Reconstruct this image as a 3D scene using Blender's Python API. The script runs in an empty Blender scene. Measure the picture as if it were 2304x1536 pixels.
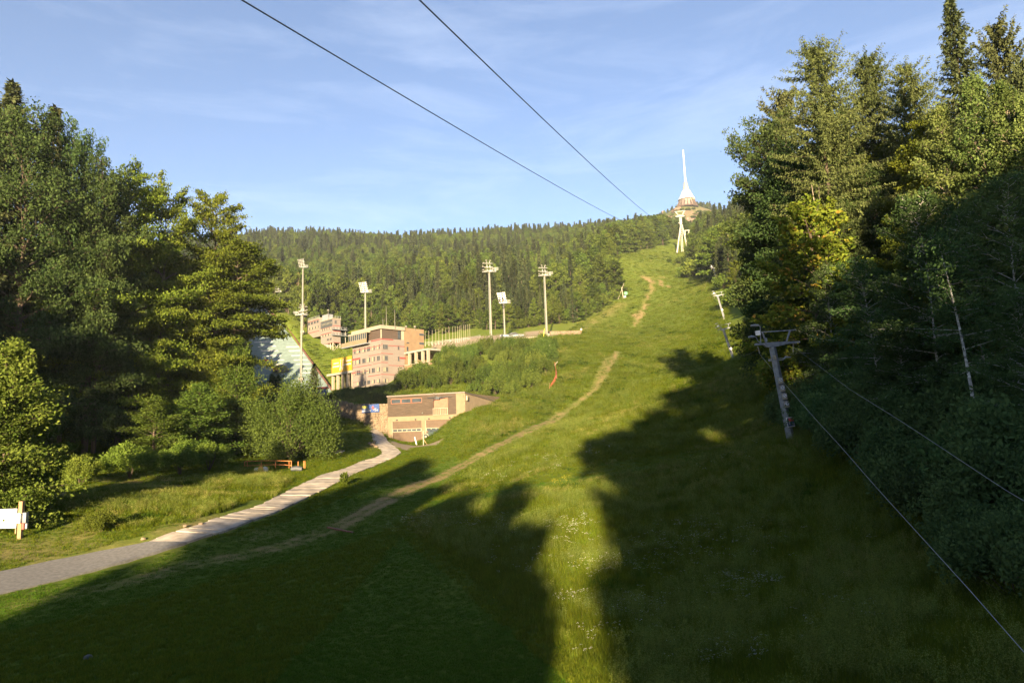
import bpy, math, random
import numpy as np
from mathutils import Matrix, Vector

# ------------------------------------------------------------------ camera
PITCH, ROLL, FPX = math.radians(7.6), math.radians(2.0), 1500.0
scene = bpy.context.scene
C = scene.collection
_ca, _sa = math.cos(math.pi/2+PITCH), math.sin(math.pi/2+PITCH)
_cr, _sr = math.cos(-ROLL), math.sin(-ROLL)
CAMR = np.array([[1,0,0],[0,_ca,-_sa],[0,_sa,_ca]]) @ np.array([[_cr,-_sr,0],[_sr,_cr,0],[0,0,1]])
cam_data = bpy.data.cameras.new('camera')
cam = bpy.data.objects.new('camera', cam_data)
C.objects.link(cam)
cam.matrix_world = Matrix(CAMR.tolist()).to_4x4()
cam_data.sensor_width = 36.0
cam_data.lens = 36.0*FPX/2304.0
cam_data.clip_start, cam_data.clip_end = 0.5, 9000.0
scene.camera = cam

# ------------------------------------------------------------------ sky, sun, exposure
SUN_AZ, SUN_EL = math.radians(6.0), math.radians(11.0)      # azimuth: behind the camera, a little to the left
SUNV = np.array([-math.sin(SUN_AZ)*math.cos(SUN_EL), -math.cos(SUN_AZ)*math.cos(SUN_EL), math.sin(SUN_EL)])
world = bpy.data.worlds.new('World'); scene.world = world; world.use_nodes = True
wn, wl = world.node_tree.nodes, world.node_tree.links
wn.clear()
w_out = wn.new('ShaderNodeOutputWorld'); w_bg = wn.new('ShaderNodeBackground')
w_sky = wn.new('ShaderNodeTexSky'); w_sky.sky_type = 'NISHITA'
w_sky.sun_disc = False
w_sky.sun_elevation = SUN_EL
w_sky.sun_rotation = math.radians(180.0)+SUN_AZ
w_sky.altitude = 600; w_sky.air_density = 1.0; w_sky.dust_density = 0.6; w_sky.ozone_density = 2.5
w_bg.inputs['Strength'].default_value = SKY_STRENGTH = 0.057
# thin cirrus: stretched noise over the sky direction
w_tc = wn.new('ShaderNodeTexCoord'); w_map = wn.new('ShaderNodeMapping')
w_map.inputs['Scale'].default_value = (1.3, 1.3, 7.0); w_map.inputs['Rotation'].default_value = (0.10, 0.16, 0.3)
w_nz = wn.new('ShaderNodeTexNoise'); w_nz.inputs['Scale'].default_value = 2.2; w_nz.inputs['Detail'].default_value = 9; w_nz.inputs['Roughness'].default_value = 0.62; w_nz.inputs['Distortion'].default_value = 0.5
w_rmp = wn.new('ShaderNodeValToRGB'); w_rmp.color_ramp.elements[0].position = 0.46; w_rmp.color_ramp.elements[1].position = 0.95
w_rmp.color_ramp.elements[1].color = (0.20,)*3+(1,)
w_mix = wn.new('ShaderNodeMixRGB'); w_mix.inputs['Color2'].default_value = (7.5, 8.0, 8.8, 1)
w_tint = wn.new('ShaderNodeMixRGB'); w_tint.blend_type = 'MULTIPLY'; w_tint.inputs['Fac'].default_value = 1.0
w_tint.inputs['Color2'].default_value = (0.98, 0.915, 0.98, 1)
wl.new(w_tc.outputs['Generated'], w_map.inputs['Vector']); wl.new(w_map.outputs['Vector'], w_nz.inputs['Vector'])
wl.new(w_nz.outputs['Fac'], w_rmp.inputs['Fac']); wl.new(w_rmp.outputs['Color'], w_mix.inputs['Fac'])
wl.new(w_sky.outputs['Color'], w_tint.inputs['Color1']); wl.new(w_tint.outputs['Color'], w_mix.inputs['Color1'])
wl.new(w_mix.outputs['Color'], w_bg.inputs['Color']); wl.new(w_bg.outputs['Background'], w_out.inputs['Surface'])

sun_d = bpy.data.lights.new('sun', 'SUN'); sun_d.energy = 5.0; sun_d.angle = math.radians(0.7); sun_d.color = (1.0, 0.78, 0.48)
sun = bpy.data.objects.new('sun', sun_d); C.objects.link(sun)
sun.rotation_euler = Vector(SUNV).to_track_quat('Z', 'Y').to_euler()
sun.location = (-60, -400, 200)

vs = scene.view_settings
vs.view_transform = 'Standard'; vs.look = 'None'; vs.gamma = 1.0; vs.use_curve_mapping = False
vs.exposure = 2.3
scene.cycles.max_bounces = 8; scene.cycles.diffuse_bounces = 4; scene.cycles.glossy_bounces = 2
scene.cycles.transmission_bounces = 3; scene.cycles.transparent_max_bounces = 4; scene.cycles.volume_bounces = 0
scene.cycles.use_fast_gi = False

# ------------------------------------------------------------------ photograph pixel -> place
def ray(u, v):
    d = CAMR @ np.array([(u-1152.0)/FPX, (768.0-v)/FPX, -1.0])
    return d
def P(u, v, Y):
    d = ray(u, v); return d*(Y/d[1])

# ------------------------------------------------------------------ terrain height
CTRL_PX = [  # (u, v, distance forward) of ground seen in the photograph
 (0,1536,24),(500,1536,22.5),(1152,1536,21.5),(1380,1536,20.5),(1800,1536,18.5),(2304,1536,16),
 (0,1310,37),(200,1290,39),(450,1250,43),(800,1180,52),(420,1200,46),(600,1140,57),(780,1065,80),(880,1010,110),
 (1000,1400,29),(900,1280,37),(1300,1200,42),(1380,1330,31),(1500,1100,50),(1780,990,51),(1900,1150,36),(2100,1300,25),(1660,1000,62),
 (1000,1080,80),(1130,1000,100),(1260,935,130),(960,1000,122),(1040,930,132),(1300,1000,80),(1480,870,125),(1600,930,90),
 (1130,908,150),(1650,810,160),(1629,715,212),(1611,640,283),(1380,790,190),(1300,860,150),(1230,762,222),(1310,752,242),(1440,735,260),
 (1465,640,340),(1360,700,300),(1530,568,480),(1440,562,480),(1530,545,525),(1370,585,420),(1600,600,400),
 (1215,840,165),(1225,800,192),(1100,862,172),(1000,862,172),(880,897,163),(800,895,163),(745,900,170),
 (950,988,140),(880,990,139),(800,937,150),(750,932,152),(850,975,130),
 (858,872,204),(790,878,214),(740,882,224),(912,840,205),
 (1010,790,222),(1100,772,222),(1160,760,228),(1060,748,262),(970,770,250),(1180,752,250),(1250,732,268),
 (745,884,248),(640,732,305),(600,700,335),(560,745,300),(570,868,250),(690,806,278),(660,884,246),(775,800,283),(730,790,290),
 (240,1040,75),(100,1088,62),(560,1052,86),(690,1046,92),(740,1012,104),(0,1192,46),(300,1080,68),(100,1230,44),
 (850,690,390),(700,690,420),(1060,690,340),(850,640,520),(1060,640,470),(1200,640,440),(1300,640,420),(640,630,560),
 (850,590,700),(1060,590,680),(640,580,720),(1250,580,660),(600,556,860),(850,562,880),(1000,560,920),(1150,553,940),(1300,548,980),(1400,534,1040),
 (1545,463,1116),(1562,465,1118),(1528,466,1116),(1545,464,1140),(1490,497,1118),(1600,478,1112),(1515,510,1040),(1580,510,1040),(1650,520,1000),(1540,540,800),(1640,560,700),
]
CTRL_XYZ = [  # ground the photograph does not show but implies
 (0,0,-9.5),(-20,-30,-12),(25,-30,-9),(0,-80,-15),(-60,-60,-14),(60,-60,-6),(0,-200,-22),(-200,-150,-24),(200,-150,-8),(0,-600,-50),(-500,-500,-55),(500,-500,-40),
 (-25,12,-9.6),(15,8,-7.2),(34,14,-2),(30,40,1.5),(45,30,4),(36,60,5),(50,55,9),(52,85,14),(60,120,22),(80,60,15),(100,120,32),(75,170,38),(110,220,56),(150,60,26),(200,150,52),(130,330,90),(170,450,135),(260,300,105),
 (-45,40,-6),(-60,60,-2.5),(-58,90,0),(-70,130,4),(-80,170,9),(-100,100,7),(-110,200,16),(-150,80,8),(-200,180,22),(-130,260,36),(-180,330,60),(-300,300,70),(-300,500,130),(-420,700,190),(-350,100,18),(-600,400,140),
 (-250,900,262),(0,1100,262),(-400,1000,262),(-600,1200,230),(200,1350,330),(420,1150,330),(600,1000,280),(500,700,240),(700,600,230),(400,450,160),(0,1700,150),(-800,1700,120),(800,1700,160),(1000,800,240),(-1000,900,200),(0,2600,40),(-2000,2000,40),(2000,2000,40),(2400,0,40),(-2400,0,0),(0,-2400,-100),
]
_cp = np.array([P(*c) for c in CTRL_PX] + [np.array(c, float) for c in CTRL_XYZ])
def _warp(x, y):
    r = np.sqrt(x*x+y*y)+1e-9
    k = np.log1p(r/40.0)/r
    return x*k, y*k
def _tps(d2):
    return 0.5*d2*np.log(d2+1e-12)
_wx, _wy = _warp(_cp[:,0], _cp[:,1])
_n = len(_cp)
_K = _tps((_wx[:,None]-_wx[None])**2+(_wy[:,None]-_wy[None])**2) + np.eye(_n)*0.0006
_Q = np.stack([np.ones(_n), _wx, _wy], 1)
_A = np.block([[_K, _Q],[_Q.T, np.zeros((3,3))]])
# heights are fitted relative to the distance so that near and far fit equally well
_sc = np.sqrt(_cp[:,0]**2+_cp[:,1]**2)+40.0
_W = np.linalg.solve(_A, np.concatenate([_cp[:,2]/_sc, np.zeros(3)]))
def height_raw(x, y):
    x = np.asarray(x, float); y = np.asarray(y, float)
    sh = np.broadcast(x, y).shape
    x = np.broadcast_to(x, sh).ravel(); y = np.broadcast_to(y, sh).ravel()
    out = np.empty(x.shape)
    for i in range(0, len(x), 40000):
        a, b = _warp(x[i:i+40000], y[i:i+40000])
        k = _tps((a[:,None]-_wx[None])**2+(b[:,None]-_wy[None])**2)
        out[i:i+40000] = (k @ _W[:_n] + _W[_n] + _W[_n+1]*a + _W[_n+2]*b)*(np.sqrt(x[i:i+40000]**2+y[i:i+40000]**2)+40.0)
    return out.reshape(sh)
# height grid for fast lookups (polar: log radius x azimuth)
_GR = np.exp(np.linspace(math.log(2.0), math.log(3000.0), 700)); _GA = np.linspace(-math.pi, math.pi, 721)
_GH = height_raw(_GR[:,None]*np.sin(_GA)[None], _GR[:,None]*np.cos(_GA)[None])
def height(x, y):
    x = np.asarray(x, float); y = np.asarray(y, float)
    r = np.clip(np.sqrt(x*x+y*y), 2.001, 2990); a = np.arctan2(x, y)
    fi = (np.log(r)-math.log(2.0))/(math.log(3000.0)-math.log(2.0))*699; fa = (a+math.pi)/(2*math.pi)*720
    i = np.clip(fi.astype(int), 0, 698); j = np.clip(fa.astype(int), 0, 719); fi = fi-i; fa = fa-j
    return (_GH[i,j]*(1-fi)+_GH[i+1,j]*fi)*(1-fa)+(_GH[i,j+1]*(1-fi)+_GH[i+1,j+1]*fi)*fa
def G(u, v, near=10.0, far=2500.0):
    """where the photograph's pixel meets the ground"""
    d = ray(u, v); d = d/d[1]
    t = np.exp(np.linspace(math.log(near), math.log(far), 3000))
    below = (d[2]*t < height(d[0]*t, t))
    k = int(np.argmax(below)) if below.any() else len(t)-1
    k = max(k, 1); a, b = t[k-1], t[k]
    for _ in range(25):
        m = (a+b)/2
        if d[2]*m < float(height(d[0]*m, m)): b = m
        else: a = m
    return d*b

# ------------------------------------------------------------------ mesh helpers
def mesh_np(name, verts, faces, smooth=False, attrs=None, mats=None, mat_idx=None):
    """verts (N,3), faces (M,k) int array of equal-sized polygons"""
    verts = np.asarray(verts, np.float32); faces = np.asarray(faces, np.int32)
    me = bpy.data.meshes.new(name)
    me.vertices.add(len(verts)); me.vertices.foreach_set('co', verts.ravel())
    m, k = faces.shape
    me.loops.add(m*k); me.loops.foreach_set('vertex_index', faces.ravel())
    me.polygons.add(m)
    me.polygons.foreach_set('loop_start', np.arange(0, m*k, k, dtype=np.int32))
    try: me.polygons.foreach_set('loop_total', np.full(m, k, np.int32))
    except Exception: pass
    if mat_idx is not None: me.polygons.foreach_set('material_index', np.asarray(mat_idx, np.int32))
    me.update(calc_edges=True)
    me.polygons.foreach_set('use_smooth', np.full(m, bool(smooth)))
    for an, (dom, val) in (attrs or {}).items():
        a = me.attributes.new(an, 'FLOAT', dom); a.data.foreach_set('value', np.asarray(val, np.float32))
    for mt in (mats or []): me.materials.append(mt)
    return me
class MB:
    """collects boxes, tubes, prisms and quads into one mesh"""
    def __init__(self): self.v = []; self.f = []; self.s = []; self.mi = []; self.cm = 0
    def add(self, vs, fs, smooth=False):
        o = len(self.v); self.v += [tuple(map(float, p)) for p in vs]
        for f in fs: self.f.append(tuple(i+o for i in f)); self.s.append(smooth); self.mi.append(self.cm)
    def box(self, c, sx, sy, sz, ax=None):
        """centre, full sizes, ax = 3x3 with local axes as rows"""
        A = np.eye(3) if ax is None else np.asarray(ax, float); c = np.asarray(c, float)
        vs = [c + A[0]*sx/2*i + A[1]*sy/2*j + A[2]*sz/2*k for k in (-1,1) for j in (-1,1) for i in (-1,1)]
        self.add(vs, [(0,2,3,1),(4,5,7,6),(0,1,5,4),(2,6,7,3),(0,4,6,2),(1,3,7,5)])
    def bar(self, a, b, w, h=None, up=(0,0,1)):
        a, b = np.asarray(a, float), np.asarray(b, float); d = b-a; L = np.linalg.norm(d)
        if L < 1e-6: return
        d = d/L; up = np.asarray(up, float)
        if abs(d@up) > .97: up = np.array([1.0,0,0])
        s = np.cross(d, up); s /= np.linalg.norm(s); t = np.cross(s, d)
        self.box((a+b)/2, L, w, h or w, [d, s, t])
    def tube(self, pts, rad, n=6, smooth=True, cap=True):
        pts = [np.asarray(p, float) for p in pts]
        if np.isscalar(rad): rad = [rad]*len(pts)
        vs = []; ref = np.array([0,0,1.0])
        for i, p in enumerate(pts):
            d = pts[min(i+1, len(pts)-1)]-pts[max(i-1, 0)]; d /= (np.linalg.norm(d)+1e-9)
            r = ref if abs(d@ref) < .95 else np.array([1.0,0,0])
            s = np.cross(d, r); s /= np.linalg.norm(s); t = np.cross(s, d)
            for k in range(n):
                a = 2*math.pi*k/n; vs.append(p + rad[i]*(math.cos(a)*s+math.sin(a)*t))
        fs = []
        for i in range(len(pts)-1):
            for k in range(n):
                k2 = (k+1) % n; fs.append((i*n+k, i*n+k2, (i+1)*n+k2, (i+1)*n+k))
        self.add(vs, fs, smooth)
        if cap: self.add(vs[:n], [tuple(range(n))[::-1]]); self.add(vs[-n:], [tuple(range(n))])
    def prism(self, poly, c, ax, depth):
        """polygon in the plane ax[0], ax[1] extruded by depth along ax[2]"""
        A = np.asarray(ax, float); c = np.asarray(c, float); n = len(poly)
        lo = [c+A[0]*p[0]+A[1]*p[1] for p in poly]; hi = [p+A[2]*depth for p in lo]
        self.add(lo+hi, [tuple(range(n))[::-1], tuple(range(n, 2*n))]+[(i, (i+1) % n, n+(i+1) % n, n+i) for i in range(n)])
    def quad(self, a, b, c, d): self.add([a,b,c,d], [(0,1,2,3)])
    def lathe(self, c, prof, n=16, smooth=True, up=None):
        c = np.asarray(c, float); vs = []
        for r, z in prof:
            for k in range(n):
                a = 2*math.pi*k/n; vs.append(c+np.array([r*math.cos(a), r*math.sin(a), z]))
        m = len(prof)
        self.add(vs, [(i*n+k, i*n+(k+1) % n, (i+1)*n+(k+1) % n, (i+1)*n+k) for i in range(m-1) for k in range(n)], smooth)
        self.add(vs[-n:], [tuple(range(n))]); self.add(vs[:n], [tuple(range(n))[::-1]])
    def mesh(self, name, mats):
        me = bpy.data.meshes.new(name); me.from_pydata(self.v, [], self.f)
        me.polygons.foreach_set('use_smooth', self.s); me.polygons.foreach_set('material_index', self.mi)
        for m in (mats if isinstance(mats, (list, tuple)) else [mats]): me.materials.append(m)
        me.update(); return me
def link(name, me, parent=None, loc=None):
    o = bpy.data.objects.new(name, me); C.objects.link(o)
    if parent is not None: o.parent = parent
    if loc is not None: o.location = [float(a) for a in loc]
    return o
def tag(o, label=None, cat=None, group=None, kind=None):
    for k, v in (('label', label), ('category', cat), ('group', group), ('kind', kind)):
        if v: o[k] = v
    return o
def thing(name, label, cat, loc, rz=0.0, group=None):
    o = link(name, None, None, loc); o.rotation_euler = (0, 0, rz); o.empty_display_size = .5
    return tag(o, label, cat, group)
def part(name, mb, mats, parent, loc=None): return link(name, mb.mesh(name, mats), parent, loc)
def dup(root, loc, rz=0.0, sc=None, label=None, group=None):
    """copy of a thing with its parts and sub-parts (meshes shared)"""
    r = root.copy(); C.objects.link(r); r.location = [float(a) for a in loc]; r.rotation_euler = (0, 0, rz)
    if sc is not None: r.scale = sc if hasattr(sc, '__len__') else (sc, sc, sc)
    if label: r['label'] = label
    if group: r['group'] = group
    for ch in root.children:
        c = ch.copy(); C.objects.link(c); c.parent = r
        for g in ch.children:
            d = g.copy(); C.objects.link(d); d.parent = c
    return r

# ------------------------------------------------------------------ materials
def lin(r, g, b): return tuple(((c/255.0+0.055)/1.055)**2.4 if c > 10 else c/255.0/12.92 for c in (r, g, b))
def new_mat(name):
    m = bpy.data.materials.new(name); m.use_nodes = True
    n, l = m.node_tree.nodes, m.node_tree.links
    return m, n, l, n['Principled BSDF']
def mat(name, col, rough=0.8, var=0.15, scale=3.0, metal=0.0, bump=0.0, stretch=(1,1,1), detail=5.0, dark=None):
    """solid material with fine colour variation (wear, grain)"""
    m, n, l, b = new_mat(name)
    tc = n.new('ShaderNodeTexCoord'); mp = n.new('ShaderNodeMapping'); mp.inputs['Scale'].default_value = stretch
    nz = n.new('ShaderNodeTexNoise'); nz.inputs['Scale'].default_value = scale; nz.inputs['Detail'].default_value = detail
    rp = n.new('ShaderNodeValToRGB')
    d = dark if dark is not None else tuple(c*(1-var) for c in col)
    rp.color_ramp.elements[0].position, rp.color_ramp.elements[1].position = 0.3, 0.7
    rp.color_ramp.elements[0].color = tuple(d)+(1,); rp.color_ramp.elements[1].color = tuple(min(1, c*(1+var*.5)) for c in col)+(1,)
    l.new(tc.outputs['Object'], mp.inputs['Vector']); l.new(mp.outputs['Vector'], nz.inputs['Vector'])
    l.new(nz.outputs['Fac'], rp.inputs['Fac']); l.new(rp.outputs['Color'], b.inputs['Base Color'])
    b.inputs['Roughness'].default_value = rough; b.inputs['Metallic'].default_value = metal
    if bump:
        bp = n.new('ShaderNodeBump'); bp.inputs['Strength'].default_value = bump; bp.inputs['Distance'].default_value = .05
        l.new(nz.outputs['Fac'], bp.inputs['Height']); l.new(bp.outputs['Normal'], b.inputs['Normal'])
    return m
def leaf_mat(name, dark, light, trans=0.35, objvar=0.25, extra=None):
    """leaf with per-leaf tint, per-tree variation and light passing through"""
    m, n, l, b = new_mat(name); n.remove(b); out = n['Material Output']
    at = n.new('ShaderNodeAttribute'); at.attribute_name = 'tint'
    rp = n.new('ShaderNodeValToRGB'); rp.color_ramp.elements[0].color = tuple(dark)+(1,); rp.color_ramp.elements[1].color = tuple(light)+(1,)
    if extra:
        e = rp.color_ramp.elements.new(extra[0]); e.color = tuple(extra[1])+(1,)
    oi = n.new('ShaderNodeObjectInfo')
    mr = n.new('ShaderNodeMapRange'); mr.inputs[3].default_value = 1-objvar; mr.inputs[4].default_value = 1+objvar
    hs = n.new('ShaderNodeHueSaturation')
    mr2 = n.new('ShaderNodeMapRange'); mr2.inputs[3].default_value = 0.485; mr2.inputs[4].default_value = 0.52
    ml = n.new('ShaderNodeMath'); ml.operation = 'MULTIPLY'; ml.inputs[1].default_value = 7.31
    fr = n.new('ShaderNodeMath'); fr.operation = 'FRACT'
    df = n.new('ShaderNodeBsdfDiffuse'); tr = n.new('ShaderNodeBsdfTranslucent'); mx = n.new('ShaderNodeMixShader'); mx.inputs[0].default_value = trans
    l.new(at.outputs['Fac'], rp.inputs['Fac']); l.new(oi.outputs['Random'], mr.inputs[0]); l.new(mr.outputs[0], hs.inputs['Value'])
    l.new(oi.outputs['Random'], ml.inputs[0]); l.new(ml.outputs[0], fr.inputs[0]); l.new(fr.outputs[0], mr2.inputs[0]); l.new(mr2.outputs[0], hs.inputs['Hue'])
    l.new(rp.outputs['Color'], hs.inputs['Color']); l.new(hs.outputs['Color'], df.inputs['Color']); l.new(hs.outputs['Color'], tr.inputs['Color'])
    l.new(df.outputs[0], mx.inputs[1]); l.new(tr.outputs[0], mx.inputs[2]); l.new(mx.outputs[0], out.inputs['Surface'])
    return m
M = {}
M['beech_leaf'] = leaf_mat('beech_leaf', (.050,.080,.012), (.185,.215,.030))
M['maple_leaf'] = leaf_mat('maple_leaf', (.035,.060,.020), (.105,.145,.045))
M['young_leaf'] = leaf_mat('young_leaf', (.046,.082,.013), (.138,.180,.034))
M['poplar_leaf'] = leaf_mat('poplar_leaf', (.070,.105,.028), (.215,.250,.075))
M['birch_leaf'] = leaf_mat('birch_leaf', (.040,.074,.026), (.115,.170,.055))
M['willow_leaf'] = leaf_mat('willow_leaf', (.050,.080,.016), (.145,.182,.040))
M['larch_needle'] = leaf_mat('larch_needle', (.060,.085,.030), (.160,.190,.065))
M['spruce_needle'] = leaf_mat('spruce_needle', (.036,.048,.022), (.105,.115,.045), trans=.15)
M['hill_spruce'] = leaf_mat('hill_spruce_needle', (.026,.038,.016), (.085,.100,.036), trans=.15, objvar=.42)
M['hill_leaf'] = leaf_mat('hill_leaf', (.040,.066,.012), (.130,.165,.030), objvar=.42)
M['gold_leaf'] = leaf_mat('turning_leaf', (.055,.090,.012), (.50,.25,.06), extra=(.70,(.19,.21,.028)))
M['dead_needle'] = leaf_mat('dead_needle', (.10,.055,.03), (.20,.11,.06), trans=.1)
M['bush_leaf'] = leaf_mat('bush_leaf', (.055,.090,.014), (.160,.200,.034))
M['bank_leaf'] = leaf_mat('bank_shrub_leaf', (.040,.066,.012), (.125,.160,.030), objvar=.3)
M['grass_blade'] = leaf_mat('grass_blade', (.054,.090,.008), (.182,.205,.020), trans=.45, objvar=.22)
M['mown_blade'] = leaf_mat('mown_blade', (.040,.096,.008), (.115,.180,.020), trans=.45, objvar=.22)
M['weed_leaf'] = leaf_mat('weed_leaf', (.036,.076,.008), (.120,.170,.020), trans=.4, objvar=.25)
M['straw'] = leaf_mat('dry_straw', (.10,.11,.025), (.27,.26,.075), trans=.35, objvar=.2)
M['seed_grass'] = leaf_mat('seed_grass', (.056,.096,.014), (.180,.215,.045), trans=.4, objvar=.2)
M['bark'] = mat('bark', (.085,.062,.042), .95, .5, 4.0, bump=.4, stretch=(1,1,.25))
M['pale_bark'] = mat('pale_bark', (.30,.24,.17), .9, .5, 5.0, bump=.2, stretch=(1,1,.3))
M['birch_bark'] = mat('birch_bark', (.52,.50,.46), .8, .6, 3.0, stretch=(1,1,2.5), dark=(.10,.09,.08))
M['concrete'] = mat('concrete', (.24,.22,.19), .9, .2, 1.2, bump=.1)
M['path_concrete'] = mat('path_concrete', (.37,.315,.25), .95, .5, 1.1, bump=.3, detail=12)
_n, _l = M['path_concrete'].node_tree.nodes, M['path_concrete'].node_tree.links
_oi = _n.new('ShaderNodeObjectInfo'); _mr = _n.new('ShaderNodeMapRange'); _mr.inputs[3].default_value = .88; _mr.inputs[4].default_value = 1.08; _hs = _n.new('ShaderNodeHueSaturation')
_rp = [q for q in _n if q.type == 'VALTORGB'][0]; _l.new(_oi.outputs['Random'], _mr.inputs[0]); _l.new(_mr.outputs[0], _hs.inputs['Value']); _l.new(_rp.outputs['Color'], _hs.inputs['Color']); _l.new(_hs.outputs['Color'], _n['Principled BSDF'].inputs['Base Color'])
M['asphalt'] = mat('asphalt', (.135,.130,.125), .95, .3, 5.0, bump=.25, detail=10)
M['white_paint'] = mat('white_paint', (.80,.79,.76), .6, .1, 2.0)
M['pylon_white'] = mat('pylon_white_paint', (.36,.34,.29), .6, .12, 1.0)
M['galv'] = mat('galvanized_steel', (.25,.26,.26), .55, .25, 3.0, metal=.2)
M['grey_steel'] = mat('grey_steel', (.20,.215,.23), .6, .35, 4.0, metal=.1, detail=8)
M['dark_steel'] = mat('dark_steel', (.05,.055,.06), .6, .2, 3.0)
M['glass'] = mat('window_glass', (.045,.055,.065), .12, .3, .7)
M['lamp_glass'] = mat('lamp_glass', (.13,.125,.105), .3, .4, 4.0)
M['red_paint'] = mat('red_paint', (.55,.045,.035), .6, .15, 2.0)
M['rock'] = mat('rock', (.17,.115,.080), .95, .5, .35, bump=.6)
M['grey_stone'] = mat('grey_stone', (.19,.140,.092), .95, .4, 1.5, bump=.5)
M['rope'] = mat('steel_rope', (.045,.055,.085), .6, .2, 2.0, metal=.3)
M['haul_rope'] = mat('haul_rope', (.17,.185,.20), .5, .2, 2.0, metal=.2)
M['rust'] = mat('rusty_metal', (.16,.07,.04), .9, .4, 6.0)
M['orange_paint'] = mat('orange_paint', (.42,.15,.03), .6, .3, 3.0)
M['wood_post'] = mat('wooden_post', (.30,.19,.10), .9, .3, 4.0, stretch=(6,6,.5))
M['black_rubber'] = mat('black_rubber', (.02,.02,.021), .8, .2, 3.0)

# ------------------------------------------------------------------ terrain
def seg_dist(px, py, poly):
    """distance from points to a polyline in plan, and the position along it"""
    best = np.full(px.shape, 1e9); tt = np.zeros(px.shape); L = 0.0
    for (x0, y0), (x1, y1) in zip(poly[:-1], poly[1:]):
        dx, dy = x1-x0, y1-y0; l = math.hypot(dx, dy)+1e-9
        t = np.clip(((px-x0)*dx+(py-y0)*dy)/(l*l), 0, 1)
        d = np.hypot(px-x0-t*dx, py-y0-t*dy); k = d < best
        best[k] = d[k]; tt[k] = (L+t*l)[k]; L += l
    return best, tt
def gpoly(px): return [tuple(G(u, v)[:2]) for u, v in px]
def in_poly(px, py, poly):
    c = np.zeros(px.shape, bool); n = len(poly)
    for i in range(n):
        x0, y0 = poly[i]; x1, y1 = poly[(i+1) % n]
        k = ((y0 > py) != (y1 > py)); 
        with np.errstate(divide='ignore', invalid='ignore'):
            xi = (x1-x0)*(py-y0)/(y1-y0+1e-12)+x0
        c ^= k & (px < xi)
    return c
def vnoise(x, y, s, seed=0):
    """cheap smooth value noise"""
    rs = np.random.RandomState(seed); tb = rs.rand(256, 256)
    x = x/s; y = y/s; i = np.floor(x).astype(int); j = np.floor(y).astype(int); fx = x-i; fy = y-j
    fx = fx*fx*(3-2*fx); fy = fy*fy*(3-2*fy)
    g = lambda a, b: tb[a % 256, b % 256]
    return (g(i,j)*(1-fx)+g(i+1,j)*fx)*(1-fy)+(g(i,j+1)*(1-fx)+g(i+1,j+1)*fx)*fy
TRACK = gpoly([(60,1362),(180,1334),(300,1306),(450,1266),(560,1246),(650,1226),(745,1190),(800,1165),(870,1125),(950,1085),(1050,1040),(1150,990),(1210,960),(1262,934)])
TRACK_UP = gpoly([(1262,934),(1305,902),(1338,878),(1360,846),(1378,812),(1388,790)])
TRACK_UP2 = gpoly([(1338,878),(1352,836),(1366,806)])
GULLY = [gpoly(p) for p in ([(1424,738),(1430,724),(1444,700),(1452,680),(1461,664),(1467,645),(1462,626)],[(1467,645),(1482,628),(1494,622)],[(1463,640),(1450,620)],[(1440,708),(1428,712)],[(1420,738),(1452,734)],[(1490,630),(1501,648)],[(1455,672),(1468,660)])]
SPUR = gpoly([(1290,748),(1340,722),(1372,702),(1395,686)])
ROADL = [(0,1287),(117,1262),(219,1242),(324,1222),(430,1186),(578,1139),(664,1096),(723,1068),(756,1060),(812,1037),(840,1031),(856,1024),(861,1018),(856,1010),(844,1002),(838,987),(835,972),(819,955),(796,943.5),(758,935)]
ROADR = [(0,1338),(117,1309),(219,1281),(414,1223),(520,1191),(625,1150),(695,1117),(754,1088),(785,1072),(820,1056),(852,1044),(888,1029),(903,1017),(888,1004),(871,991),(865,981),(859,966),(846,953),(827,943),(796,938),(758,932.8)]
def resample(pl, n):
    pl = np.asarray(pl, float); d = np.r_[0, np.cumsum(np.linalg.norm(np.diff(pl, axis=0), axis=1))]
    t = np.linspace(0, d[-1], n)
    return np.stack([np.interp(t, d, pl[:,k]) for k in range(pl.shape[1])], 1)
GRAVEL = [gpoly([(1000,786),(1100,770),(1225,757),(1300,750),(1210,744),(1120,752),(975,772),(965,786)])]
YARD = gpoly([(872,988),(1000,986),(985,1000),(960,1004),(935,1006),(912,1014),(888,1004)])
MEADOW_EDGE = gpoly([(740,1195),(870,1160),(960,1250),(1060,1330),(1160,1420),(1300,1536)])   # tall grass grows to the right of this line
TALL_LEFT = [gpoly([(180,1200),(400,1180),(600,1130),(660,1075),(560,1058),(420,1085),(260,1100),(120,1130)])]
LUSH = [gpoly([(1550,660),(1560,648),(1600,652),(1625,662),(1625,678),(1575,678)])]
ROCKTOP = (float(P(1545,470,1128)[0]), 1128.0)
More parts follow.
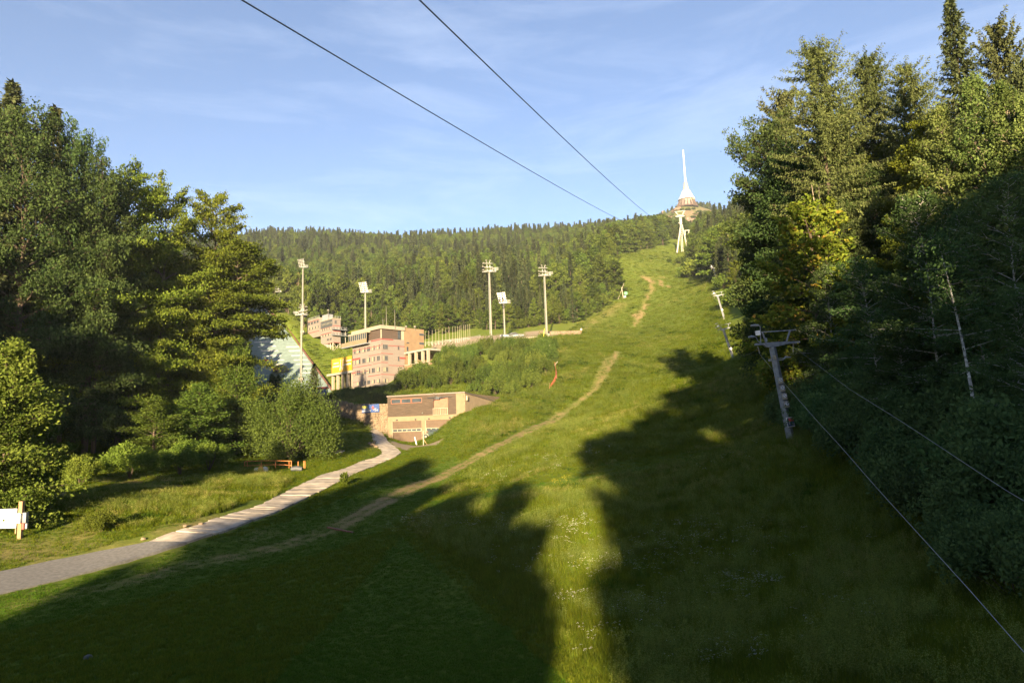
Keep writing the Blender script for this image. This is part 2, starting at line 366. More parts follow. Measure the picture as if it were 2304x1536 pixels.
def masks(x, y):
    dirt = np.zeros(x.shape)
    d, t = seg_dist(x, y, TRACK); n1 = vnoise(x, y, 1.3, 3); n2 = vnoise(x, y, .5, 4)
    w = np.clip(.8+t*.007, .8, 1.3)
    rut = np.exp(-((d-w*.55)/(.42*w))**2)*.95+.22*np.exp(-(d/(1.2*w))**2)
    dirt = np.maximum(dirt, rut*np.clip(.18+n1*.85+n2*.45, 0, 1.1)*np.clip(.35+t*.02, .35, 1))
    for pl, wd, st in ((TRACK_UP,.75,.9),(TRACK_UP2,.9,.55),(SPUR,4.0,.42)):
        d, t = seg_dist(x, y, pl); dirt = np.maximum(dirt, st*np.exp(-(d/wd)**2)*np.clip(.3+vnoise(x, y, wd*1.6, 8)*1.1, 0, 1))
    gul = np.zeros(x.shape)
    for i, pl in enumerate(GULLY):
        d, t = seg_dist(x+4.5*(vnoise(x, y, 8, 21)-.5)+1.5*(vnoise(x, y, 2.5, 24)-.5), y+6*(vnoise(x, y, 9, 22)-.5), pl); wd = .95 if i == 0 else .7
        gul = np.maximum(gul, np.clip(1.5-d/wd, 0, 1)*np.clip(.25+vnoise(x, y, 2.0, 9)*1.2, 0, 1))
    grav = np.zeros(x.shape)
    for pl in GRAVEL: grav = np.maximum(grav, in_poly(x, y, pl)*np.clip(.5+vnoise(x, y, 9, 30), 0, 1))
    grav = np.maximum(grav, in_poly(x, y, YARD)*1.0)
    for (u, v, r, s) in ((400,1092,5,.6),(450,1178,2.2,.8),(330,1084,4,.7),(395,1190,1.3,.8),(150,1228,6,.45),(60,1240,6,.5),(640,1070,2,.5),(850,1010,2.5,.5),(590,1203,1.2,.6),(845,1004,2.2,.9)):
        c = G(u, v); d = np.hypot(x-c[0], (y-c[1])*.8); dirt = np.maximum(dirt, s*np.exp(-(d/r)**2)*np.clip(vnoise(x, y, r*.35, 11)*1.8-.2, 0, 1))
    r = np.hypot(x, y)
    # bare rock and heath near the summit
    ds = np.hypot(x-ROCKTOP[0], (y-ROCKTOP[1])*.55); heath = np.clip(1.5-ds/70, 0, 1)
    rk = heath*np.clip(vnoise(x, y, 14, 41)*1.1+vnoise(x, y, 5, 42)*.6-.80, 0, 1)*3
    me = np.array(MEADOW_EDGE)
    # signed side of the meadow edge line
    side = np.full(x.shape, -1e9); best = np.full(x.shape, 1e9)
    for (x0, y0), (x1, y1) in zip(MEADOW_EDGE[:-1], MEADOW_EDGE[1:]):
        dx, dy = x1-x0, y1-y0; l = math.hypot(dx, dy); tt = np.clip(((x-x0)*dx+(y-y0)*dy)/(l*l), -.0, 1.0)
        dd = np.hypot(x-x0-tt*dx, y-y0-tt*dy); cr = (dx*(y-y0)-dy*(x-x0))/l; k = dd < best
        best[k] = dd[k]; side[k] = cr[k]
    tall = np.clip(side*.5+.5, 0, 1)*np.clip(best*.4, .25, 1)
    tall = np.where(y > 60, np.clip((r-60)/25, 0, .7)*1.0, tall)
    tall = np.where((x < -8) & (y < 140) & (y > 20), .12, tall)
    for pl in TALL_LEFT: tall = np.maximum(tall, in_poly(x, y, pl)*np.clip(vnoise(x, y, 5, 51)*1.5-.1, 0, .9))
    dirt = np.maximum(dirt, gul)
    return dict(dirt=np.clip(dirt, 0, 1), gravel=np.clip(grav, 0, 1), rock=np.clip(rk, 0, 1), heath=heath, tall=np.clip(tall, 0, 1))
def edge3(px, n): return resample([G(u, v) for u, v in px], n)
_az = np.radians(np.r_[np.arange(-180, -44, 3.0), np.arange(-44, 44, 0.3), np.arange(44, 180, 3.0)])
_rr = np.exp(np.arange(math.log(2.0), math.log(2950.0), 0.0175))
_X = _rr[:,None]*np.sin(_az)[None]; _Y = _rr[:,None]*np.cos(_az)[None]
_ROADC = [tuple(p) for p in ((edge3(ROADL, 40)+edge3(ROADR, 40))/2)[:,:2]]
_ROADC = [(_ROADC[0][0]-8, _ROADC[0][1]-4)]+_ROADC
JROWS = [(244,(564,892),(752,888)),(262,(567,850),(722,846)),(280,(560,806),(690,802)),(300,(547,758),(655,752)),(318,(535,728),(630,722)),(338,(524,703),(600,698)),(352,(516,686),(580,682))]
JPOLY = [tuple(P(a[0], a[1], Y)[:2]) for Y, a, b_ in JROWS]+[tuple(P(b_[0], b_[1], Y)[:2]) for Y, a, b_ in JROWS[::-1]]
JEDGE = JPOLY+[JPOLY[0]]
def ground(x, y):
    """height of the finished ground: fitted height, small bumps, a levelled bed under the road"""
    x = np.asarray(x, float); y = np.asarray(y, float); r = np.hypot(x, y)
    dr, _ = seg_dist(x, y, _ROADC); far = np.clip((dr-1.8)/4, 0, 1)
    z = height(x, y) + far*((vnoise(x, y, 2.3, 61)-.5)*.10*np.clip(r/25, 0, 1) + (vnoise(x, y, 7, 62)-.5)*.35*np.clip((r-25)/60, 0, 1)*np.clip((dr-3)/8, 0, 1)) + (vnoise(x, y, 30, 63)-.5)*2.2*np.clip((r-260)/200, 0, 1)
    ds = np.hypot(x-ROCKTOP[0], (y-ROCKTOP[1])*.6)
    z = z + np.clip(1.3-ds/55, 0, 1)*(vnoise(x, y, 9, 64)-.4)*6*np.clip((ds-22)/12, 0, 1)
    ins = in_poly(x, y, JPOLY)
    if ins.any():
        dj = np.where(ins, seg_dist(x, y, JEDGE)[0], 0); z = z-np.clip(dj*2.5, 0, 7)
    return z - .10*np.clip((1.9-dr)/.5, 0, 1)
def on(x, y): return np.array([x, y, float(ground(np.array([x]), np.array([y]))[0])])
_Z = ground(_X, _Y)
_nr, _na = _X.shape
_V = np.concatenate([np.stack([_X, _Y, _Z], -1).reshape(-1, 3), [[0, 0, float(height(0, .1))]]])
_i, _j = np.meshgrid(np.arange(_nr-1), np.arange(_na), indexing='ij'); _j2 = (_j+1) % _na
_F = np.stack([_i*_na+_j, (_i+1)*_na+_j, (_i+1)*_na+_j2, _i*_na+_j2], -1).reshape(-1, 4)
_F = _F[:, ::-1]
_mk = masks(_V[:,0], _V[:,1])
terrain_me = mesh_np('hillside', _V, _F, True, {k: ('POINT', v) for k, v in _mk.items()})
M['ground'], n, l, b = new_mat('meadow_ground')
def attr(n, name): a = n.new('ShaderNodeAttribute'); a.attribute_name = name; return a
tc = n.new('ShaderNodeTexCoord')
def noise(sc, det=6, rough=.6):
    z = n.new('ShaderNodeTexNoise'); z.inputs['Scale'].default_value = sc; z.inputs['Detail'].default_value = det; z.inputs['Roughness'].default_value = rough
    l.new(tc.outputs['Object'], z.inputs['Vector']); return z
def ramp(src, stops):
    r = n.new('ShaderNodeValToRGB'); e = r.color_ramp.elements
    e[0].position, e[0].color = stops[0][0], stops[0][1]+(1,); e[1].position, e[1].color = stops[-1][0], stops[-1][1]+(1,)
    for s in stops[1:-1]: q = e.new(s[0]); q.color = s[1]+(1,)
    l.new(src, r.inputs['Fac']); return r
def mix(fac, a, bb, mode='MIX'):
    x = n.new('ShaderNodeMixRGB'); x.blend_type = mode
    if isinstance(fac, float): x.inputs['Fac'].default_value = fac
    else: l.new(fac, x.inputs['Fac'])
    for s, k in ((a, 'Color1'), (bb, 'Color2')):
        if isinstance(s, tuple): x.inputs[k].default_value = s+(1,)
        else: l.new(s, x.inputs[k])
    return x
nA, nB, nC, nD = noise(.035, 5), noise(.35, 6), noise(2.6, 8, .7), noise(11, 4)
g1 = ramp(nA.outputs['Fac'], [(.32,(.074,.108,.011)),(.5,(.108,.134,.014)),(.68,(.152,.152,.019))])
g2 = ramp(nB.outputs['Fac'], [(.34,(.052,.090,.010)),(.52,(.098,.132,.016)),(.66,(.142,.150,.026))])
g3 = ramp(nC.outputs['Fac'], [(.36,(.030,.060,.006)),(.55,(.094,.128,.015)),(.72,(.160,.170,.032))])
c0 = mix(.5, g1.outputs[0], g2.outputs[0]); c1 = mix(.45, c0.outputs[0], g3.outputs[0])
dc = ramp(nC.outputs['Fac'], [(.3,(.15,.105,.045)),(.55,(.25,.175,.085)),(.75,(.34,.25,.14))])
rc = ramp(nB.outputs['Fac'], [(.3,(.09,.068,.040)),(.5,(.16,.115,.075)),(.7,(.22,.16,.11))])
hc = ramp(nC.outputs['Fac'], [(.3,(.055,.070,.016)),(.55,(.11,.115,.03)),(.75,(.17,.14,.055))])
c2 = mix(attr(n, 'heath').outputs['Fac'], c1.outputs[0], hc.outputs[0])
c3 = mix(attr(n, 'dirt').outputs['Fac'], c2.outputs[0], dc.outputs[0])
c4 = mix(attr(n, 'gravel').outputs['Fac'], c3.outputs[0], mix(nD.outputs['Fac'], (.17,.135,.09), (.28,.225,.155)).outputs[0])
c5 = mix(attr(n, 'rock').outputs['Fac'], c4.outputs[0], rc.outputs[0])
l.new(c5.outputs[0], b.inputs['Base Color']); b.inputs['Roughness'].default_value = 1.0
b.inputs['Specular IOR Level'].default_value = .1
bp = n.new('ShaderNodeBump'); bp.inputs['Strength'].default_value = .55; bp.inputs['Distance'].default_value = .25
mb_ = mix(.5, nC.outputs['Fac'], nB.outputs['Fac']); l.new(mb_.outputs[0], bp.inputs['Height']); l.new(bp.outputs['Normal'], b.inputs['Normal'])
terrain_me.materials.append(M['ground'])
hillside = tag(link('hillside_ground', terrain_me), 'grassy ski slope rising to the wooded mountain ridge', None, None, 'structure')

# ------------------------------------------------------------------ road and concrete path
def road_strip(name, px_l, px_r, n, material, lift, label):
    L3, R3 = edge3(px_l, n), edge3(px_r, n); k = 5
    vs = []
    for i in range(n):
        for j in range(k):
            p = L3[i]*(1-j/(k-1))+R3[i]*j/(k-1); vs.append((p[0], p[1], float(height(p[0], p[1]))+lift))
    vs = np.array(vs); lo = vs.copy(); lo[:,2] -= .35
    f = [(i*k+j, i*k+j+1, (i+1)*k+j+1, (i+1)*k+j) for i in range(n-1) for j in range(k-1)]
    N = len(vs)
    f += [(i*k, (i+1)*k, N+(i+1)*k, N+i*k) for i in range(n-1)] + [(i*k+k-1, N+i*k+k-1, N+(i+1)*k+k-1, (i+1)*k+k-1) for i in range(n-1)]
    return tag(link(name, mesh_np(name, np.r_[vs, lo], f, False, mats=[material])), label, None, None, 'structure'), L3, R3
road, _, _ = road_strip('asphalt_road', [(-200,1330)]+ROADL[:4]+[(330,1220)], [(-200,1390)]+ROADR[:4]+[(420,1221)], 40, M['asphalt'], .07, 'grey asphalt road at lower edge of the slope')
# concrete slabs: each laid a little unevenly, joints open
pl3, pr3 = edge3(ROADL[3:], 600), edge3(ROADR[3:], 600)
cen = (pl3+pr3)/2; cl = np.r_[0, np.cumsum(np.linalg.norm(np.diff(cen, axis=0), axis=1))]
path = tag(link('concrete_path', None), 'pale concrete slab path winding up to the garage', None, None, 'structure')
rng = np.random.RandomState(5); SLABS = [0.0]
while SLABS[-1] < cl[-1]-1.6: SLABS.append(SLABS[-1]+rng.uniform(.85, 1.5))
for q in range(len(SLABS)-1):
    a, b_ = SLABS[q], SLABS[q+1]-rng.uniform(.04, .10)
    ia, ib = [int(np.argmin(abs(cl-t))) for t in (a, b_)]
    jit = rng.uniform(-.012, .012, 4); dz = rng.uniform(-.012, .012)
    ps = [pl3[ia], pr3[ia], pr3[ib], pl3[ib]]
    wid = np.linalg.norm(pr3[ia]-pl3[ia]); ex = rng.uniform(-.09, .07, 2)
    mb = MB(); top = []
    for m_, p in enumerate(ps):
        o = (ps[m_ ^ 1]-p); o = o/np.linalg.norm(o[:2])
        p = p - o*ex[m_ % 2 if m_ < 2 else (1-m_ % 2)]
        top.append((p[0], p[1], float(height(p[0], p[1]))+.05+dz+jit[m_]))
    bot = [(x, y, z-.4) for x, y, z in top]
    mb.add(top+bot, [(0,1,2,3)[::-1], (0,1,5,4), (1,2,6,5), (2,3,7,6), (3,0,4,7)])
    part('slab', mb, M['path_concrete'], path)

# ------------------------------------------------------------------ trees: generators
def unit(v): return v/(np.linalg.norm(v, axis=-1, keepdims=True)+1e-9)
def leaf_quads(pos, along, normal, length, width, fold=0.0):
    """rhombic leaves: (N,3) positions, growth direction, face normal, sizes -> verts, faces"""
    a = unit(along); s = unit(np.cross(normal, a)); N = len(pos)
    L = np.broadcast_to(np.asarray(length, float), (N,))[:,None]; W = np.broadcast_to(np.asarray(width, float), (N,))[:,None]
    nn = np.cross(a, s)
    V = np.stack([pos-a*L*.5, pos+s*W*.5+nn*fold*W, pos+a*L*.5, pos-s*W*.5+nn*fold*W], 1).reshape(-1, 3)
    return V, np.arange(N*4).reshape(N, 4)
def tube_np(pts, rad, n=5):
    mb = MB(); mb.tube(pts, rad, n, True, False); return np.array(mb.v), np.array(mb.f, int)
class Wood:
    def __init__(self): self.v = []; self.f = []; self.o = 0
    def tube(self, pts, rad, n=5):
        v, f = tube_np(pts, rad, n); self.v.append(v); self.f.append(f+self.o); self.o += len(v)
    def mesh(self, name, m): return mesh_np(name, np.concatenate(self.v), np.concatenate(self.f), True, mats=[m])
def crown_mesh(name, Vs, Fs, T, m):
    o = 0; F = []
    for v, f in zip(Vs, Fs): F.append(f+o); o += len(v)
    return mesh_np(name, np.concatenate(Vs), np.concatenate(F), False, {'tint': ('FACE', np.clip(np.concatenate(T), 0, 1))}, [m])
def make_broadleaf(seed, H, R, base, n_prim, n_leaf, leaf, m_leaf, m_bark, layered=.4, shape=1.0, ascend=.5, lean=0.0, trunk_r=None, multi=1, gap=.0, up=.55, clump=0):
    """trunk > limbs > twigs with leaf sprays; R crown radius, base = height fraction where the crown begins; clump adds rounded
    leaf masses at the twig ends"""
    rs = np.random.RandomState(seed); wood = Wood(); Vs, Fs, T = [], [], []
    tr = trunk_r or H*.016
    twigs = []   # (points, weight)
    for st in range(multi):
        off = np.zeros(3) if multi == 1 else np.r_[rs.normal(0, .25*R*.4, 2), 0]
        az0 = rs.uniform(0, 6.28); ln = lean + (0 if multi == 1 else rs.uniform(.08, .28))
        hz = np.linspace(0, 1, 9); h_st = H*(1 if st == 0 else rs.uniform(.75, 1.0))
        wob = np.cumsum(rs.normal(0, .012*H*.35, (9, 2)), 0)*hz[:,None]
        tp = np.stack([off[0]+wob[:,0]+math.cos(az0)*ln*h_st*hz**1.4, off[1]+wob[:,1]+math.sin(az0)*ln*h_st*hz**1.4, h_st*hz*.97], 1)
        wood.tube(tp, tr*(1-hz*.93)*(1 if multi == 1 else .6), 7)
        az = rs.uniform(0, 6.28)
        for i in range(max(6, n_prim//multi)):
            s = (i+rs.uniform(0, 1))/max(6, n_prim//multi); t = base+(0.985-base)*s
            p0 = np.array([np.interp(t, hz, tp[:,k]) for k in range(3)])
            az += 2.4+rs.uniform(-.5, .5)
            prof = math.sqrt(max(.10, 1-((s-.36*shape)/.70)**2))
            L = R*prof*rs.uniform(.72, 1.15)
            el = -.12+ascend*(s**1.2)*1.5+rs.uniform(-.15, .2)
            d = np.array([math.cos(az)*math.cos(el), math.sin(az)*math.cos(el), math.sin(el)])
            q = np.linspace(0, 1, 6)
            bend = rs.normal(0, .10, 3)*L
            pts = p0+d*L*q[:,None]+bend*(q**2)[:,None]+np.array([0, 0, 1])*(L*(.10*q-.16*q*q*(1-s)))[:,None]
            wood.tube(pts, np.maximum(.012, tr*.42*(1-s*.6)*(1-.88*q)), 5)
            side = unit(np.cross(d, [0, 0, 1.0]))
            ns = max(3, int(5+L*1.1))
            for k in range(ns):
                tt = .22+.78*(k+rs.uniform(0, 1))/ns
                b0 = np.array([np.interp(tt, q, pts[:,kk]) for kk in range(3)])
                sg = 1 if k % 2 else -1
                sd = unit(d*rs.uniform(.35, .9)+side*sg*rs.uniform(.5, 1.0)+np.array([0, 0, 1])*rs.uniform(-.22, .35)*(1-layered*.6))
                sl = L*rs.uniform(.20, .42)*(1.15-.55*tt)+.25
                e = b0+sd*sl+np.array([0, 0, -.05*sl])
                wood.tube([b0, (b0+e)/2+rs.normal(0, .03, 3), e], [.022*H/15, .014*H/15, .006], 3)
                twigs.append((b0, e, sl, s))
            twigs.append((pts[3], pts[5], L*.4, s))
    w = np.array([t[2]+.3 for t in twigs]); w *= rs.uniform(1-gap, 1+gap*.4, len(w)); w = np.clip(w, .02, None)
    cnt = np.maximum(2, (w/w.sum()*n_leaf).astype(int))
    for (b0, e, sl, s), c in zip(twigs, cnt):
        tt = rs.uniform(.05, 1.12, c)**.75
        sp = .13+.16*sl
        pos = b0+(e-b0)*tt[:,None]+rs.normal(0, 1, (c, 3))*np.array([sp, sp, sp*(1-layered*.72)])
        dirv = unit(e-b0)
        if clump:
            cc = b0+(e-b0)*.85; rad = clump*rs.uniform(.6, 1.15)
            dd = unit(rs.normal(0, 1, (c, 3))); k = rs.rand(c) < .6
            pos[k] = (cc+dd*rad*(rs.uniform(.55, 1.0, c)**.5)[:,None]*np.array([1, 1, .8]))[k]
        al = unit(dirv*.7+rs.normal(0, .6, (c, 3))+np.array([0, 0, -.12]))
        nm = unit(np.array([0, 0, up])+rs.normal(0, .55, (c, 3))+dirv*.25)
        sz = leaf*rs.uniform(.65, 1.3, c)
        V, F = leaf_quads(pos, al, nm, sz, sz*rs.uniform(.5, .75, c), .12)
        Vs.append(V); Fs.append(F); T.append(np.clip(rs.normal(.45, .13)+rs.normal(0, .16, c), 0, 1))
    return wood, Vs, Fs, T, m_leaf, m_bark
def make_conifer(seed, H, R, base, gap, per, twigs, tw, m_leaf, m_bark, rag=.0, jit=.0, droop=.35, power=.8, hang=.5, tipup=.25, tint=.4, sparse=0.0, tw_w=.26, trunk_r=None, top=1.0, dead_low=0):
    rs = np.random.RandomState(seed); wood = Wood(); Vs, Fs, T = [], [], []
    tr = trunk_r or H*.012; hz = np.linspace(0, 1, 8); wob = np.cumsum(rs.normal(0, .002*H, (8, 2)), 0)*hz[:,None]
    tp = np.stack([wob[:,0], wob[:,1], H*hz], 1); wood.tube(tp, tr*(1-hz*.95), 7)
    z = base*H; az = rs.uniform(0, 6.28)
    while z < H*.99:
        s = (z-base*H)/(H*(1-base))
        n = per if s < .9 else max(3, per-2)
        for i in range(n):
            if rs.rand() < sparse: continue
            a = az+2*math.pi*i/n+rs.uniform(-.35, .35)
            L = max(.18, R*((1-s)**power)*rs.uniform(.62-rag, 1.12+rag*.4)*(min(1, .55+s*4) if base > .02 else 1))*1.0
            el = .62*s**1.5-.10*(1-s)+rs.uniform(-.08-rag*.5, .08+rag*.5)
            d = np.array([math.cos(a)*math.cos(el), math.sin(a)*math.cos(el), math.sin(el)])
            p0 = np.array([np.interp(min(1, z/H), hz, tp[:,k]) for k in range(3)])
            q = np.linspace(0, 1, 5)
            pts = p0+d*L*q[:,None]+np.array([0, 0, 1.])*(L*(-droop*q**1.4*(1-s*.7)+tipup*q**3))[:,None]
            wood.tube(pts, np.maximum(.006, .022*(H/25)*(1-s*.5)*(1-.85*q)), 3)
            c = max(4, int(twigs*(.25+L/R)))
            tt = rs.uniform(.08, 1.0, c)**.8
            pos = np.stack([np.interp(tt, q, pts[:,k]) for k in range(3)], 1)
            pos = pos+rs.normal(0, 1, (c, 3))*jit
            side = unit(np.cross(d, [0, 0, 1.0])); sg = np.where(rs.rand(c) < .5, 1, -1)[:,None]
            l = tw*rs.uniform(.6, 1.25, c)*(.55+.6*(1-tt))
            al = unit(d*rs.uniform(.2, .9, (c, 1))+side*sg*rs.uniform(.2, .9, (c, 1))+np.array([0, 0, -1.])*rs.uniform(.0, 2*hang, (c, 1)))
            nm = unit(np.array([0, 0, .8])+rs.normal(0, .6, (c, 3)))
            V, F = leaf_quads(pos+al*l[:,None]*.42, al, nm, l, l*tw_w*rs.uniform(.7, 1.5, c), .1)
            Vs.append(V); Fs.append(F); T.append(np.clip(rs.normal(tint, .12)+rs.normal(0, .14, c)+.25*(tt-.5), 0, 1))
        az += 1.1; z += gap*rs.uniform(.75, 1.25)*(1-.45*s)
    return wood, Vs, Fs, T, m_leaf, m_bark
def tree_meshes(name, spec):
    wood, Vs, Fs, T, ml, mbk = spec
    return wood.mesh(name+'_trunk', mbk), crown_mesh(name+'_crown', Vs, Fs, T, ml)
def make_shrub(seed, H, R, n_leaf, leaf, m_leaf, stems=9, spike=.0, clump=(.22, .40), nbk=7, low=-.15):
    """many stems from one root, leaf clouds on an uneven rounded outline"""
    rs = np.random.RandomState(seed); wood = Wood(); Vs, Fs, T = [], [], []
    for i in range(stems):
        a = rs.uniform(0, 6.28); sp = rs.uniform(.1, .95)
        e = np.array([math.cos(a)*R*sp*.8, math.sin(a)*R*sp*.8, H*rs.uniform(.55, .98)*(1-.35*sp**2)])
        m_ = e*np.array([.35, .35, .55])+rs.normal(0, .08*R, 3)
        wood.tube([np.zeros(3), m_, e], [.03*H/3+.01, .02*H/3, .006], 4)
    nb = int(14+R*nbk)
    for i in range(nb):
        a = rs.uniform(0, 6.28); el = math.asin(rs.uniform(low, 1)); rr = rs.uniform(.62, 1.0)
        c = np.array([math.cos(a)*math.cos(el)*R*rr, math.sin(a)*math.cos(el)*R*rr, H*(.42+.5*math.sin(el)*rr)])
        k = n_leaf//nb; r = R*rs.uniform(*clump)
        dd = unit(rs.normal(0, 1, (k, 3)))
        pos = c+dd*(r*rs.uniform(.3, 1.0, k)**.5)[:,None]*np.array([1, 1, .85+spike])
        pos[:,2] = np.maximum(pos[:,2], .05)
        if spike:
            j = rs.rand(k) < .3; pos[j,2] += rs.uniform(0, spike*r*2, j.sum())
        al = unit(dd*.5+np.array([0, 0, .45])+rs.normal(0, .55, (k, 3))); nm = unit(dd*.6+rs.normal(0, .5, (k, 3))+np.array([0, 0, .35]))
        sz = leaf*rs.uniform(.6, 1.35, k); V, F = leaf_quads(pos, al, nm, sz, sz*rs.uniform(.42, .7, k), .1)
        Vs.append(V); Fs.append(F); T.append(np.clip(rs.normal(.45, .14)+rs.normal(0, .15, k), 0, 1))
    return wood, Vs, Fs, T, m_leaf, M['bark']

PROTO = {}
def proto(key, spec): PROTO[key] = tree_meshes(key, spec); return PROTO[key]
proto('beech_a', make_broadleaf(11, 30, 8.0, .08, 70, 88000, .27, M['beech_leaf'], M['bark'], layered=.82, shape=.85, ascend=.45))
proto('beech_b', make_broadleaf(12, 24, 6.8, .06, 60, 64000, .26, M['beech_leaf'], M['bark'], layered=.78, shape=.95, ascend=.5, gap=.3))
proto('maple_a', make_broadleaf(13, 25, 6.2, .12, 60, 68000, .25, M['maple_leaf'], M['bark'], layered=.2, shape=1.0, ascend=.75, clump=.85))
proto('maple_b', make_broadleaf(14, 22, 5.6, .10, 54, 58000, .25, M['maple_leaf'], M['bark'], layered=.25, shape=1.05, ascend=.7, clump=.8, gap=.3))
proto('young', make_broadleaf(15, 10, 2.6, .03, 40, 16000, .20, M['young_leaf'], M['bark'], layered=.2, shape=.7, ascend=1.0))
proto('poplar', make_broadleaf(16, 26, 4.6, .14, 56, 34000, .27, M['poplar_leaf'], M['pale_bark'], layered=.1, shape=.9, ascend=1.1, clump=.65, gap=.4))
proto('birch', make_broadleaf(17, 20, 4.2, .10, 52, 32000, .21, M['birch_leaf'], M['birch_bark'], layered=.1, shape=.9, ascend=.8, gap=.4, up=.2, trunk_r=.12, clump=.5))
proto('gold', make_broadleaf(18, 14, 3.8, .10, 36, 15000, .30, M['gold_leaf'], M['bark'], layered=.3, shape=.9, ascend=.8, clump=.4))
proto('spruce_a', make_conifer(21, 32, 6.4, .08, .60, 7, 70, .66, M['spruce_needle'], M['bark'], rag=.25, jit=.05, droop=.38, power=.72, hang=.6))
proto('spruce_b', make_conifer(22, 28, 5.4, .06, .64, 7, 60, .64, M['spruce_needle'], M['bark'], droop=.42, power=.8, hang=.65, sparse=.10))
proto('larch_a', make_conifer(23, 34, 7.0, .15, .46, 7, 150, .38, M['larch_needle'], M['bark'], rag=.4, jit=.12, droop=.26, power=.30, hang=.9, tipup=.12, tint=.5, sparse=.15, tw_w=.36))
proto('larch_b', make_conifer(24, 32, 6.8, .12, .46, 7, 150, .38, M['larch_needle'], M['bark'], rag=.4, jit=.12, droop=.30, power=.34, hang=.9, tipup=.12, tint=.45, sparse=.15, tw_w=.36))
proto('fir_wide', make_conifer(25, 30, 8.2, .08, .66, 7, 120, .58, M['spruce_needle'], M['bark'], rag=.35, jit=.08, droop=.28, power=.42, hang=.7, tipup=.2, tint=.6, sparse=.2, tw_w=.34))
proto('beech_high', make_broadleaf(20, 24, 5.0, .60, 40, 40000, .26, M['beech_leaf'], M['bark'], layered=.8, shape=1.0, ascend=.4, gap=.4))
proto('crown_high', make_broadleaf(29, 38, 3.4, .83, 26, 9000, .45, M['maple_leaf'], M['bark'], layered=.2, clump=.9))
proto('screen', make_broadleaf(19, 24, 6.0, .02, 70, 30000, .55, M['maple_leaf'], M['bark'], layered=.2, shape=.95, ascend=.6, clump=1.2))
proto('big_bush', make_shrub(31, 11.5, 6.6, 40000, .26, M['willow_leaf'], stems=22, spike=.5, low=-.75))
proto('bush_a', make_shrub(32, 3.4, 2.6, 7000, .20, M['bush_leaf']))
proto('bush_b', make_shrub(33, 4.6, 2.6, 8000, .22, M['bush_leaf'], spike=.3))
proto('dark_bush', make_shrub(34, 4.5, 3.0, 9000, .24, M['birch_leaf'], spike=.3))
proto('bank_a', make_shrub(35, 4.6, 2.7, 6000, .32, M['bank_leaf'], spike=1.3, clump=(.14, .26), nbk=9))
proto('bank_b', make_shrub(36, 3.6, 2.3, 5200, .30, M['bank_leaf'], spike=1.1, clump=(.14, .26), nbk=9))
# hill forest (300 m and more away)
for i in range(4):
    proto('hill_spruce_%d' % i, make_conifer(40+i, 25, [3.6, 3.0, 4.0, 3.3][i], .08, 1.0, 6, 20, 1.35, M['hill_spruce'], M['bark'], droop=.4, power=.85, hang=.5, tw_w=.36, sparse=.06))
for i in range(3):
    proto('hill_leaf_%d' % i, make_broadleaf(50+i, 21, [5.2, 4.6, 5.8][i], .10, 26, 5600, .85, M['hill_leaf'], M['bark'], layered=.3, shape=.9, ascend=.8, clump=1.1))
proto('hill_dead', make_conifer(47, 22, 2.6, .15, 1.0, 5, 9, .9, M['dead_needle'], M['pale_bark'], droop=.3, sparse=.2))
proto('hill_bush', make_shrub(48, 4.2, 3.6, 1500, .7, M['hill_leaf'], spike=.4))
print('proto tris', sum(2*len(a.polygons)+2*len(b.polygons) for a, b in PROTO.values()))
def plant(key, name, label, cat, loc, rz=0.0, sc=1.0, group=None):
    """a tree as a thing: trunk and crown are its parts"""
    t = thing(name, label, cat, loc, rz, group); t.scale = sc if hasattr(sc, '__len__') else (sc, sc, sc)
    link('trunk', PROTO[key][0], t); link('crown', PROTO[key][1], t); return t
def sink(p, d=.15): return np.array([p[0], p[1], p[2]-d])
def mesh_top(me):
    v = np.empty(len(me.vertices)*3, np.float32); me.vertices.foreach_get('co', v); return float(np.percentile(v[2::3], 99.9))
PROTO_H = {k: mesh_top(PROTO[k][1]) for k in PROTO}

# ------------------------------------------------------------------ trees: placed one by one
def tree_px(key, name, label, cat, u, vtop, Y, wide=1.0, rz=None, group=None, x_off=0.0):
    """tree whose top shows at pixel (u, vtop) when it stands Y metres ahead"""
    top = P(u, vtop, Y); g = on(top[0]+x_off, Y); H = top[2]-g[2]
    s = H/PROTO_H[key]; rz = (u*1.7+vtop) % 6.28 if rz is None else rz
    return plant(key, name, label, cat, sink(g), rz, (s*wide, s*wide, s), group)
tree_px('spruce_a', 'spruce_tree', 'dark spruce whose tip shows above the big maple, at the left edge', 'spruce', 40, 188, 80)
tree_px('spruce_b', 'spruce_tree', 'smaller spruce tip rising just right of the taller spruce at the left edge', 'spruce', 124, 238, 96)
tree_px('spruce_b', 'spruce_tree', 'spruce cut by the left edge, its lower boughs catching light', 'spruce', -8, 225, 74)
tree_px('maple_a', 'maple_tree', 'tall round-crowned maple, the largest tree at the left edge', 'maple', 72, 250, 76, .74)
tree_px('maple_b', 'maple_tree', 'maple with a domed crown between the tall left maple and the beech', 'maple', 172, 280, 80, .42)
tree_px('maple_b', 'maple_tree', 'dark shaded maple peeping out behind the domed maple', 'maple', 222, 365, 81, .7)
tree_px('beech_a', 'beech_tree', 'large beech with layered sunlit sprays and a bare trunk foot above the left verge', 'beech', 292, 372, 88, .74, 1.0)
tree_px('beech_b', 'beech_tree', 'pointed beech top between the large beech and the forked beech', 'beech', 372, 404, 92, .62)
tree_px('beech_a', 'beech_tree', 'broad beech with a forked crown at the right end of the left wood', 'beech', 488, 428, 100, .72, 3.1)
tree_px('beech_high', 'beech_tree', 'spreading beech whose long low boughs hang across the ski jump', 'beech', 532, 540, 99, 1.05, .4)
tree_px('maple_b', 'maple_tree', 'grey-green maple leaning forward in front of the large beech', 'maple', 236, 472, 82, .62)
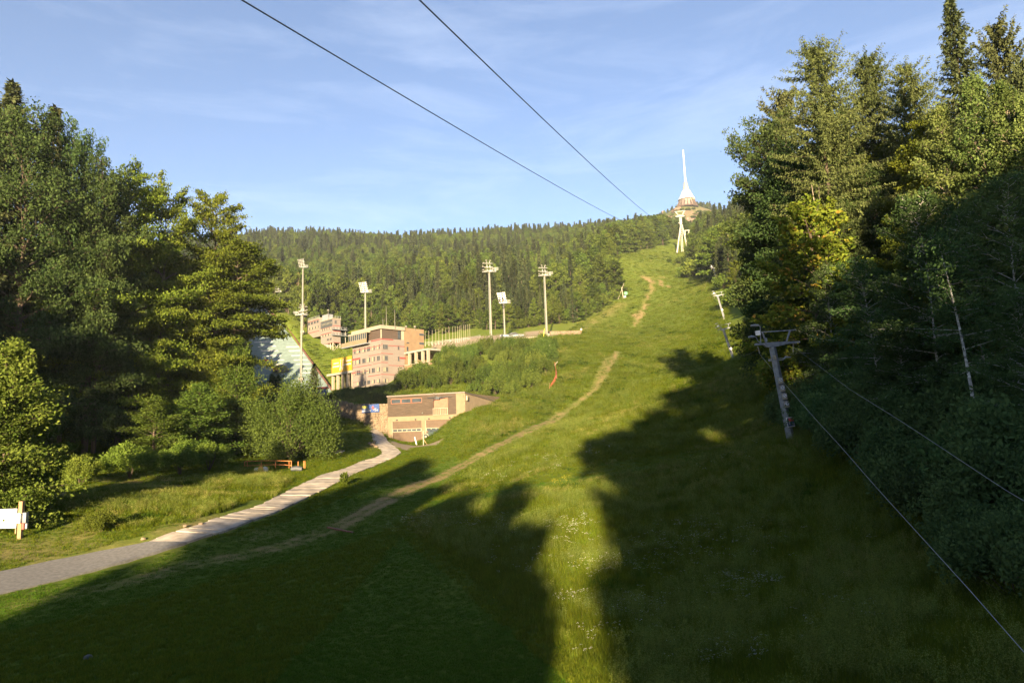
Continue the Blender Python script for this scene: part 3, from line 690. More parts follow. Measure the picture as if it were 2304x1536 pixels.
tree_px('beech_b', 'beech_tree', 'shaded beech filling the gap below the forked beech', 'beech', 425, 585, 100, .9)
tree_px('beech_b', 'beech_tree', 'low sunlit beech beside the big round bush', 'beech', 486, 770, 98, 1.1)
for lab, u, v, Y, w in (('sunlit young tree hiding the foot of the spreading beech',528,846,100,1.3),('slim young tree before the bare stem of the spreading beech',536,752,97,.75),('young tree left of the big round bush',496,838,97,1.4),('young tree in the middle of the left wood edge',446,858,87,1.5),('low sapling in half shade before the left wood',398,905,82,1.6),('low sapling right of the bright leafy bush',350,888,79,1.5)):
    tree_px('young', 'young_tree', lab, 'young tree', u, v, Y, w)
tree_px('maple_b', 'maple_tree', 'dark maple in front of the foot of the ski jump', 'maple', 548, 806, 108, 1.0)
tree_px('maple_b', 'maple_tree', 'small dark maple before the green landing slope, right of its neighbour', 'maple', 622, 838, 118, .9)
tree_px('young', 'young_tree', 'young sunlit maple with many upright shoots at the left edge', 'young tree', 28, 758, 48, 1.0)
tree_px('young', 'young_tree', 'lower young tree behind the white board, cut by the left edge', 'young tree', -22, 830, 47, 1.0)
tree_px('young', 'young_tree', 'smallest young tree right of the upright young maple', 'young tree', 72, 880, 52, 1.0)
tree_px('spruce_b', 'spruce_tree', 'small pale spruce behind the big round bush', 'spruce', 706, 816, 116, 1.5)
bb = on(*P(652, 1042, 96)[:2]); zt = P(650, 856, 96)[2]-bb[2]
plant('big_bush', 'willow_bush', 'big round willow bush beside the concrete path', 'bush', sink(bb), 1.2, (.98, .98, zt/11.5))
for k, (key, u, v, Y, s, lab) in enumerate([
    ('bush_a', 292, 1078, 68, 1.05, 'bright leafy bush at the foot of the large beech'),
    ('bush_b', 405, 1062, 74, .8, 'low bush in the half shade right of the bright leafy bush'),
    ('bush_a', 470, 1052, 80, .95, 'low bush left of the orange barrier under the trees'),
    ('bush_b', 60, 1112, 52, .8, 'leafy bush beside the low railings under the young trees'),
    ('bush_a', 10, 1120, 48, .9, 'bush above the white board at the left edge'),
    ('bush_b', 180, 1092, 63, .6, 'small shaded bush right of the low railings'),
    ('bush_a', 225, 1185, 47, .45, 'low clump of bramble beside the wooden post'),
    ('bush_b', 728, 1012, 100, .7, 'shaded bush at the right foot of the big round bush')]):
    g = on(*P(u, v, Y)[:2]); plant(key, 'leafy_bush', lab, 'bush', sink(g, .1), k*1.9, s)
# the wood behind the left trees
rs = np.random.RandomState(71)
left_fill = [(-95,108),(-84,100),(-76,112),(-68,118),(-88,122),(-60,108),(-54,120),(-74,88),(-62,92),(-86,86),(-98,92),(-66,78),(-72,70),(-56,80),(-79,63),(-66,128),(-80,135)]
for k, (x, y) in enumerate(left_fill):
    key = ('maple_b', 'beech_b', 'spruce_b')[k % 3]; g = on(x+rs.uniform(-2, 2), y); s = rs.uniform(.80, 1.0)*(.78 if x > -62 else 1)
    plant(key, {'m': 'maple_tree', 'b': 'beech_tree', 's': 'spruce_tree'}[key[0]], 'unseen tree beyond the left edge, added to shade the left wood', 'tree', sink(g), rs.uniform(0, 6), s, 'trees inside the dark wood on the left')
# right-hand wood
R_ = [
 ('larch_a','larch_tree','tall airy larch on the far left of the right-hand wood','larch',1832,96,62,.95,None),
 ('larch_b','larch_tree','second airy larch, pale top right of the tallest larch','larch',1946,118,67,.95,None),
 ('fir_wide','fir_tree','wide dark fir reaching out over the slope left of the tall larch','fir',1760,200,84,.85,.6),
 ('maple_b','maple_tree','full dark maple bulging over the slope below the wide fir','maple',1728,262,82,.8,None),
 ('maple_b','maple_tree','green maple crown between the two larches','maple',1885,222,70,.6,None),
 ('larch_b','larch_tree','yellow-green larch with a ragged top before the tall spruce','larch',2036,136,60,.9,None),
 ('spruce_a','spruce_tree','tallest spruce, its tip touching the top of the picture','spruce',2136,-6,50,.82,None),
 ('fir_wide','fir_tree','leaning fir with bare twigs right of the tallest spruce','fir',2236,44,53,.75,2.0),
 ('fir_wide','fir_tree','fir with sparse boughs cut by the right edge','fir',2300,130,47,.75,1.0),
 ('poplar','poplar_tree','sunlit poplar with a pale stem, leftmost of the poplars','poplar',2112,236,46,.8,None),
 ('poplar','poplar_tree','poplar with two pale dome tops below the tallest spruce','poplar',2182,170,44,.8,None),
 ('poplar','poplar_tree','poplar with a pale forked stem near the right edge','poplar',2250,182,42,.8,None),
 ('poplar','poplar_tree','poplar cut by the right edge','poplar',2312,215,40,.9,None),
 ('maple_b','maple_tree','rounded soft green maple below the second larch','maple',1950,380,62,.9,None),
 ('gold','chestnut_tree','tree with yellow and orange turning leaves','tree',1812,450,55,1.05,.3),
 ('beech_b','beech_tree','beech behind the turning tree','beech',1870,440,70,1.0,None),
 ('beech_b','beech_tree','sunlit beech below the wide fir','beech',1742,470,84,.75,None),
 ('spruce_b','spruce_tree','spruce at the edge of the slope left of the sunlit beech','spruce',1696,500,98,.8,None),
 ('beech_b','beech_tree','low beech at the edge of the slope behind the second lift pylon','beech',1652,585,225,.75,None),
 ('beech_b','beech_tree','half-lit beech above the nearest lift pylon','beech',1775,640,68,.7,None),
 ('maple_b','maple_tree','full green maple between the two larches, lower down','maple',1890,300,74,1.0,None),
 ('beech_b','beech_tree','dark green beech filling the space below the yellow-green larch','beech',2010,300,66,.95,None),
 ('beech_b','beech_tree','tall beech in shade under the tallest spruce','beech',2090,262,56,.8,None),
 ('maple_b','maple_tree','green maple low on the slope edge behind the turning tree','maple',1700,560,120,.6,None),
 ('maple_b','maple_tree','maple standing between the wide fir and the tall larch','maple',1785,330,72,.95,None),
 ('beech_b','beech_tree','olive beech overhanging the slope under the wide fir','beech',1752,372,86,.8,None),
 ('maple_b','maple_tree','maple just left of the soft green maple','maple',1880,490,60,.85,None),
 ('beech_b','beech_tree','sunlit beech right of the soft green maple','beech',2030,470,50,.7,None),
 ('birch','birch_tree','shaded birch beside the turning tree','birch',1850,590,53,1.1,None),
 ('birch','birch_tree','shaded birch with dense small leaves below the soft green maple','birch',1945,575,47,1.3,None),
 ('birch','birch_tree','dark birch before the poplars','birch',2062,425,39,1.1,None),
 ('birch','birch_tree','dark birch filling the right edge of the picture','birch',2255,395,34,1.1,None),
 ('birch','birch_tree','dark birch with a leaning top between the poplars and the right edge','birch',2170,470,37,1.0,None),
 ('birch','birch_tree','low dark birch close to the lift cables','birch',2010,700,41,1.3,None),
 ('birch','birch_tree','low dark birch just right of the nearest lift pylon','birch',1862,760,52,1.4,None),
 ('birch','birch_tree','low dark birch at the right edge above the cables','birch',2290,640,29,1.2,None),
]
for r in R_: tree_px(r[0], r[1], r[2], r[3], r[4], r[5], r[6], r[7], r[8])
# leaning birch with a long white stem
g = on(*P(2206, 1010, 32)[:2]); t = thing('birch_tree', 'slender birch with a long leaning white stem in the dark wood', 'birch', sink(g))
wd = Wood(); e = P(2112, 545, 33.5)-g; hz = np.linspace(0, 1, 9); pts = e*hz[:,None]+np.stack([.25*np.sin(hz*3.1), 0*hz, 0*hz], 1)
wd.tube(pts, .11*(1-.8*hz), 7)
rs = np.random.RandomState(77); Vs, Fs, T = [], [], []
for k in range(26):
    s = rs.uniform(.45, 1.05); b0 = np.array([np.interp(s, hz, pts[:,i]) for i in range(3)]); a = rs.uniform(0, 6.28); L = rs.uniform(.8, 2.0)
    e2 = b0+np.array([math.cos(a)*L, math.sin(a)*L, rs.uniform(-.3, .7)]); wd.tube([b0, e2], [.02, .006], 3)
    c = 120; tt = rs.uniform(.1, 1.1, c); pos = b0+(e2-b0)*tt[:,None]+rs.normal(0, .3, (c, 3)); sz = .17*rs.uniform(.6, 1.3, c)
    V, F = leaf_quads(pos, unit(rs.normal(0, 1, (c, 3))+[0, 0, -.7]), unit(rs.normal(0, 1, (c, 3))), sz, sz*.6, .1); Vs.append(V); Fs.append(F); T.append(rs.uniform(.1, .8, c))
link('trunk', wd.mesh('leaning_birch_trunk', M['birch_bark']), t); link('crown', crown_mesh('leaning_birch_crown', Vs, Fs, T, M['birch_leaf']), t)
# bare snag
g = on(*P(1836, 480, 60)[:2]); top = P(1832, 412, 60); t = thing('dead_tree', 'bare pale snag with three forks above the turning tree', 'dead tree', sink(g))
wd = Wood(); H = top[2]-g[2]
wd.tube([(0,0,0),(.1,0,H*.5),(0,0,H*.86),(-.15,0,H)], [.16,.12,.07,.02], 6); wd.tube([(0,0,H*.86),(.5,.1,H*.93),(.55,.1,H*.99)], [.05,.03,.01], 4); wd.tube([(0,0,H*.84),(-.4,0,H*.90),(-.42,0,H*.95)], [.05,.03,.01], 4)
link('trunk', wd.mesh('snag_trunk', M['pale_bark']), t)
# undergrowth along the edge of the right wood
ug = [(1800,930,53,1.0),(1835,985,50,.8),(1880,1010,46,.9),(1930,1060,42,.9),(1990,1090,39,1.0),(2040,1150,35,.9),(2090,1190,32,.9),(2150,1240,29,.8),(2200,1310,26,.75),(2250,1370,23,.7),(2300,1420,21,.7),
      (2290,1250,26,1.0),(2230,1180,29,1.0),(2150,1120,34,1.0),(2070,1040,38,1.0),(1985,980,44,1.1),(1900,930,49,1.1),(1960,870,50,1.2),(2080,930,42,1.2),(2200,1040,34,1.2),(2290,1100,28,1.2),(1800,880,60,.8),(1790,830,66,.8),(1765,790,78,.9),(1745,750,90,.9),(2120,1000,40,1.0)]
for k, (u, v, Y, s) in enumerate(ug):
    g = on(*P(u, v, Y)[:2])
    plant('dark_bush', 'shaded_bush', 'dark leafy bush in the shade '+('above the haul ropes, beside the nearest lift pylon' if v < 900 else 'between the two haul ropes' if v < u*.62-130 else 'on the grass edge below the right-hand wood'), 'bush', sink(g, .2), k*2.1, (s*.85, s*.85, s*.8), 'shaded bushes along the edge of the right-hand wood')
# the wood deeper on the right
rf = []
for k in range(70):
    y = rs.uniform(34, 150); x = max(27+.05*y, .36*y+16)+rs.uniform(4, 42); rf.append((x, y))
for k, (x, y) in enumerate(rf):
    key = ('maple_b', 'spruce_b', 'birch')[k % 3]; g = on(x, y)
    plant(key, {'m': 'maple_tree', 'b': 'birch_tree', 's': 'spruce_tree'}[key[0]], 'tree inside the dark wood on the right', 'tree', sink(g), rs.uniform(0, 6), rs.uniform(.55, .78), 'trees inside the dark wood on the right')
# trees behind the viewpoint: they throw the long shadows over the slope
te, la, ha = math.tan(SUN_EL), np.array([math.cos(SUN_AZ), -math.sin(SUN_AZ)]), np.array([-math.sin(SUN_AZ), -math.cos(SUN_AZ)])
for k, (s, z30, t, half) in enumerate([(-22.6,15.6,30,4.2),(-19.5,9,38,5.5),(-16.2,10.6,31,4.0),(-11.5,8.6,29,4.2),(-6.6,9.6,30,2.7),(-9,6.5,38,5.5),(-4.0,5.6,31,2.8),(-14,7,40,5.5),(-22,7,42,4.4),(-2.5,2.6,28,1.6),(-5,3.5,40,3.6),
      (4.1,17.4,34,3.6),(7.6,21,35,4.2),(5.2,13,29,3.9),(10.9,23,36,3.5),(9.6,15,30,5.0),(15.4,20.2,33,3.4),(20.8,25,34,3.9),(24.5,27,36,4.6),(29,28,33,4.8),(34,29,35,5.0),(39,30,33,5.0),(45,31.5,35,5.5),(51,33,32,5.5),(58,35,34,6),
      (26,16,27,5),(33,17,26,5),(40,18,26,5),(20,14,28,5),(14,9,28,5),(3.8,5,42,2.6),(8,8,44,5),(15,10,44,5),(22,12,44,5),(30,14,44,6)]):
    p = la*s+ha*t; g = on(p[0], p[1]); z30 = z30+1.2 if z30 >= 24 else z30+min(4.6, 2+.17*z30); z = z30+(t-30)*te; H = z-g[2]
    plant('screen', 'maple_tree', 'tree behind the viewpoint whose shadow lies across the meadow', 'tree', sink(g), k*1.3, (half/6.3, half/6.3, H/24.5), 'trees behind the viewpoint')
p = la*.9+ha*34; g = on(p[0], p[1]); plant('crown_high', 'maple_tree', 'tree behind the viewpoint whose shadow lies across the meadow', 'tree', sink(g), 2.5, (.52, .52, (21.0+4*te-g[2])/38), 'trees behind the viewpoint')
p = la*15.6+ha*52; g = on(p[0], p[1]); plant('crown_high', 'maple_tree', 'tree behind the viewpoint whose shadow lies across the meadow', 'tree', sink(g), .5, (1.0, 1.0, (35.5+22*te-g[2])/38), 'trees behind the viewpoint')
for k, (x, y, s) in enumerate([(-60,16,1.45),(-68,26,1.5),(-76,36,1.5),(-84,40,1.5),(-92,50,1.5)]):  # unseen trees past the left edge, added to throw shade on the left maples
    g = on(x, y); plant('screen', 'maple_tree', 'unseen tree beyond the left edge, added to shade the left wood', 'tree', sink(g), k*1.7, s, 'trees inside the dark wood on the left')

# ------------------------------------------------------------------ the forest on the hill
rs = np.random.RandomState(91)
MEADOW = gpoly([(1215,778),(1300,729),(1355,701),(1392,674),(1384,640),(1374,612),(1370,586),(1440,562),(1530,545),(1556,552),(1560,600),(1615,640),(1640,700),(1690,850),(1700,1000),(1500,1100),(1200,1000)])
NOFOREST = [MEADOW, gpoly([(535,735),(590,690),(650,715),(690,760),(790,755),(850,800),(760,890),(560,885)]), gpoly([(690,790),(950,772),(1075,746),(1310,728),(1310,800),(900,900),(700,900)])]
cand = []
yy = 150.0
pts = []
while yy < 1330:
    st = 6.2 if yy < 500 else 6.8
    xs = np.arange(-.86*yy-60, .86*yy+60, st)
    pts.append(np.stack([xs+rs.uniform(-2.6, 2.6, len(xs)), yy+rs.uniform(-2.6, 2.6, len(xs))], 1)); yy += st
pts = np.concatenate(pts)
ok = np.ones(len(pts), bool)
for pl in NOFOREST: ok &= ~in_poly(pts[:,0], pts[:,1], pl)
ok &= ~((pts[:,1] < 262) & (pts[:,0] > -.36*pts[:,1]-8) & (pts[:,0] < .33*pts[:,1]+12))
ok &= ~((pts[:,1] < 150) | ((np.abs(pts[:,0]) < 60) & (pts[:,1] < 200)))
hd = np.clip(1.5-np.hypot(pts[:,0]-ROCKTOP[0], (pts[:,1]-ROCKTOP[1])*.55)/70, 0, 1)
ok &= ~((hd > .12) & (rs.rand(len(pts)) < .93)) & ~((hd > .5))
# nothing stands in the lift lane up to the cable-car pylon
lane0, lane1 = np.array(P(1530,568,480)[:2]), np.array([ROCKTOP[0]-4, 1100.0])
dl, _ = seg_dist(pts[:,0], pts[:,1], [tuple(lane0), tuple(lane1)])
ok &= ~((dl < 13) & (pts[:,1] > 440) & (pts[:,1] < 620))
pts = pts[ok]
gz = ground(pts[:,0], pts[:,1]); dist = np.hypot(pts[:,0], pts[:,1])
nse = vnoise(pts[:,0], pts[:,1], 60, 95)*.7+vnoise(pts[:,0], pts[:,1], 18, 96)*.5
spr = rs.rand(len(pts)) < np.clip((nse-.52)*2.8+.25*(pts[:,1] > 760)-.2*(gz < 45), .05, .93)
hh = np.where(spr, rs.uniform(.50, 1.18, len(pts)), rs.uniform(.55, 1.10, len(pts)))
edge_low = (pts[:,1] < 330) & (pts[:,0] > -90) & (pts[:,0] < 60)
hh = np.where(edge_low, hh*.55, hh)
var = np.where(spr, rs.randint(0, 4, len(pts)), rs.randint(0, 3, len(pts)))
# which show largest: in the frame, not hidden behind the near woods
pc = np.stack([pts[:,0], pts[:,1], gz+14*hh], 1) @ CAMR
uu = 1152+FPX*pc[:,0]/-pc[:,2]; vv = 768-FPX*pc[:,1]/-pc[:,2]
seen = (uu > 600) & (uu < 1690) & (vv > 380) & (vv < 900)
def region(u, v=0):
    hi = '' if v == 0 else ', low at its foot' if v > 690 else ', halfway up' if v > 600 else ', near the ridge'
    return ('behind the ski jump' if u < 720 else 'above the stadium buildings' if u < 970 else 'behind the floodlights' if u < 1260 else 'beside the upper ski slope')+hi
single = np.zeros(len(pts), bool)
for flag, nm, cat in ((True, 'spruce_tree', 'spruce'), (False, 'broadleaf_tree', 'tree')):
    idx = np.where((spr == flag) & seen)[0]; idx = idx[np.argsort(dist[idx]/hh[idx])][:285]; single[idx] = True
    for i in idx:
        key = ('hill_spruce_%d' if flag else 'hill_leaf_%d') % var[i]
        reg = region(uu[i]); reg2 = region(uu[i], vv[i])
        plant(key, nm, ('dark pointed spruce' if flag else 'round-crowned green tree')+' of the hillside forest '+reg2, cat, (pts[i,0], pts[i,1], gz[i]-.3), rs.uniform(0, 6.28), (hh[i]*rs.uniform(.85, 1.2),)*2+(hh[i],), ('spruces ' if flag else 'broadleaf trees ')+reg)
def joined(key):
    a, b_ = PROTO[key]; n1 = len(a.vertices)
    va = np.empty(n1*3, np.float32); a.vertices.foreach_get('co', va); vb = np.empty(len(b_.vertices)*3, np.float32); b_.vertices.foreach_get('co', vb)
    fa = np.empty(len(a.loops), np.int32); a.loops.foreach_get('vertex_index', fa); fb = np.empty(len(b_.loops), np.int32); b_.loops.foreach_get('vertex_index', fb)
    ti = np.empty(len(b_.polygons), np.float32); b_.attributes['tint'].data.foreach_get('value', ti)
    return mesh_np(key+'_joined', np.r_[va.reshape(-1, 3), vb.reshape(-1, 3)], np.r_[fa.reshape(-1, 4), fb.reshape(-1, 4)+n1], False,
                   {'tint': ('FACE', np.r_[np.full(len(a.polygons), .3, np.float32), ti])}, [a.materials[0], b_.materials[0]], np.r_[np.zeros(len(a.polygons), int), np.ones(len(b_.polygons), int)])
def scatter(name, label, P3, sources, idx, scl, rotz, tilt=None):
    """one object of many copies: geometry nodes place each source on the points"""
    col = bpy.data.collections.new(name+'_sources')
    for k, me in enumerate(sources):
        o = bpy.data.objects.new('%s_source_%02d' % (name, k), me); col.objects.link(o)
    me = bpy.data.meshes.new(name); me.vertices.add(len(P3)); me.vertices.foreach_set('co', np.asarray(P3, np.float32).ravel())
    a = me.attributes.new('pick', 'INT', 'POINT'); a.data.foreach_set('value', np.asarray(idx, np.int32))
    a = me.attributes.new('size', 'FLOAT_VECTOR', 'POINT'); a.data.foreach_set('vector', np.asarray(scl, np.float32).ravel())
    rot = np.zeros((len(P3), 3), np.float32); rot[:,2] = rotz
    if tilt is not None: rot[:,:2] = tilt
    a = me.attributes.new('turn', 'FLOAT_VECTOR', 'POINT'); a.data.foreach_set('vector', rot.ravel())
    me.update(); o = tag(link(name, me), label, None, None, 'stuff')
    ng = bpy.data.node_groups.new(name+'_scatter', 'GeometryNodeTree')
    ng.interface.new_socket('Geometry', in_out='INPUT', socket_type='NodeSocketGeometry'); ng.interface.new_socket('Geometry', in_out='OUTPUT', socket_type='NodeSocketGeometry')
    N, Lk = ng.nodes, ng.links
    gi, go = N.new('NodeGroupInput'), N.new('NodeGroupOutput'); ci = N.new('GeometryNodeCollectionInfo'); ci.inputs['Collection'].default_value = col
    ci.inputs['Separate Children'].default_value = True; ci.inputs['Reset Children'].default_value = True
    ip = N.new('GeometryNodeInstanceOnPoints'); ip.inputs['Pick Instance'].default_value = True
    def na(nm, ty):
        q = N.new('GeometryNodeInputNamedAttribute'); q.data_type = ty; q.inputs['Name'].default_value = nm; return q.outputs['Attribute']
    er = N.new('FunctionNodeEulerToRotation'); Lk.new(na('turn', 'FLOAT_VECTOR'), er.inputs[0])
    Lk.new(gi.outputs[0], ip.inputs['Points']); Lk.new(ci.outputs[0], ip.inputs['Instance']); Lk.new(na('pick', 'INT'), ip.inputs['Instance Index'])
    Lk.new(er.outputs[0], ip.inputs['Rotation']); Lk.new(na('size', 'FLOAT_VECTOR'), ip.inputs['Scale']); Lk.new(ip.outputs[0], go.inputs[0])
    md = o.modifiers.new('scatter', 'NODES'); md.node_group = ng
    return o
for flag, nm, lab, keys in ((True, 'spruce_forest', 'mass of smaller spruces covering the mountainside up to the ridge', ['hill_spruce_%d' % i for i in range(4)]),
                      (False, 'broadleaf_forest', 'mass of broadleaf trees covering the mountainside between the spruces', ['hill_leaf_%d' % i for i in range(3)])):
    k = np.where((spr == flag) & ~single)[0]
    w = hh[k]*rs.uniform(.85, 1.2, len(k))
    scatter(nm, lab, np.stack([pts[k,0], pts[k,1], gz[k]-.3], 1), [joined(q) for q in keys], var[k], np.stack([w, w, hh[k]], 1), rs.uniform(0, 6.28, len(k)))
print('forest', len(pts), 'single', single.sum())
# a dead spruce and the bushes on the upper slope
g = on(*P(671, 700, 330)[:2]); tp = P(671, 612, 330); t = plant('hill_dead', 'dead_spruce', 'dead reddish spruce left of the tall double floodlight', 'spruce', sink(g), 0, (tp[2]-g[2])/22.0)
for k, (u, v, Y, s) in enumerate([(1568,638,345,2.0),(1590,642,330,1.5),(1545,632,350,1.3),(1600,628,360,1.6),(1552,600,410,1.6),(1580,602,400,1.9),(1615,612,380,1.8),(1530,590,430,1.0),(1505,592,430,.5),(1565,575,460,1.6),(1600,570,450,2.0),(1630,640,300,1.4),(1632,668,265,1.2),(1648,700,225,1.2)]):
    g = on(*P(u, v, Y)[:2]); plant('hill_bush', 'slope_bush', 'rounded bush on the upper ski slope below the white cable-car pylon', 'bush', sink(g, .2), k*1.7, s, 'bushes on the upper slope')
for k, (u, v, Y, s) in enumerate([(1385,668,335,1.2),(1372,682,320,1.3),(1355,695,310,1.3),(1335,706,300,1.2),(1312,716,290,1.2),(1290,724,285,1.1),(1265,730,280,1.1),(1380,650,350,1.5),(1350,680,330,1.6),(1240,738,275,1.0),(1215,742,272,.9),(1190,744,270,.9),(1165,746,268,.8)]):
    g = on(*P(u, v, Y)[:2]); plant('hill_bush', 'slope_bush', 'bush at the forest edge left of the ski slope', 'bush', sink(g, .2), k*1.3, s, 'bushes at the forest edge')
# shrubs on the bank between garage and stadium
bk = []
BANKPX = [(882,888),(905,868),(940,850),(985,822),(1012,806),(1060,796),(1120,784),(1180,775),(1225,772),(1243,790),(1247,830),(1225,862),(1180,885),(1130,903),(1090,892),(1046,882),(960,884)]
BANK = gpoly(BANKPX)
xs = [p[0] for p in BANK]; ys = [p[1] for p in BANK]
tries = 0
while len(bk) < 105 and tries < 6000:
    tries += 1; x, y = rs.uniform(min(xs), max(xs)), rs.uniform(min(ys), max(ys))
    if not in_poly(np.array([x]), np.array([y]), BANK)[0]: continue
    if any((x-a)**2+(y-b_)**2 < 2.1**2 for a, b_ in bk): continue
    bk.append((x, y))
for k, (x, y) in enumerate(bk):
    g = on(x, y); s = rs.uniform(.72, 1.12)
    c_ = np.array([x, y, g[2]+1.5]) @ CAMR; ub = 1152-FPX*c_[0]/c_[2]; vb = 768+FPX*c_[1]/c_[2]
    pl2 = ('above the garage roof' if ub < 985 else 'below the terrace wall' if ub < 1130 else 'beside the red net')
    row = 'upper' if vb < 898-.30*(ub-880)-18 else 'lower'
    plant(('bank_a', 'bank_b')[k % 2], 'bank_shrub', 'feathery sunlit shrub in the '+row+' part of the bank, '+pl2, 'shrub', sink(g, .25), rs.uniform(0, 6), (s, s, s*rs.uniform(.8, 1.0)), 'shrubs on the stadium bank')
for k in range(26):
    f = k/25; g = on(*(P(748, 893, 168)[:2]*(1-f)+P(876, 897, 158)[:2]*f)); g[1] += rs.uniform(-2, 6); g = on(g[0], g[1]); s = rs.uniform(.35, .6)
    plant('bank_b', 'wall_shrub', 'low shrub growing along the top of the stone retaining wall', 'shrub', sink(g, .2), rs.uniform(0, 6), s, 'shrubs above the retaining wall')

for k, (u, v, Y, s) in enumerate([(1498,489,1100,.8),(1512,484,1095,1.0),(1522,480,1098,.8),(1535,476,1095,.9),(1548,478,1090,1.1),(1560,474,1098,.8),(1572,478,1090,1.2),(1580,484,1080,1.3),(1520,497,1070,1.2),(1535,503,1060,1.3),(1560,500,1060,1.2),(1575,498,1060,1.5),(1588,480,1095,1.4),(1510,500,1075,1.2),(1565,488,1075,1.0),(1500,505,1080,1.3)]):
    g = on(*P(u, v, Y)[:2]); plant('hill_bush', 'heath_bush', 'low bush in the rocky heath just below the television tower', 'bush', sink(g, .2), k*1.3, (s*1.3, s*1.3, s*.8), 'bushes in the summit heath')

# ------------------------------------------------------------------ grass and flowers
def blades(seed, n, h, spread, w, m, lean=.35, heads=None):
    rs = np.random.RandomState(seed); V, F, T = [], [], []; o = 0
    for i in range(n):
        a = rs.uniform(0, 6.28); r = spread*math.sqrt(rs.rand()); b = np.array([math.cos(a)*r, math.sin(a)*r, -.03])
        hh = h*rs.uniform(.55, 1.15); la_ = rs.uniform(.05, lean)*hh; az = rs.uniform(0, 6.28); d = np.array([math.cos(az), math.sin(az), 0])
        s = np.array([-d[1], d[0], 0])*w*rs.uniform(.7, 1.3)
        mid = b+np.array([0, 0, hh*.55])+d*la_*.35; tip = b+np.array([0, 0, hh])+d*la_*1.2
        V += [b-s, b+s, mid+s*.8, mid-s*.8, tip]; F += [(o, o+1, o+2), (o, o+2, o+3), (o+3, o+2, o+4)]; t = rs.uniform(.15, .85); T += [t*.7, t*.85, t]; o += 5
        if heads and rs.rand() < heads[0]:
            for q in range(heads[1]):
                c = tip+rs.normal(0, heads[2], 3)*np.array([1, 1, heads[4]]); x = rs.normal(0, 1, 3); x /= np.linalg.norm(x); y = np.cross(x, rs.normal(0, 1, 3)); y /= np.linalg.norm(y)
                V += [c, c+x*heads[3], c+y*heads[3]]; F += [(o, o+1, o+2)]; T += [1.0]; o += 3
    return mesh_np('tuft', np.array(V), np.array(F), False, {'tint': ('FACE', np.array(T))}, [m])
flower_w = leaf_mat('white_umbel', (.06,.095,.015), (.62,.62,.54), trans=.2, extra=(.86,(.16,.19,.04)))
flower_y = leaf_mat('yellow_petal', (.06,.095,.015), (.85,.62,.04), trans=.2, extra=(.86,(.16,.19,.04)))
T_SHORT = [blades(200+i, 26, .085, .17, .0075, M['mown_blade'], .8) for i in range(3)]
T_MID = [blades(210+i, 22, .22, .17, .008, M['grass_blade'], .6) for i in range(3)]
T_TALL = [blades(220+i, 26, .50, .22, .0085, M['grass_blade'], .45) for i in range(3)]
T_SEED = [blades(230+i, 20, .72, .22, .006, M['seed_grass'], .3, heads=(.8, 6, .03, .035, 3.0)) for i in range(2)]
T_WF = [blades(240+i, 10, .75, .30, .006, flower_w, .25, heads=(.5, 10, .036, .018, .25)) for i in range(2)]
T_YF = [blades(250, 12, .38, .22, .006, flower_y, .3, heads=(.35, 4, .02, .018, .5))]
T_WEED = [blades(260+i, 34, .34, .30, .022, M['weed_leaf'], 1.0) for i in range(2)]
T_STRAW = [blades(270+i, 22, .52, .20, .006, M['straw'], .4, heads=(.6, 5, .03, .03, 3.0)) for i in range(2)]
rs = np.random.RandomState(101)
NG = 400000
az = rs.uniform(math.radians(-40.5), math.radians(41), NG); r = np.exp(rs.uniform(math.log(14.5), math.log(520), NG))
x, y = r*np.sin(az), r*np.cos(az)
mk = masks(x, y)
droad, _ = seg_dist(x, y, _ROADC)
dtr = np.minimum(seg_dist(x, y, TRACK)[0], np.minimum(seg_dist(x, y, TRACK_UP)[0]+1.2, seg_dist(x, y, TRACK_UP2)[0]+1.2)); mk['tall'] = mk['tall']*np.clip((dtr-1.2)/3.5, 0, 1)
keep = (droad > np.where(y > 60, 1.75, np.where(x < -22, 2.6, 1.9))+.9*(vnoise(x, y, .9, 7)-.5)-.2) & (rs.rand(NG) > mk['dirt']*1.6) & (mk['gravel'] < .3)
gar = in_poly(x, y, [(-26.3,139.7),(-9.7,134.4),(-3,157),(-20,162)]); keep &= ~gar
side_ = in_poly(x, y, gpoly([(636,712),(700,772),(790,772),(850,800),(800,880),(752,888),(748,872)])); keep &= (~((y > 180) & (x < -22)) & ~((r > 190) & ~in_poly(x, y, MEADOW))) | (side_ & ~in_poly(x, y, JPOLY))
x, y, r = x[keep], y[keep], r[keep]; tall = mk['tall'][keep]; n = len(x)
z = ground(x, y)
patch = vnoise(x, y, 4.5, 111)*.6+vnoise(x, y, 1.3, 112)*.5
u1 = rs.rand(n)
kind = np.where(tall < .10, 0, np.where(tall < .30, np.where(u1 < .5, 0, 1), np.where(u1 < .62-.7*(patch-.5), 1, 2)))
kind = np.where((tall > .35) & (rs.rand(n) < np.clip((patch-.42)*.55, 0, .16)), 3, kind)
idx = np.select([kind == 0, kind == 1, kind == 2], [rs.randint(0, 3, n), 3+rs.randint(0, 3, n), 6+rs.randint(0, 3, n)], 9+rs.randint(0, 2, n))
wn1 = vnoise(x, y, 5.5, 131)*.7+vnoise(x, y, 1.6, 132)*.4; wn2 = vnoise(x, y, 13, 133)*.7+vnoise(x, y, 3, 134)*.4
weed = (rs.rand(n) < np.clip((wn1-.66)*1.6, 0, .25)) & (tall > .25) & (y > 24)
straw = ~weed & (rs.rand(n) < np.clip((wn2-.62)*.9, 0, .15)) & (tall > .25) & (y > 26)
idx = np.where(weed, 11+rs.randint(0, 2, n), np.where(straw, 13+rs.randint(0, 2, n), idx))
mh = np.clip(r/38, .85, 4.2); mv = np.clip(r/80, .85, 1.25)*rs.uniform(.7, 1.25, n)
mv = np.where((tall >= .10) & (tall < .45), mv*.8, mv)
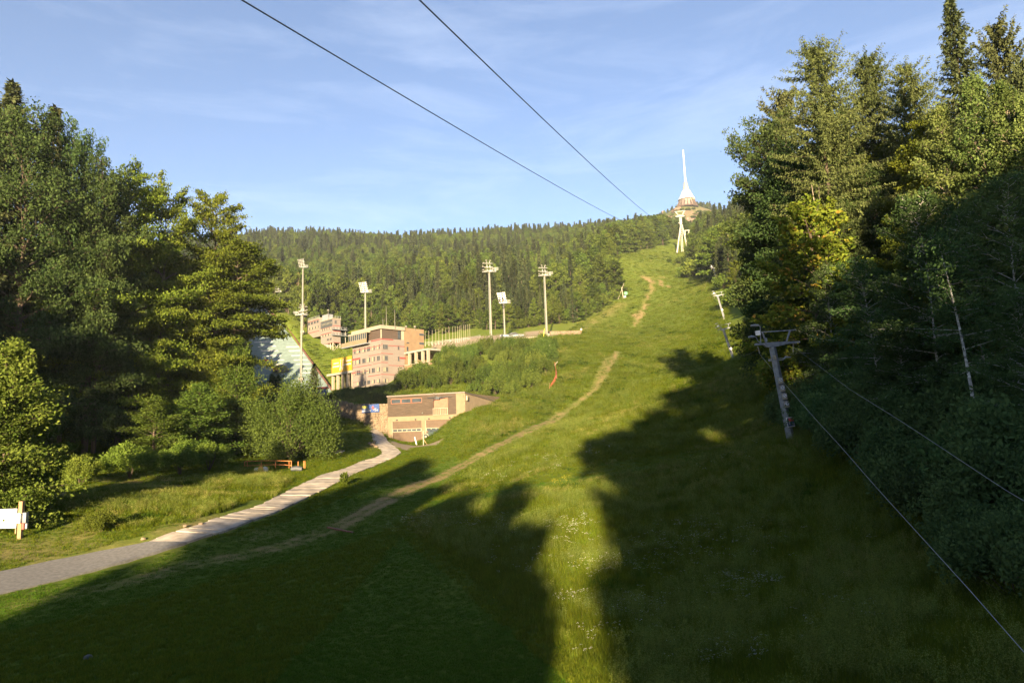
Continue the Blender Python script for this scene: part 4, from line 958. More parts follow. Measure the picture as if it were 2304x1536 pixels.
scatter('meadow_grass', 'grass of the meadow: mown on the lower left, long and seeding on the right', np.stack([x, y, z], 1), T_SHORT+T_MID+T_TALL+T_SEED+T_WEED+T_STRAW, idx, np.stack([mh, mh, mv], 1), rs.uniform(0, 6.28, n), rs.normal(0, .10, (n, 2)))
# flowers grow in drifts
fl = []
for u, v, rad, cnt, k in [(965,1180,3.2,60,0),(945,1172,1.6,26,0),(1105,1182,2.2,34,0),(1180,1190,2.2,20,0),(1280,1185,1.8,40,0),(1300,1210,1.5,24,0),(1150,1270,2.2,20,0),(1340,1278,1.4,30,0),(1400,1262,2.0,30,0),(1470,1252,2.6,40,0),(1530,1262,2.4,26,0),(1560,1208,2.6,34,0),(1640,1206,3.0,30,0),
                          (1660,1330,1.6,34,0),(1690,1315,1.2,20,0),(1420,1380,1.2,30,0),(1450,1375,1.2,24,0),(1290,1360,1.0,18,0),(1640,1490,.9,26,0),(1930,1385,1.0,24,0),(1340,1020,3,14,0),(1640,1035,3,14,0),(1540,1265,5,30,0),(1750,1250,4,24,0),(1600,1420,3,22,0),(1400,1440,2,16,0),(1180,1060,5,26,0),
                          (1270,1082,1.2,26,1),(1290,1140,1.4,30,1),(1180,1050,3,16,1),(1330,1260,1.5,14,1),(1230,1000,4,20,1),(1100,1290,3,14,1),(1320,1420,1.2,16,1),(1500,900,8,24,1),(900,1230,2,10,1)]:
    g = G(u, v); a = rs.uniform(0, 6.28, cnt); q = rad*np.sqrt(rs.rand(cnt))
    for i in range(cnt): fl.append((g[0]+math.cos(a[i])*q[i], g[1]+math.sin(a[i])*q[i]*1.4, k))
fl = np.array(fl); fz = ground(fl[:,0], fl[:,1]); fr = np.hypot(fl[:,0], fl[:,1])
fs = np.clip(fr/60, .75, 1.2)
scatter('wild_flowers', 'drifts of white umbels and yellow flowers in the long grass', np.stack([fl[:,0], fl[:,1], fz], 1), T_WF+T_YF, np.where(fl[:,2] == 1, 2, rs.randint(0, 2, len(fl))), np.stack([fs, fs, fs*rs.uniform(.8, 1.2, len(fl))], 1), rs.uniform(0, 6.28, len(fl)), rs.normal(0, .08, (len(fl), 2)))

# ------------------------------------------------------------------ buildings
M['clad'] = mat('pale_cladding', (.180,.150,.130), .8, .25, 1.6, stretch=(.15,.15,9), detail=3)
M['render_cream'] = mat('cream_render', (.180,.132,.080), .9, .15, 1.0)
M['block_ochre'] = mat('ochre_concrete', (.185,.122,.068), .9, .16, .8)
M['roof_white'] = mat('white_fascia', (.255,.215,.160), .7, .10, 1.0)
M['brown_screen'] = mat('brown_screen', (.070,.048,.035), .6, .25, 1.0, stretch=(.3,.3,12))
M['stripe_red'] = mat('stripe_red', (.20,.040,.036), .7, .1, 2.0)
M['blind'] = mat('window_blind', (.26,.23,.16), .6, .15, 1.5)
M['frame_dark'] = mat('dark_window_frame', (.16,.13,.11), .6, .2, 3.0)
M['yellow_sheet'] = mat('yellow_banner_cloth', (.34,.20,.012), .7, .1, 2.0)
M['banner_white'] = mat('banner_white_print', (.42,.40,.36), .7, .1, 3.0)
M['banner_blue'] = mat('blue_banner_cloth', (.035,.070,.20), .7, .15, 2.0)
M['banner_yellow'] = mat('yellow_print', (.85,.75,.05), .7, .05, 2.0)
M['banner_red'] = mat('red_print', (.65,.08,.06), .7, .1, 2.0)
M['jump_mat'] = mat('green_jump_matting', (.145,.195,.175), .85, .25, .6, stretch=(1,1,3), detail=8)
M['board_brown'] = mat('side_board', (.12,.048,.032), .85, .4, 1.2)
M['wood_clad'] = mat('weathered_wood_cladding', (.075,.052,.036), .9, .5, 2.0, stretch=(.4,.4,6))
M['door_brown'] = mat('brown_garage_door', (.082,.050,.029), .65, .16, 1.5)
M['brown_frame'] = mat('brown_window_frame', (.24,.10,.06), .7, .2, 2.0)
M['cream_metal'] = mat('cream_metal', (.30,.265,.19), .5, .15, 3.0)
M['mast_paint'] = mat('mast_paint', (.15,.14,.11), .5, .15, 2.0)
M['net_red'] = mat('red_safety_net', (.55,.09,.07), .8, .25, 5.0)
Z3 = np.array([0, 0, 1.0])
class Wall:
    """a vertical facade: origin, direction along it, outward normal; works in (s along, z up)"""
    def __init__(self, o, d):
        self.o = np.array([o[0], o[1], 0.0]); self.d = np.array([d[0], d[1], 0.0])/math.hypot(*d[:2]); n = np.array([self.d[1], -self.d[0], 0.0])
        self.n = n if n@(-self.o) > 0 else -n
    def hit(self, u, v, out=0.0):
        r = ray(u, v); o = self.o+self.n*out; p = r*((o@self.n)/(r@self.n)); return (p-self.o)@self.d, p[2]
    def at(self, s, z, out=0.0): return self.o+self.d*s+self.n*out+Z3*z
    def box(self, mb, s0, s1, z0, z1, d0, d1):
        mb.box(self.at((s0+s1)/2, (z0+z1)/2, (d0+d1)/2), abs(s1-s0), abs(z1-z0), abs(d1-d0), [self.d, Z3, self.n])
    def bar(self, mb, a, b, th, d0, d1):
        (s0, z0), (s1, z1) = a, b; L = math.hypot(s1-s0, z1-z0); ax = self.d*(s1-s0)/L+Z3*(z1-z0)/L; up = -self.d*(z1-z0)/L+Z3*(s1-s0)/L
        mb.box(self.at((s0+s1)/2, (z0+z1)/2, (d0+d1)/2), L, th, abs(d1-d0), [ax, up, self.n])
def window(W, parent, s0, s1, z0, z1, split=(.5,), fm=None, mats_=('blind', 'glass'), depth=.10, th=.09, out0=0.0):
    """frame with panes set back in it"""
    s0, s1 = min(s0, s1), max(s0, s1); z0, z1 = min(z0, z1), max(z0, z1)
    mb = MB(); fm = fm or M['frame_dark']
    W.box(mb, s0-th, s1+th, z1, z1+th, out0-.05, out0+depth); W.box(mb, s0-th, s1+th, z0-th, z0, out0-.05, out0+depth+.05)
    W.box(mb, s0-th, s0, z0, z1, out0-.05, out0+depth); W.box(mb, s1, s1+th, z0, z1, out0-.05, out0+depth)
    cuts = [0.0]+list(split)+[1.0]
    for c in split: W.box(mb, s0+(s1-s0)*c-th*.4, s0+(s1-s0)*c+th*.4, z0, z1, out0-.05, out0+depth*.9)
    f = part('window', mb, fm, parent)
    for k in range(len(cuts)-1):
        pb = MB(); W.box(pb, s0+(s1-s0)*cuts[k]+th*.42, s0+(s1-s0)*cuts[k+1]-th*.42, z0+.004, z1-.004, out0-.03, out0+.035); part('pane', pb, M[mats_[k % len(mats_)]], f)
    return f
# --- the main stadium building
C0 = P(858, 868, 205)
d1, d2 = np.array([-.70, .714]), np.array([.714, .70])
WL, WR = Wall(C0, d1), Wall(C0, d2)       # left and right facades share the corner
zc = lambda v: P(858, v, 205)[2]
z_base, z_roof = C0[2]-2.5, zc(731)
bld = thing('stadium_building', 'pale five-storey stadium building with red stripes and a brown top storey', 'building', (0,0,0))
SL, SR, SB = 16.7, 8.8, 16.6
def block(mb, s0, s1, t0, t1, z0, z1):
    c = np.array([C0[0], C0[1], 0])+np.r_[d1, 0]*(s0+s1)/2+np.r_[d2, 0]*(t0+t1)/2+Z3*(z0+z1)/2
    mb.box(c, s1-s0, t1-t0, z1-z0, [np.r_[d1, 0], np.r_[d2, 0], Z3])
mb = MB(); block(mb, 0, SL, 0, SR, z_base, zc(760.5)); part('wall', mb, M['clad'], bld)
mb = MB(); block(mb, .30, SL-.3, .30, SR, zc(760.5), zc(739)); part('top_storey', mb, M['brown_screen'], bld)
mb = MB(); block(mb, -.35, SL+.2, -.35, SR, zc(739), z_roof); part('roof_fascia', mb, M['roof_white'], bld)
mb = MB(); block(mb, .02, SL-1, SR, SB, z_base, z_roof-.12); part('concrete_wing', mb, M['block_ochre'], bld)
mb = MB(); block(mb, .12, .42, .12, .42, zc(760), zc(739)); part('corner_post', mb, M['cream_metal'], bld)
c6 = lambda x, y: (780+x/9.6, 720+y/9.6)
rows = [(zc(784), zc(774.6)), (zc(809.6), zc(799.8)), (zc(835), zc(825.2)), (zc(860), zc(851.8))]
for r, (za, zb) in enumerate(rows):
    for k, (ua, ub) in enumerate([(796.6,800.4),(802.4,811.2),(815.4,822.8),(826.4,833.1),(836.8,843.5),(848.7,855)]):
        if r == 3 and k < 1: continue
        s_a, s_b = WL.hit(ua, 800)[0], WL.hit(ub, 800)[0]
        window(WL, bld, s_b, s_a, za, zb, (.42,), mats_=('glass', 'blind') if (k+r) % 3 else ('glass', 'glass'))
    ua, ub = 861.8, 872.2
    window(WR, bld, WR.hit(ua, 800)[0], WR.hit(ub, 800)[0], za, zb, (.3, .62), mats_=(('glass',), ('blind', 'glass', 'glass'), ('blind', 'blind', 'glass'), ('blind', 'glass', 'blind'))[r])
    if r < 3: window(WR, bld, WR.hit(895, 790)[0], WR.hit(898 if r < 2 else 897, 790)[0], za+(.0 if r < 2 else .3), zb, (), mats_=('glass',))
for (ua, va, ub, vb) in [(943.5,751,953.5,754.2),(943.5,771,954,774.4),(914.8,770,920.4,772),(915,780.4,918.6,789.4)]:
    a, b_ = WR.hit(ua, vb), WR.hit(ub, va); window(WR, bld, a[0], b_[0], a[1], b_[1], (), mats_=('glass',), depth=.05, th=.05, out0=.0)
def stripes(W, lst):
    for x0, y0, x1, y1, th in lst:
        a, b_ = W.hit(*c6(x0, y0)), W.hit(*c6(x1, y1)); zz = (a[1]+b_[1])/2; sb = MB(); h = th/9.6*205/1500
        W.box(sb, a[0], b_[0], zz-h/2, zz+h/2, -.02, .045); part('stripe', sb, M['stripe_red'], bld)
stripes(WL, [(525,478,738,392,26),(135,690,738,528,15),(475,788,738,710,13),(125,868,295,820,46),(125,1045,540,948,13),(570,958,738,912,11),(120,1150,200,1130,38),(205,1145,500,1068,9),(460,1230,738,1160,14),(135,1355,285,1322,10)])
stripes(WR, [(742,392,1005,438,24),(742,520,780,524,13),(900,540,1255,582,15),(742,708,1005,735,13),(1140,812,1278,826,36),(742,908,895,920,13),(905,966,1262,1000,12),(742,1158,1040,1187,14)])
# gallery on the left facade: parapet, window band, soffit; it runs on past the end as a balcony
gs0 = WL.hit(833.5, 768)[0]; GO = 1.5
zg0, zg1, zg2 = zc(768.0), zc(756.5), zc(742.5)
mb = MB(); WL.box(mb, gs0, SL+4.6, zg0, zg0+.28, 0.01, GO); part('gallery_floor', mb, M['grey_steel'], bld)
mb = MB(); WL.box(mb, gs0, SL+4.6, zg0+.28, zg1, GO-.12, GO); WL.box(mb, SL+4.48, SL+4.6, zg0+.28, zg1, 0, GO-.12); part('gallery_parapet', mb, M['render_cream'], bld)
mb = MB(); WL.box(mb, gs0, SL+.2, zg2, zc(739)-.01, .0, GO+.1); part('gallery_roof', mb, M['roof_white'], bld)
n_ = 9
for k in range(n_):
    a, b_ = gs0+.1+(SL-gs0)*k/n_, gs0-.05+(SL-gs0)*(k+1)/n_
    window(WL, bld, a, b_, zg1+.08, zg2-.08, (), M['cream_metal'], ('glass',), .06, .06, GO-.1)
s_a, s_b = WR.hit(896.5, 755)[0], WR.hit(901.5, 755)[0]
window(WR, bld, s_a, s_b, zc(758.5), zc(741), (.5,), M['dark_steel'], ('glass',), .08, .06, -.25)
mb = MB(); a = WR.hit(904, 755)[0]; WR.box(mb, a, a+.9, zc(760.4), zc(739.2), -.28, -.05); part('corner_post', mb, M['cream_metal'], bld)
mb = MB(); sa, sb_ = WL.hit(793.6, 868)[0], WL.hit(812, 868)[0]; WL.box(mb, sb_, sa-.1, z_base, zc(862.5), -.02, .06); part('louver_panel', mb, M['brown_screen'], bld)
mb = MB()
for (u, vt, vb) in ((862,716,731),(869.5,690,732),(888.5,696,732)):
    s, z0 = WL.hit(u, vb); p = P(u, vb, 208); q = P(u-.6, vt, 208); mb.tube([p-Z3*1.0, q], [.10, .035], 6)
for u, vt in ((913.6,734.5),(933.5,734.8)):
    p = P(u, vt, 214); mb.lathe(p-Z3*1.2, [(.12,0),(.12,.9),(.42,1.0),(.42,1.35),(.1,1.5)], 8)
part('roof_antenna', mb, M['mast_paint'], bld)
# entrance canopy
mb = MB(); WL.box(mb, -1.0, SL-2.3, zc(866.0)-.35, zc(866.0), .1, 2.8); part('entrance_canopy', mb, M['roof_white'], bld)
mb = MB(); WR.box(mb, 0, SR-2, zc(864.6)-.30, zc(864.6), .1, 2.0); part('entrance_canopy', mb, M['roof_white'], bld)
# --- porticos
def portico(name, label, s0, s1, W, z_top, depth, cols, col_base, wall_mat, th=.8, cw=.62):
    t = thing(name, label, 'portico', (0,0,0))
    mb = MB(); W.box(mb, s0, s1, z_top-th, z_top, -depth, .45); part('roof_slab', mb, M['concrete'], t)
    for s in cols:
        mb = MB(); W.box(mb, s-cw/2, s+cw/2, col_base, z_top-th-.003, -cw, .0); part('column', mb, M['roof_white'], t)
    mb = MB(); W.box(mb, s0+.3, s1-.3, col_base, z_top-th-.003, -depth+.2, -depth+.6); part('back_wall', mb, wall_mat, t)
    return t
zt = WL.at(SL, WL.hit(792.5, 833)[1])[2]
scol = [WL.hit(u, 865)[0] for u in (747.3,758.2,769.3,780.8,791.6)]
s_end = WL.hit(737.5, 850)[0]
pl_ = portico('columned_portico', 'concrete portico with slim columns below the yellow banner', SL+.05, s_end, WL, zt, 7.0, scol, zt-8.0, M['grey_stone'], .75, .75)
# right portico: corner nearest the viewer at (964, 782)
r0 = np.array([C0[0], C0[1]])+d2*SR
tt_ = 12.3; q0 = r0-d1*tt_
WP, WP2 = Wall(np.r_[q0, 0], d1), Wall(np.r_[q0, 0], d2)
zt2 = WP.hit(964.5, 782.5)[1]
pr_ = thing('columned_portico', 'concrete portico with tall columns right of the stadium building, above the shrubs', 'portico', (0,0,0))
mb = MB(); c = np.r_[q0+d1*tt_/2+d2*4.2, zt2-.3]; mb.box(c, tt_+.2, 8.6, .6, [np.r_[d1, 0], np.r_[d2, 0], Z3]); part('roof_slab', mb, M['concrete'], pr_)
for u, v in ((919.5,812),(934.2,808),(949.2,803),(965.2,797)):
    s = WP.hit(u, v)[0]; s = max(s, .42); mb = MB(); WP.box(mb, s-.38, s+.38, zt2-4.9, zt2-.603, -.76, -.02); part('column', mb, M['roof_white'], pr_)
s = WP2.hit(1011, 800)[0]; mb = MB(); WP2.box(mb, s-.3, s+.3, zt2-4.5, zt2-.603, -.7, -.05); part('column', mb, M['roof_white'], pr_)
mb = MB(); WP.box(mb, .2, tt_-.1, zt2-8.0, zt2-4.35, -8.2, .05); part('plinth', mb, M['block_ochre'], pr_)
mb = MB(); WP.box(mb, -.2, tt_-.1, zt2-4.35, zt2-4.1, -.3, .2); part('coping', mb, M['roof_white'], pr_)
mb = MB(); WP.box(mb, 6.5, tt_-.2, zt2-4.1, zt2-.61, -7.5, -6.9); WP.box(mb, .4, 6.5, zt2-4.1, zt2-2.2, -7.5, -6.9); part('back_wall', mb, M['block_ochre'], pr_)
# --- yellow banner with white print
yb = thing('yellow_banner', 'large yellow banner with white print hung beside the stadium building', 'banner', (0,0,0))
sA, sB = WL.hit(748, 825)[0], SL+.12
zb0, zb1 = zt+.05, WL.hit(793.5, 799.5, .25)[1]
mb = MB(); WL.box(mb, sB, sA, zb0, zb1, .2, .28); part('cloth', mb, M['yellow_sheet'], yb)
mb = MB(); rsb = np.random.RandomState(3)
def scrawl(s_from, s_to, z, h):
    s = s_from
    while s > s_to+.3:
        w = rsb.uniform(.22, .48); WL.box(mb, s, s-w, z-h/2*rsb.uniform(.6, 1), z+h/2, .28, .30); s -= w+.10
Ls, Hs = sA-sB, zb1-zb0
scrawl(sA-.10*Ls, sA-.36*Ls, zb0+.66*Hs, .5); scrawl(sA-.06*Ls, sA-.42*Ls, zb0+.44*Hs, .55)
scrawl(sA-.72*Ls, sA-.99*Ls, zb0+.70*Hs, .55); scrawl(sA-.62*Ls, sA-.99*Ls, zb0+.46*Hs, .65)
part('printed_lines', mb, M['banner_white'], yb)
mb = MB()
for k, f in enumerate((.43, .55)):
    s = sA-f*Ls
    WL.bar(mb, (s, zb0+.15*Hs), (s-.35, zb0+.72*Hs), .35, .28, .31); WL.bar(mb, (s+.35, zb0+.12*Hs), (s-.1, zb0+.42*Hs), .22, .28, .31); WL.bar(mb, (s-.8, zb0+.25*Hs), (s-.25, zb0+.55*Hs), .2, .28, .31); WL.box(mb, s-.6, s-.2, zb0+.76*Hs, zb0+.88*Hs, .28, .31)
part('printed_shapes', mb, M['banner_white'], yb)
# --- judges' tower beside the jump
J0 = P(749, 760, 290); JL, JR = Wall(J0, d1), Wall(J0, d2)
jt = thing('judges_tower', 'stepped pale judges tower with red bands beside the ski jump', 'building', (0,0,0))
c5 = lambda x, y: (685+x/17.66, 700+y/17.66)
sJ1, sJ2 = JL.hit(*c5(650, 500))[0], JL.hit(*c5(165, 600))[0]
zj = lambda x, y: JL.hit(*c5(x, y))[1]
def jblock(mb, s0, s1, t0, t1, z0, z1):
    c = np.array([J0[0], J0[1], 0])+np.r_[d1, 0]*(s0+s1)/2+np.r_[d2, 0]*(t0+t1)/2+Z3*(z0+z1)/2
    mb.box(c, s1-s0, t1-t0, z1-z0, [np.r_[d1, 0], np.r_[d2, 0], Z3])
tJ = JR.hit(*c5(1435, 500))[0]
zTopF, zTopR = zj(1125, 298), zj(400, 355)
mb = MB(); jblock(mb, 0, sJ1, 0, tJ, zj(1125, 1235), zTopF); part('front_wall', mb, M['clad'], jt)
mb = MB(); jblock(mb, sJ1, sJ2, -.7, tJ, zj(400, 1060), zTopR); part('rear_wall', mb, M['clad'], jt)
mb = MB(); jblock(mb, sJ1*.45, sJ2, .2, tJ, zj(900, 1400)-6, zj(900, 1200)); part('stone_base', mb, M['concrete'], jt)
mb = MB(); jblock(mb, -.2, sJ1, -.2, tJ+.2, zTopF, zTopF+.35); jblock(mb, sJ1, sJ2+.2, -.9, tJ+.2, zTopR, zTopR+.35); part('roof_edge', mb, M['roof_white'], jt)
mb = MB(); jblock(mb, sJ1*.55, sJ1*1.02, .8, tJ-.4, zTopF+.36, zTopF+3.1); part('roof_cabin', mb, M['grey_steel'], jt)
mb = MB(); p = np.array([J0[0], J0[1], 0])+np.r_[d1, 0]*sJ1*.5+np.r_[d2, 0]*.7
mb.tube([p+Z3*zTopF, p+Z3*(zTopF+4.4)], .09, 6); mb.lathe(p+Z3*(zTopF+4.3), [(.15,0),(.45,.2),(.45,.6),(.1,.8)], 8); part('roof_mast', mb, M['mast_paint'], jt)
def railing(mb, pts, h=1.0, step=1.2, r=.03):
    for a, b_ in zip(pts[:-1], pts[1:]):
        a, b_ = np.asarray(a, float), np.asarray(b_, float); n = max(1, int(np.linalg.norm(b_-a)/step))
        for k in range(n+1): p = a+(b_-a)*k/n; mb.bar(p, p+Z3*h, r*2)
        for f in (1.0, .55): mb.bar(a+Z3*h*f, b_+Z3*h*f, r*2)
mb = MB(); q = lambda s, t, z: np.array([J0[0], J0[1], 0])+np.r_[d1, 0]*s+np.r_[d2, 0]*t+Z3*z
railing(mb, [q(sJ1, 0, zTopF+.35), q(0, 0, zTopF+.35), q(0, tJ, zTopF+.35)]); railing(mb, [q(sJ2, -.7, zTopR+.35), q(sJ1, -.7, zTopR+.35)]); part('roof_railing', mb, M['galv'], jt)
def jrow(x0, y0a, y0b, x1, y1a, y1b, n, fm, mats_, out=0.0, gap=.16):
    z0 = (zj(x0, y0b)+zj(x1, y1b))/2; z1 = (zj(x0, y0a)+zj(x1, y1a))/2; sa, sb2 = JL.hit(*c5(x0, y0a))[0], JL.hit(*c5(x1, y1a))[0]
    for k in range(n):
        a = sa+(sb2-sa)*(k+gap)/n; b2 = sa+(sb2-sa)*(k+1-gap)/n; window(JL, jt, a, b2, z0, z1, (.5,), fm, mats_, .08, .07, out)
jrow(190,480,590,640,345,440,4,M['frame_dark'],('glass',),.7); jrow(190,695,790,640,555,650,4,M['frame_dark'],('glass','blind'),.7)
zz0, zz1 = zj(1000, 620), zj(1000, 345); mb = MB(); JL.box(mb, .4, sJ1-.1, zz0, zz1, .0, .10); part('dark_band', mb, M['dark_steel'], jt)
jrow(680,520,610,1100,400,490,8,M['dark_steel'],('blind','glass'),.12); jrow(400,790,880,1100,610,690,8,M['frame_dark'],('glass','blind')); jrow(660,970,1050,1100,850,940,4,M['frame_dark'],('glass','blind')); jrow(880,1100,1180,1100,1050,1130,2,M['frame_dark'],('glass',))
for x0, y0, x1, y1, th, o in [(175,470,640,320,16,.72),(180,895,640,775,26,.72),(655,722,1118,590,22,0),(390,1030,1090,815,28,0),(860,1300,1125,1235,18,0)]:
    zz = (zj(x0, y0)+zj(x1, y1))/2; h = th/17.66*290/1500; sb3 = MB(); JL.box(sb3, JL.hit(*c5(x0, y0))[0], JL.hit(*c5(x1, y1))[0], zz-h/2, zz+h/2, o-.02, o+.05); part('stripe', sb3, M['stripe_red'], jt)
for y, th in ((585,26),(790,26),(1245,20)):
    zz = JR.hit(*c5(1280, y))[1]; h = th/17.66*290/1500; sb3 = MB(); JR.box(sb3, .05, tJ, zz-h/2, zz+h/2, -.02, .05); part('stripe', sb3, M['stripe_red'], jt)
a, b_ = JR.hit(*c5(1200, 490)), JR.hit(*c5(1272, 372)); window(JR, jt, a[0], b_[0], a[1], b_[1], (.5,), M['frame_dark'], ('glass',))
for y in (725, 955):
    zz = JR.hit(*c5(1280, y))[1]; mb = MB(); jblock(mb, -1.4, .0, -.8, tJ+2.6, zz-.25, zz); part('balcony_floor', mb, M['grey_steel'], jt)
    mb = MB(); railing(mb, [q(0, -.75, zz), q(-1.35, -.75, zz), q(-1.35, tJ+2.5, zz), q(0, tJ+2.5, zz)]); part('balcony_railing', mb, M['galv'], jt)
mb = MB(); zL0, zL1 = zj(1125, 1235), zj(1140, 1470)-1.5
for s in (.15, 2.4):
    for t in (.15, tJ-.15): mb.bar(q(s, t, zL1), q(s, t, zL0), .22)
mb.bar(q(.15, .15, zL1), q(.15, tJ-.15, zL0), .14); mb.bar(q(.15, tJ-.15, zL1), q(.15, .15, zL0), .14); mb.bar(q(2.4, .15, zL1), q(.15, .15, zL0), .14); mb.bar(q(.15, .15, (zL0+zL1)/2), q(.15, tJ-.15, (zL0+zL1)/2), .14)
mb.bar(q(0, tJ+2.4, JR.hit(*c5(1450, 1280))[1]), q(0, tJ+2.4, JR.hit(*c5(1280, 725))[1]-.25), .14); part('lattice_base', mb, M['cream_metal'], jt)

# --- ski jump landing slope
def jump_pt(f, g):
    """f 0..1 from the bottom up, g 0..1 from left to right"""
    x = f*(len(JROWS)-1); i = min(int(x), len(JROWS)-2); w = x-i
    r = []
    for k in (i, i+1):
        Y, a, b_ = JROWS[k]; A, B = P(a[0], a[1], Y), P(b_[0], b_[1], Y); r.append(A+(B-A)*g)
    return r[0]*(1-w)+r[1]*w+Z3*.1
def jump_px(u, v):
    best = None
    for f in np.linspace(0, 1, 241):
        x = f*(len(JROWS)-1); i = min(int(x), len(JROWS)-2); w = x-i
        Y, a, b_ = [JROWS[i][k] if k == 0 else None for k in range(3)]; Y = JROWS[i][0]*(1-w)+JROWS[i+1][0]*w
        p = P(u, v, Y); A, B = jump_pt(f, 0), jump_pt(f, 1); g = (p[0]-A[0])/(B[0]-A[0]); zz = A[2]+(B[2]-A[2])*g
        e = abs(zz-.1-p[2])
        if best is None or e < best[0]: best = (e, f, g)
    return best[1], best[2]
jump = thing('ski_jump', 'green matted ski-jump landing slope with white distance lines', 'ski jump', (0,0,0))
NF, NGg = 48, 10
V = np.array([jump_pt(f, g) for f in np.linspace(0, 1, NF) for g in np.linspace(0, 1, NGg)]); F = [(i*NGg+j, i*NGg+j+1, (i+1)*NGg+j+1, (i+1)*NGg+j) for i in range(NF-1) for j in range(NGg-1)]
lo = V.copy(); lo[:,2] -= 3
F += [(i*NGg+NGg-1, NF*NGg+i*NGg+NGg-1, NF*NGg+(i+1)*NGg+NGg-1, (i+1)*NGg+NGg-1) for i in range(NF-1)]
link('matting', mesh_np('matting', np.r_[V, lo], F, False, mats=[M['jump_mat']]), jump)
c3 = lambda x, y: (520+x/7.68, 690+y/7.68)
for x0, y0, x1, y1 in [(390,597,730,628),(455,668,785,705),(500,745,825,780),(560,832,875,860),(620,912,920,940),(620,985,970,1018),(700,1068,1020,1098),(860,1158,930,1165),(940,680,1190,708),(985,752,1235,780),(1030,828,1280,858),(1075,905,1330,935),(1115,985,1375,1010),(1160,1060,1400,1085),(1200,1138,1420,1160)]:
    mb = MB(); a, b_ = jump_px(*c3(x0, y0)), jump_px(*c3(x1, y1)); fm_ = (a[0]+b_[0])/2; h = .0032
    pts4 = [jump_pt(fm_-h, a[1]), jump_pt(fm_-h, b_[1]), jump_pt(fm_+h, b_[1]), jump_pt(fm_+h, a[1])]; up = Z3*.05
    mb.add([p+up for p in pts4]+[p-Z3*.1 for p in pts4], [(0,1,2,3),(0,4,5,1),(1,5,6,2),(2,6,7,3),(3,7,4,0)]); part('distance_line', mb, M['banner_white'], jump)
for g in (0, 1):
    mb = MB(); pr = [jump_pt(f, g) for f in np.linspace(0, 1, 22)]
    for a, b_ in zip(pr[:-1], pr[1:]): mb.bar(a+Z3*.45, b_+Z3*.45, .16, 1.0)
    part('side_board', mb, M['board_brown'], jump)
# dark tent and a white frame on the run-out
g = jump_pt(*jump_px(632, 836)); t = thing('dark_tent', 'dark arched tent with a red board on the jump run-out', 'tent', g)
mb = MB(); mb.lathe((0,0,-.2), [(3.4,0),(3.2,1.0),(2.5,2.0),(1.4,2.7),(.3,2.95)], 12); part('canopy', mb, M['dark_steel'], t)
mb = MB(); mb.box((-.9,-3.45,.7), 2.4, .12, .9); part('board', mb, M['banner_red'], t)
g = jump_pt(*jump_px(598, 812)); t = thing('timing_gate', 'small white frame with a red foot on the landing slope', 'frame', g)
mb = MB()
for x in (-1.2, 1.2): mb.bar((x,0,0), (x,0,2.0), .18)
mb.bar((-1.2,0,2), (1.2,0,2), .18); part('frame', mb, M['white_paint'], t); mb = MB(); mb.box((0,-.15,.3), 2.6, .3, .6); part('foot', mb, M['banner_red'], t)

# --- garage dug into the slope
gA, gB = P(873, 988, 140), P(1047, 950, 134.6)
GW = Wall(gA, (gB-gA)[:2]); gl = np.linalg.norm((gB-gA)[:2]); e1 = GW.d[:2]; e2 = -GW.n[:2]
gar_t = thing('garage_building', 'brown garage with wooden upper storey, two wide doors, set into the slope', 'garage', (0,0,0))
c1 = lambda x, y: (720+x/5.236, 840+y/5.236)
zg = lambda x, y: GW.hit(*c1(x, y))[1]; sg = lambda x, y: GW.hit(*c1(x, y))[0]
zE = (zg(805, 268)+zg(1600, 215))/2; zW0 = (zg(805, 512)+zg(1600, 478))/2; zB = zg(850, 775)
sw = sg(1603, 350)
def gbox(mb, s0, s1, t0, t1, z0, z1):
    c = np.array([gA[0], gA[1], 0])+np.r_[e1, 0]*(s0+s1)/2+np.r_[e2, 0]*(t0+t1)/2+Z3*(z0+z1)/2; mb.box(c, s1-s0, t1-t0, z1-z0, [np.r_[e1, 0], np.r_[e2, 0], Z3])
dz1 = (zg(845, 570)+zg(1195, 552))/2; sd = [sg(848, 600), sg(1195, 600), sg(1243, 600), sg(1603, 600)]
mb = MB(); gbox(mb, 0, gl, .25, 22, zB-1.5, zE-.25)                                    # body behind the facade
gbox(mb, 0, sd[0], 0, .25, zB-1.5, zW0); gbox(mb, sd[1], sd[2], 0, .25, zB-1.5, zW0); gbox(mb, sd[3], gl, 0, .25, zB-1.5, zE)
gbox(mb, sd[0], sd[1], 0, .25, dz1, zW0); gbox(mb, sd[2], sd[3], 0, .25, dz1, zW0); part('wall', mb, M['render_cream'], gar_t)
rp = lambda s, t, z: np.array([gA[0], gA[1], 0])+np.r_[e1, 0]*s+np.r_[e2, 0]*t+Z3*z
zEnd = P(1128, 906, 156.5)[2]
mb = MB(); ring = [(-.15,-.2,zE),(gl+.12,-.2,zE),(gl+.12,23,zEnd),(-.15,23,zEnd+.4)]
mb.add([rp(*p) for p in ring]+[rp(a, b_, c-.24) for a, b_, c in ring], [(0,1,2,3),(7,6,5,4),(0,4,5,1),(1,5,6,2),(2,6,7,3),(3,7,4,0)]); part('roof', mb, M['frame_dark'], gar_t)
mb = MB(); mb.add([rp(gl+.02, 0, zB-1.5), rp(gl+.02, 23, zB-1.5), rp(gl+.02, 23, zEnd-.25), rp(gl+.02, 0, zE-.25), rp(gl-.2, 0, zB-1.5), rp(gl-.2, 23, zB-1.5), rp(gl-.2, 23, zEnd-.25), rp(gl-.2, 0, zE-.25)], [(0,1,2,3),(7,6,5,4),(0,3,7,4),(3,2,6,7)]); part('side_wall', mb, mat('tan_plaster', (.34,.255,.16), .9, .15, 1.0), gar_t)
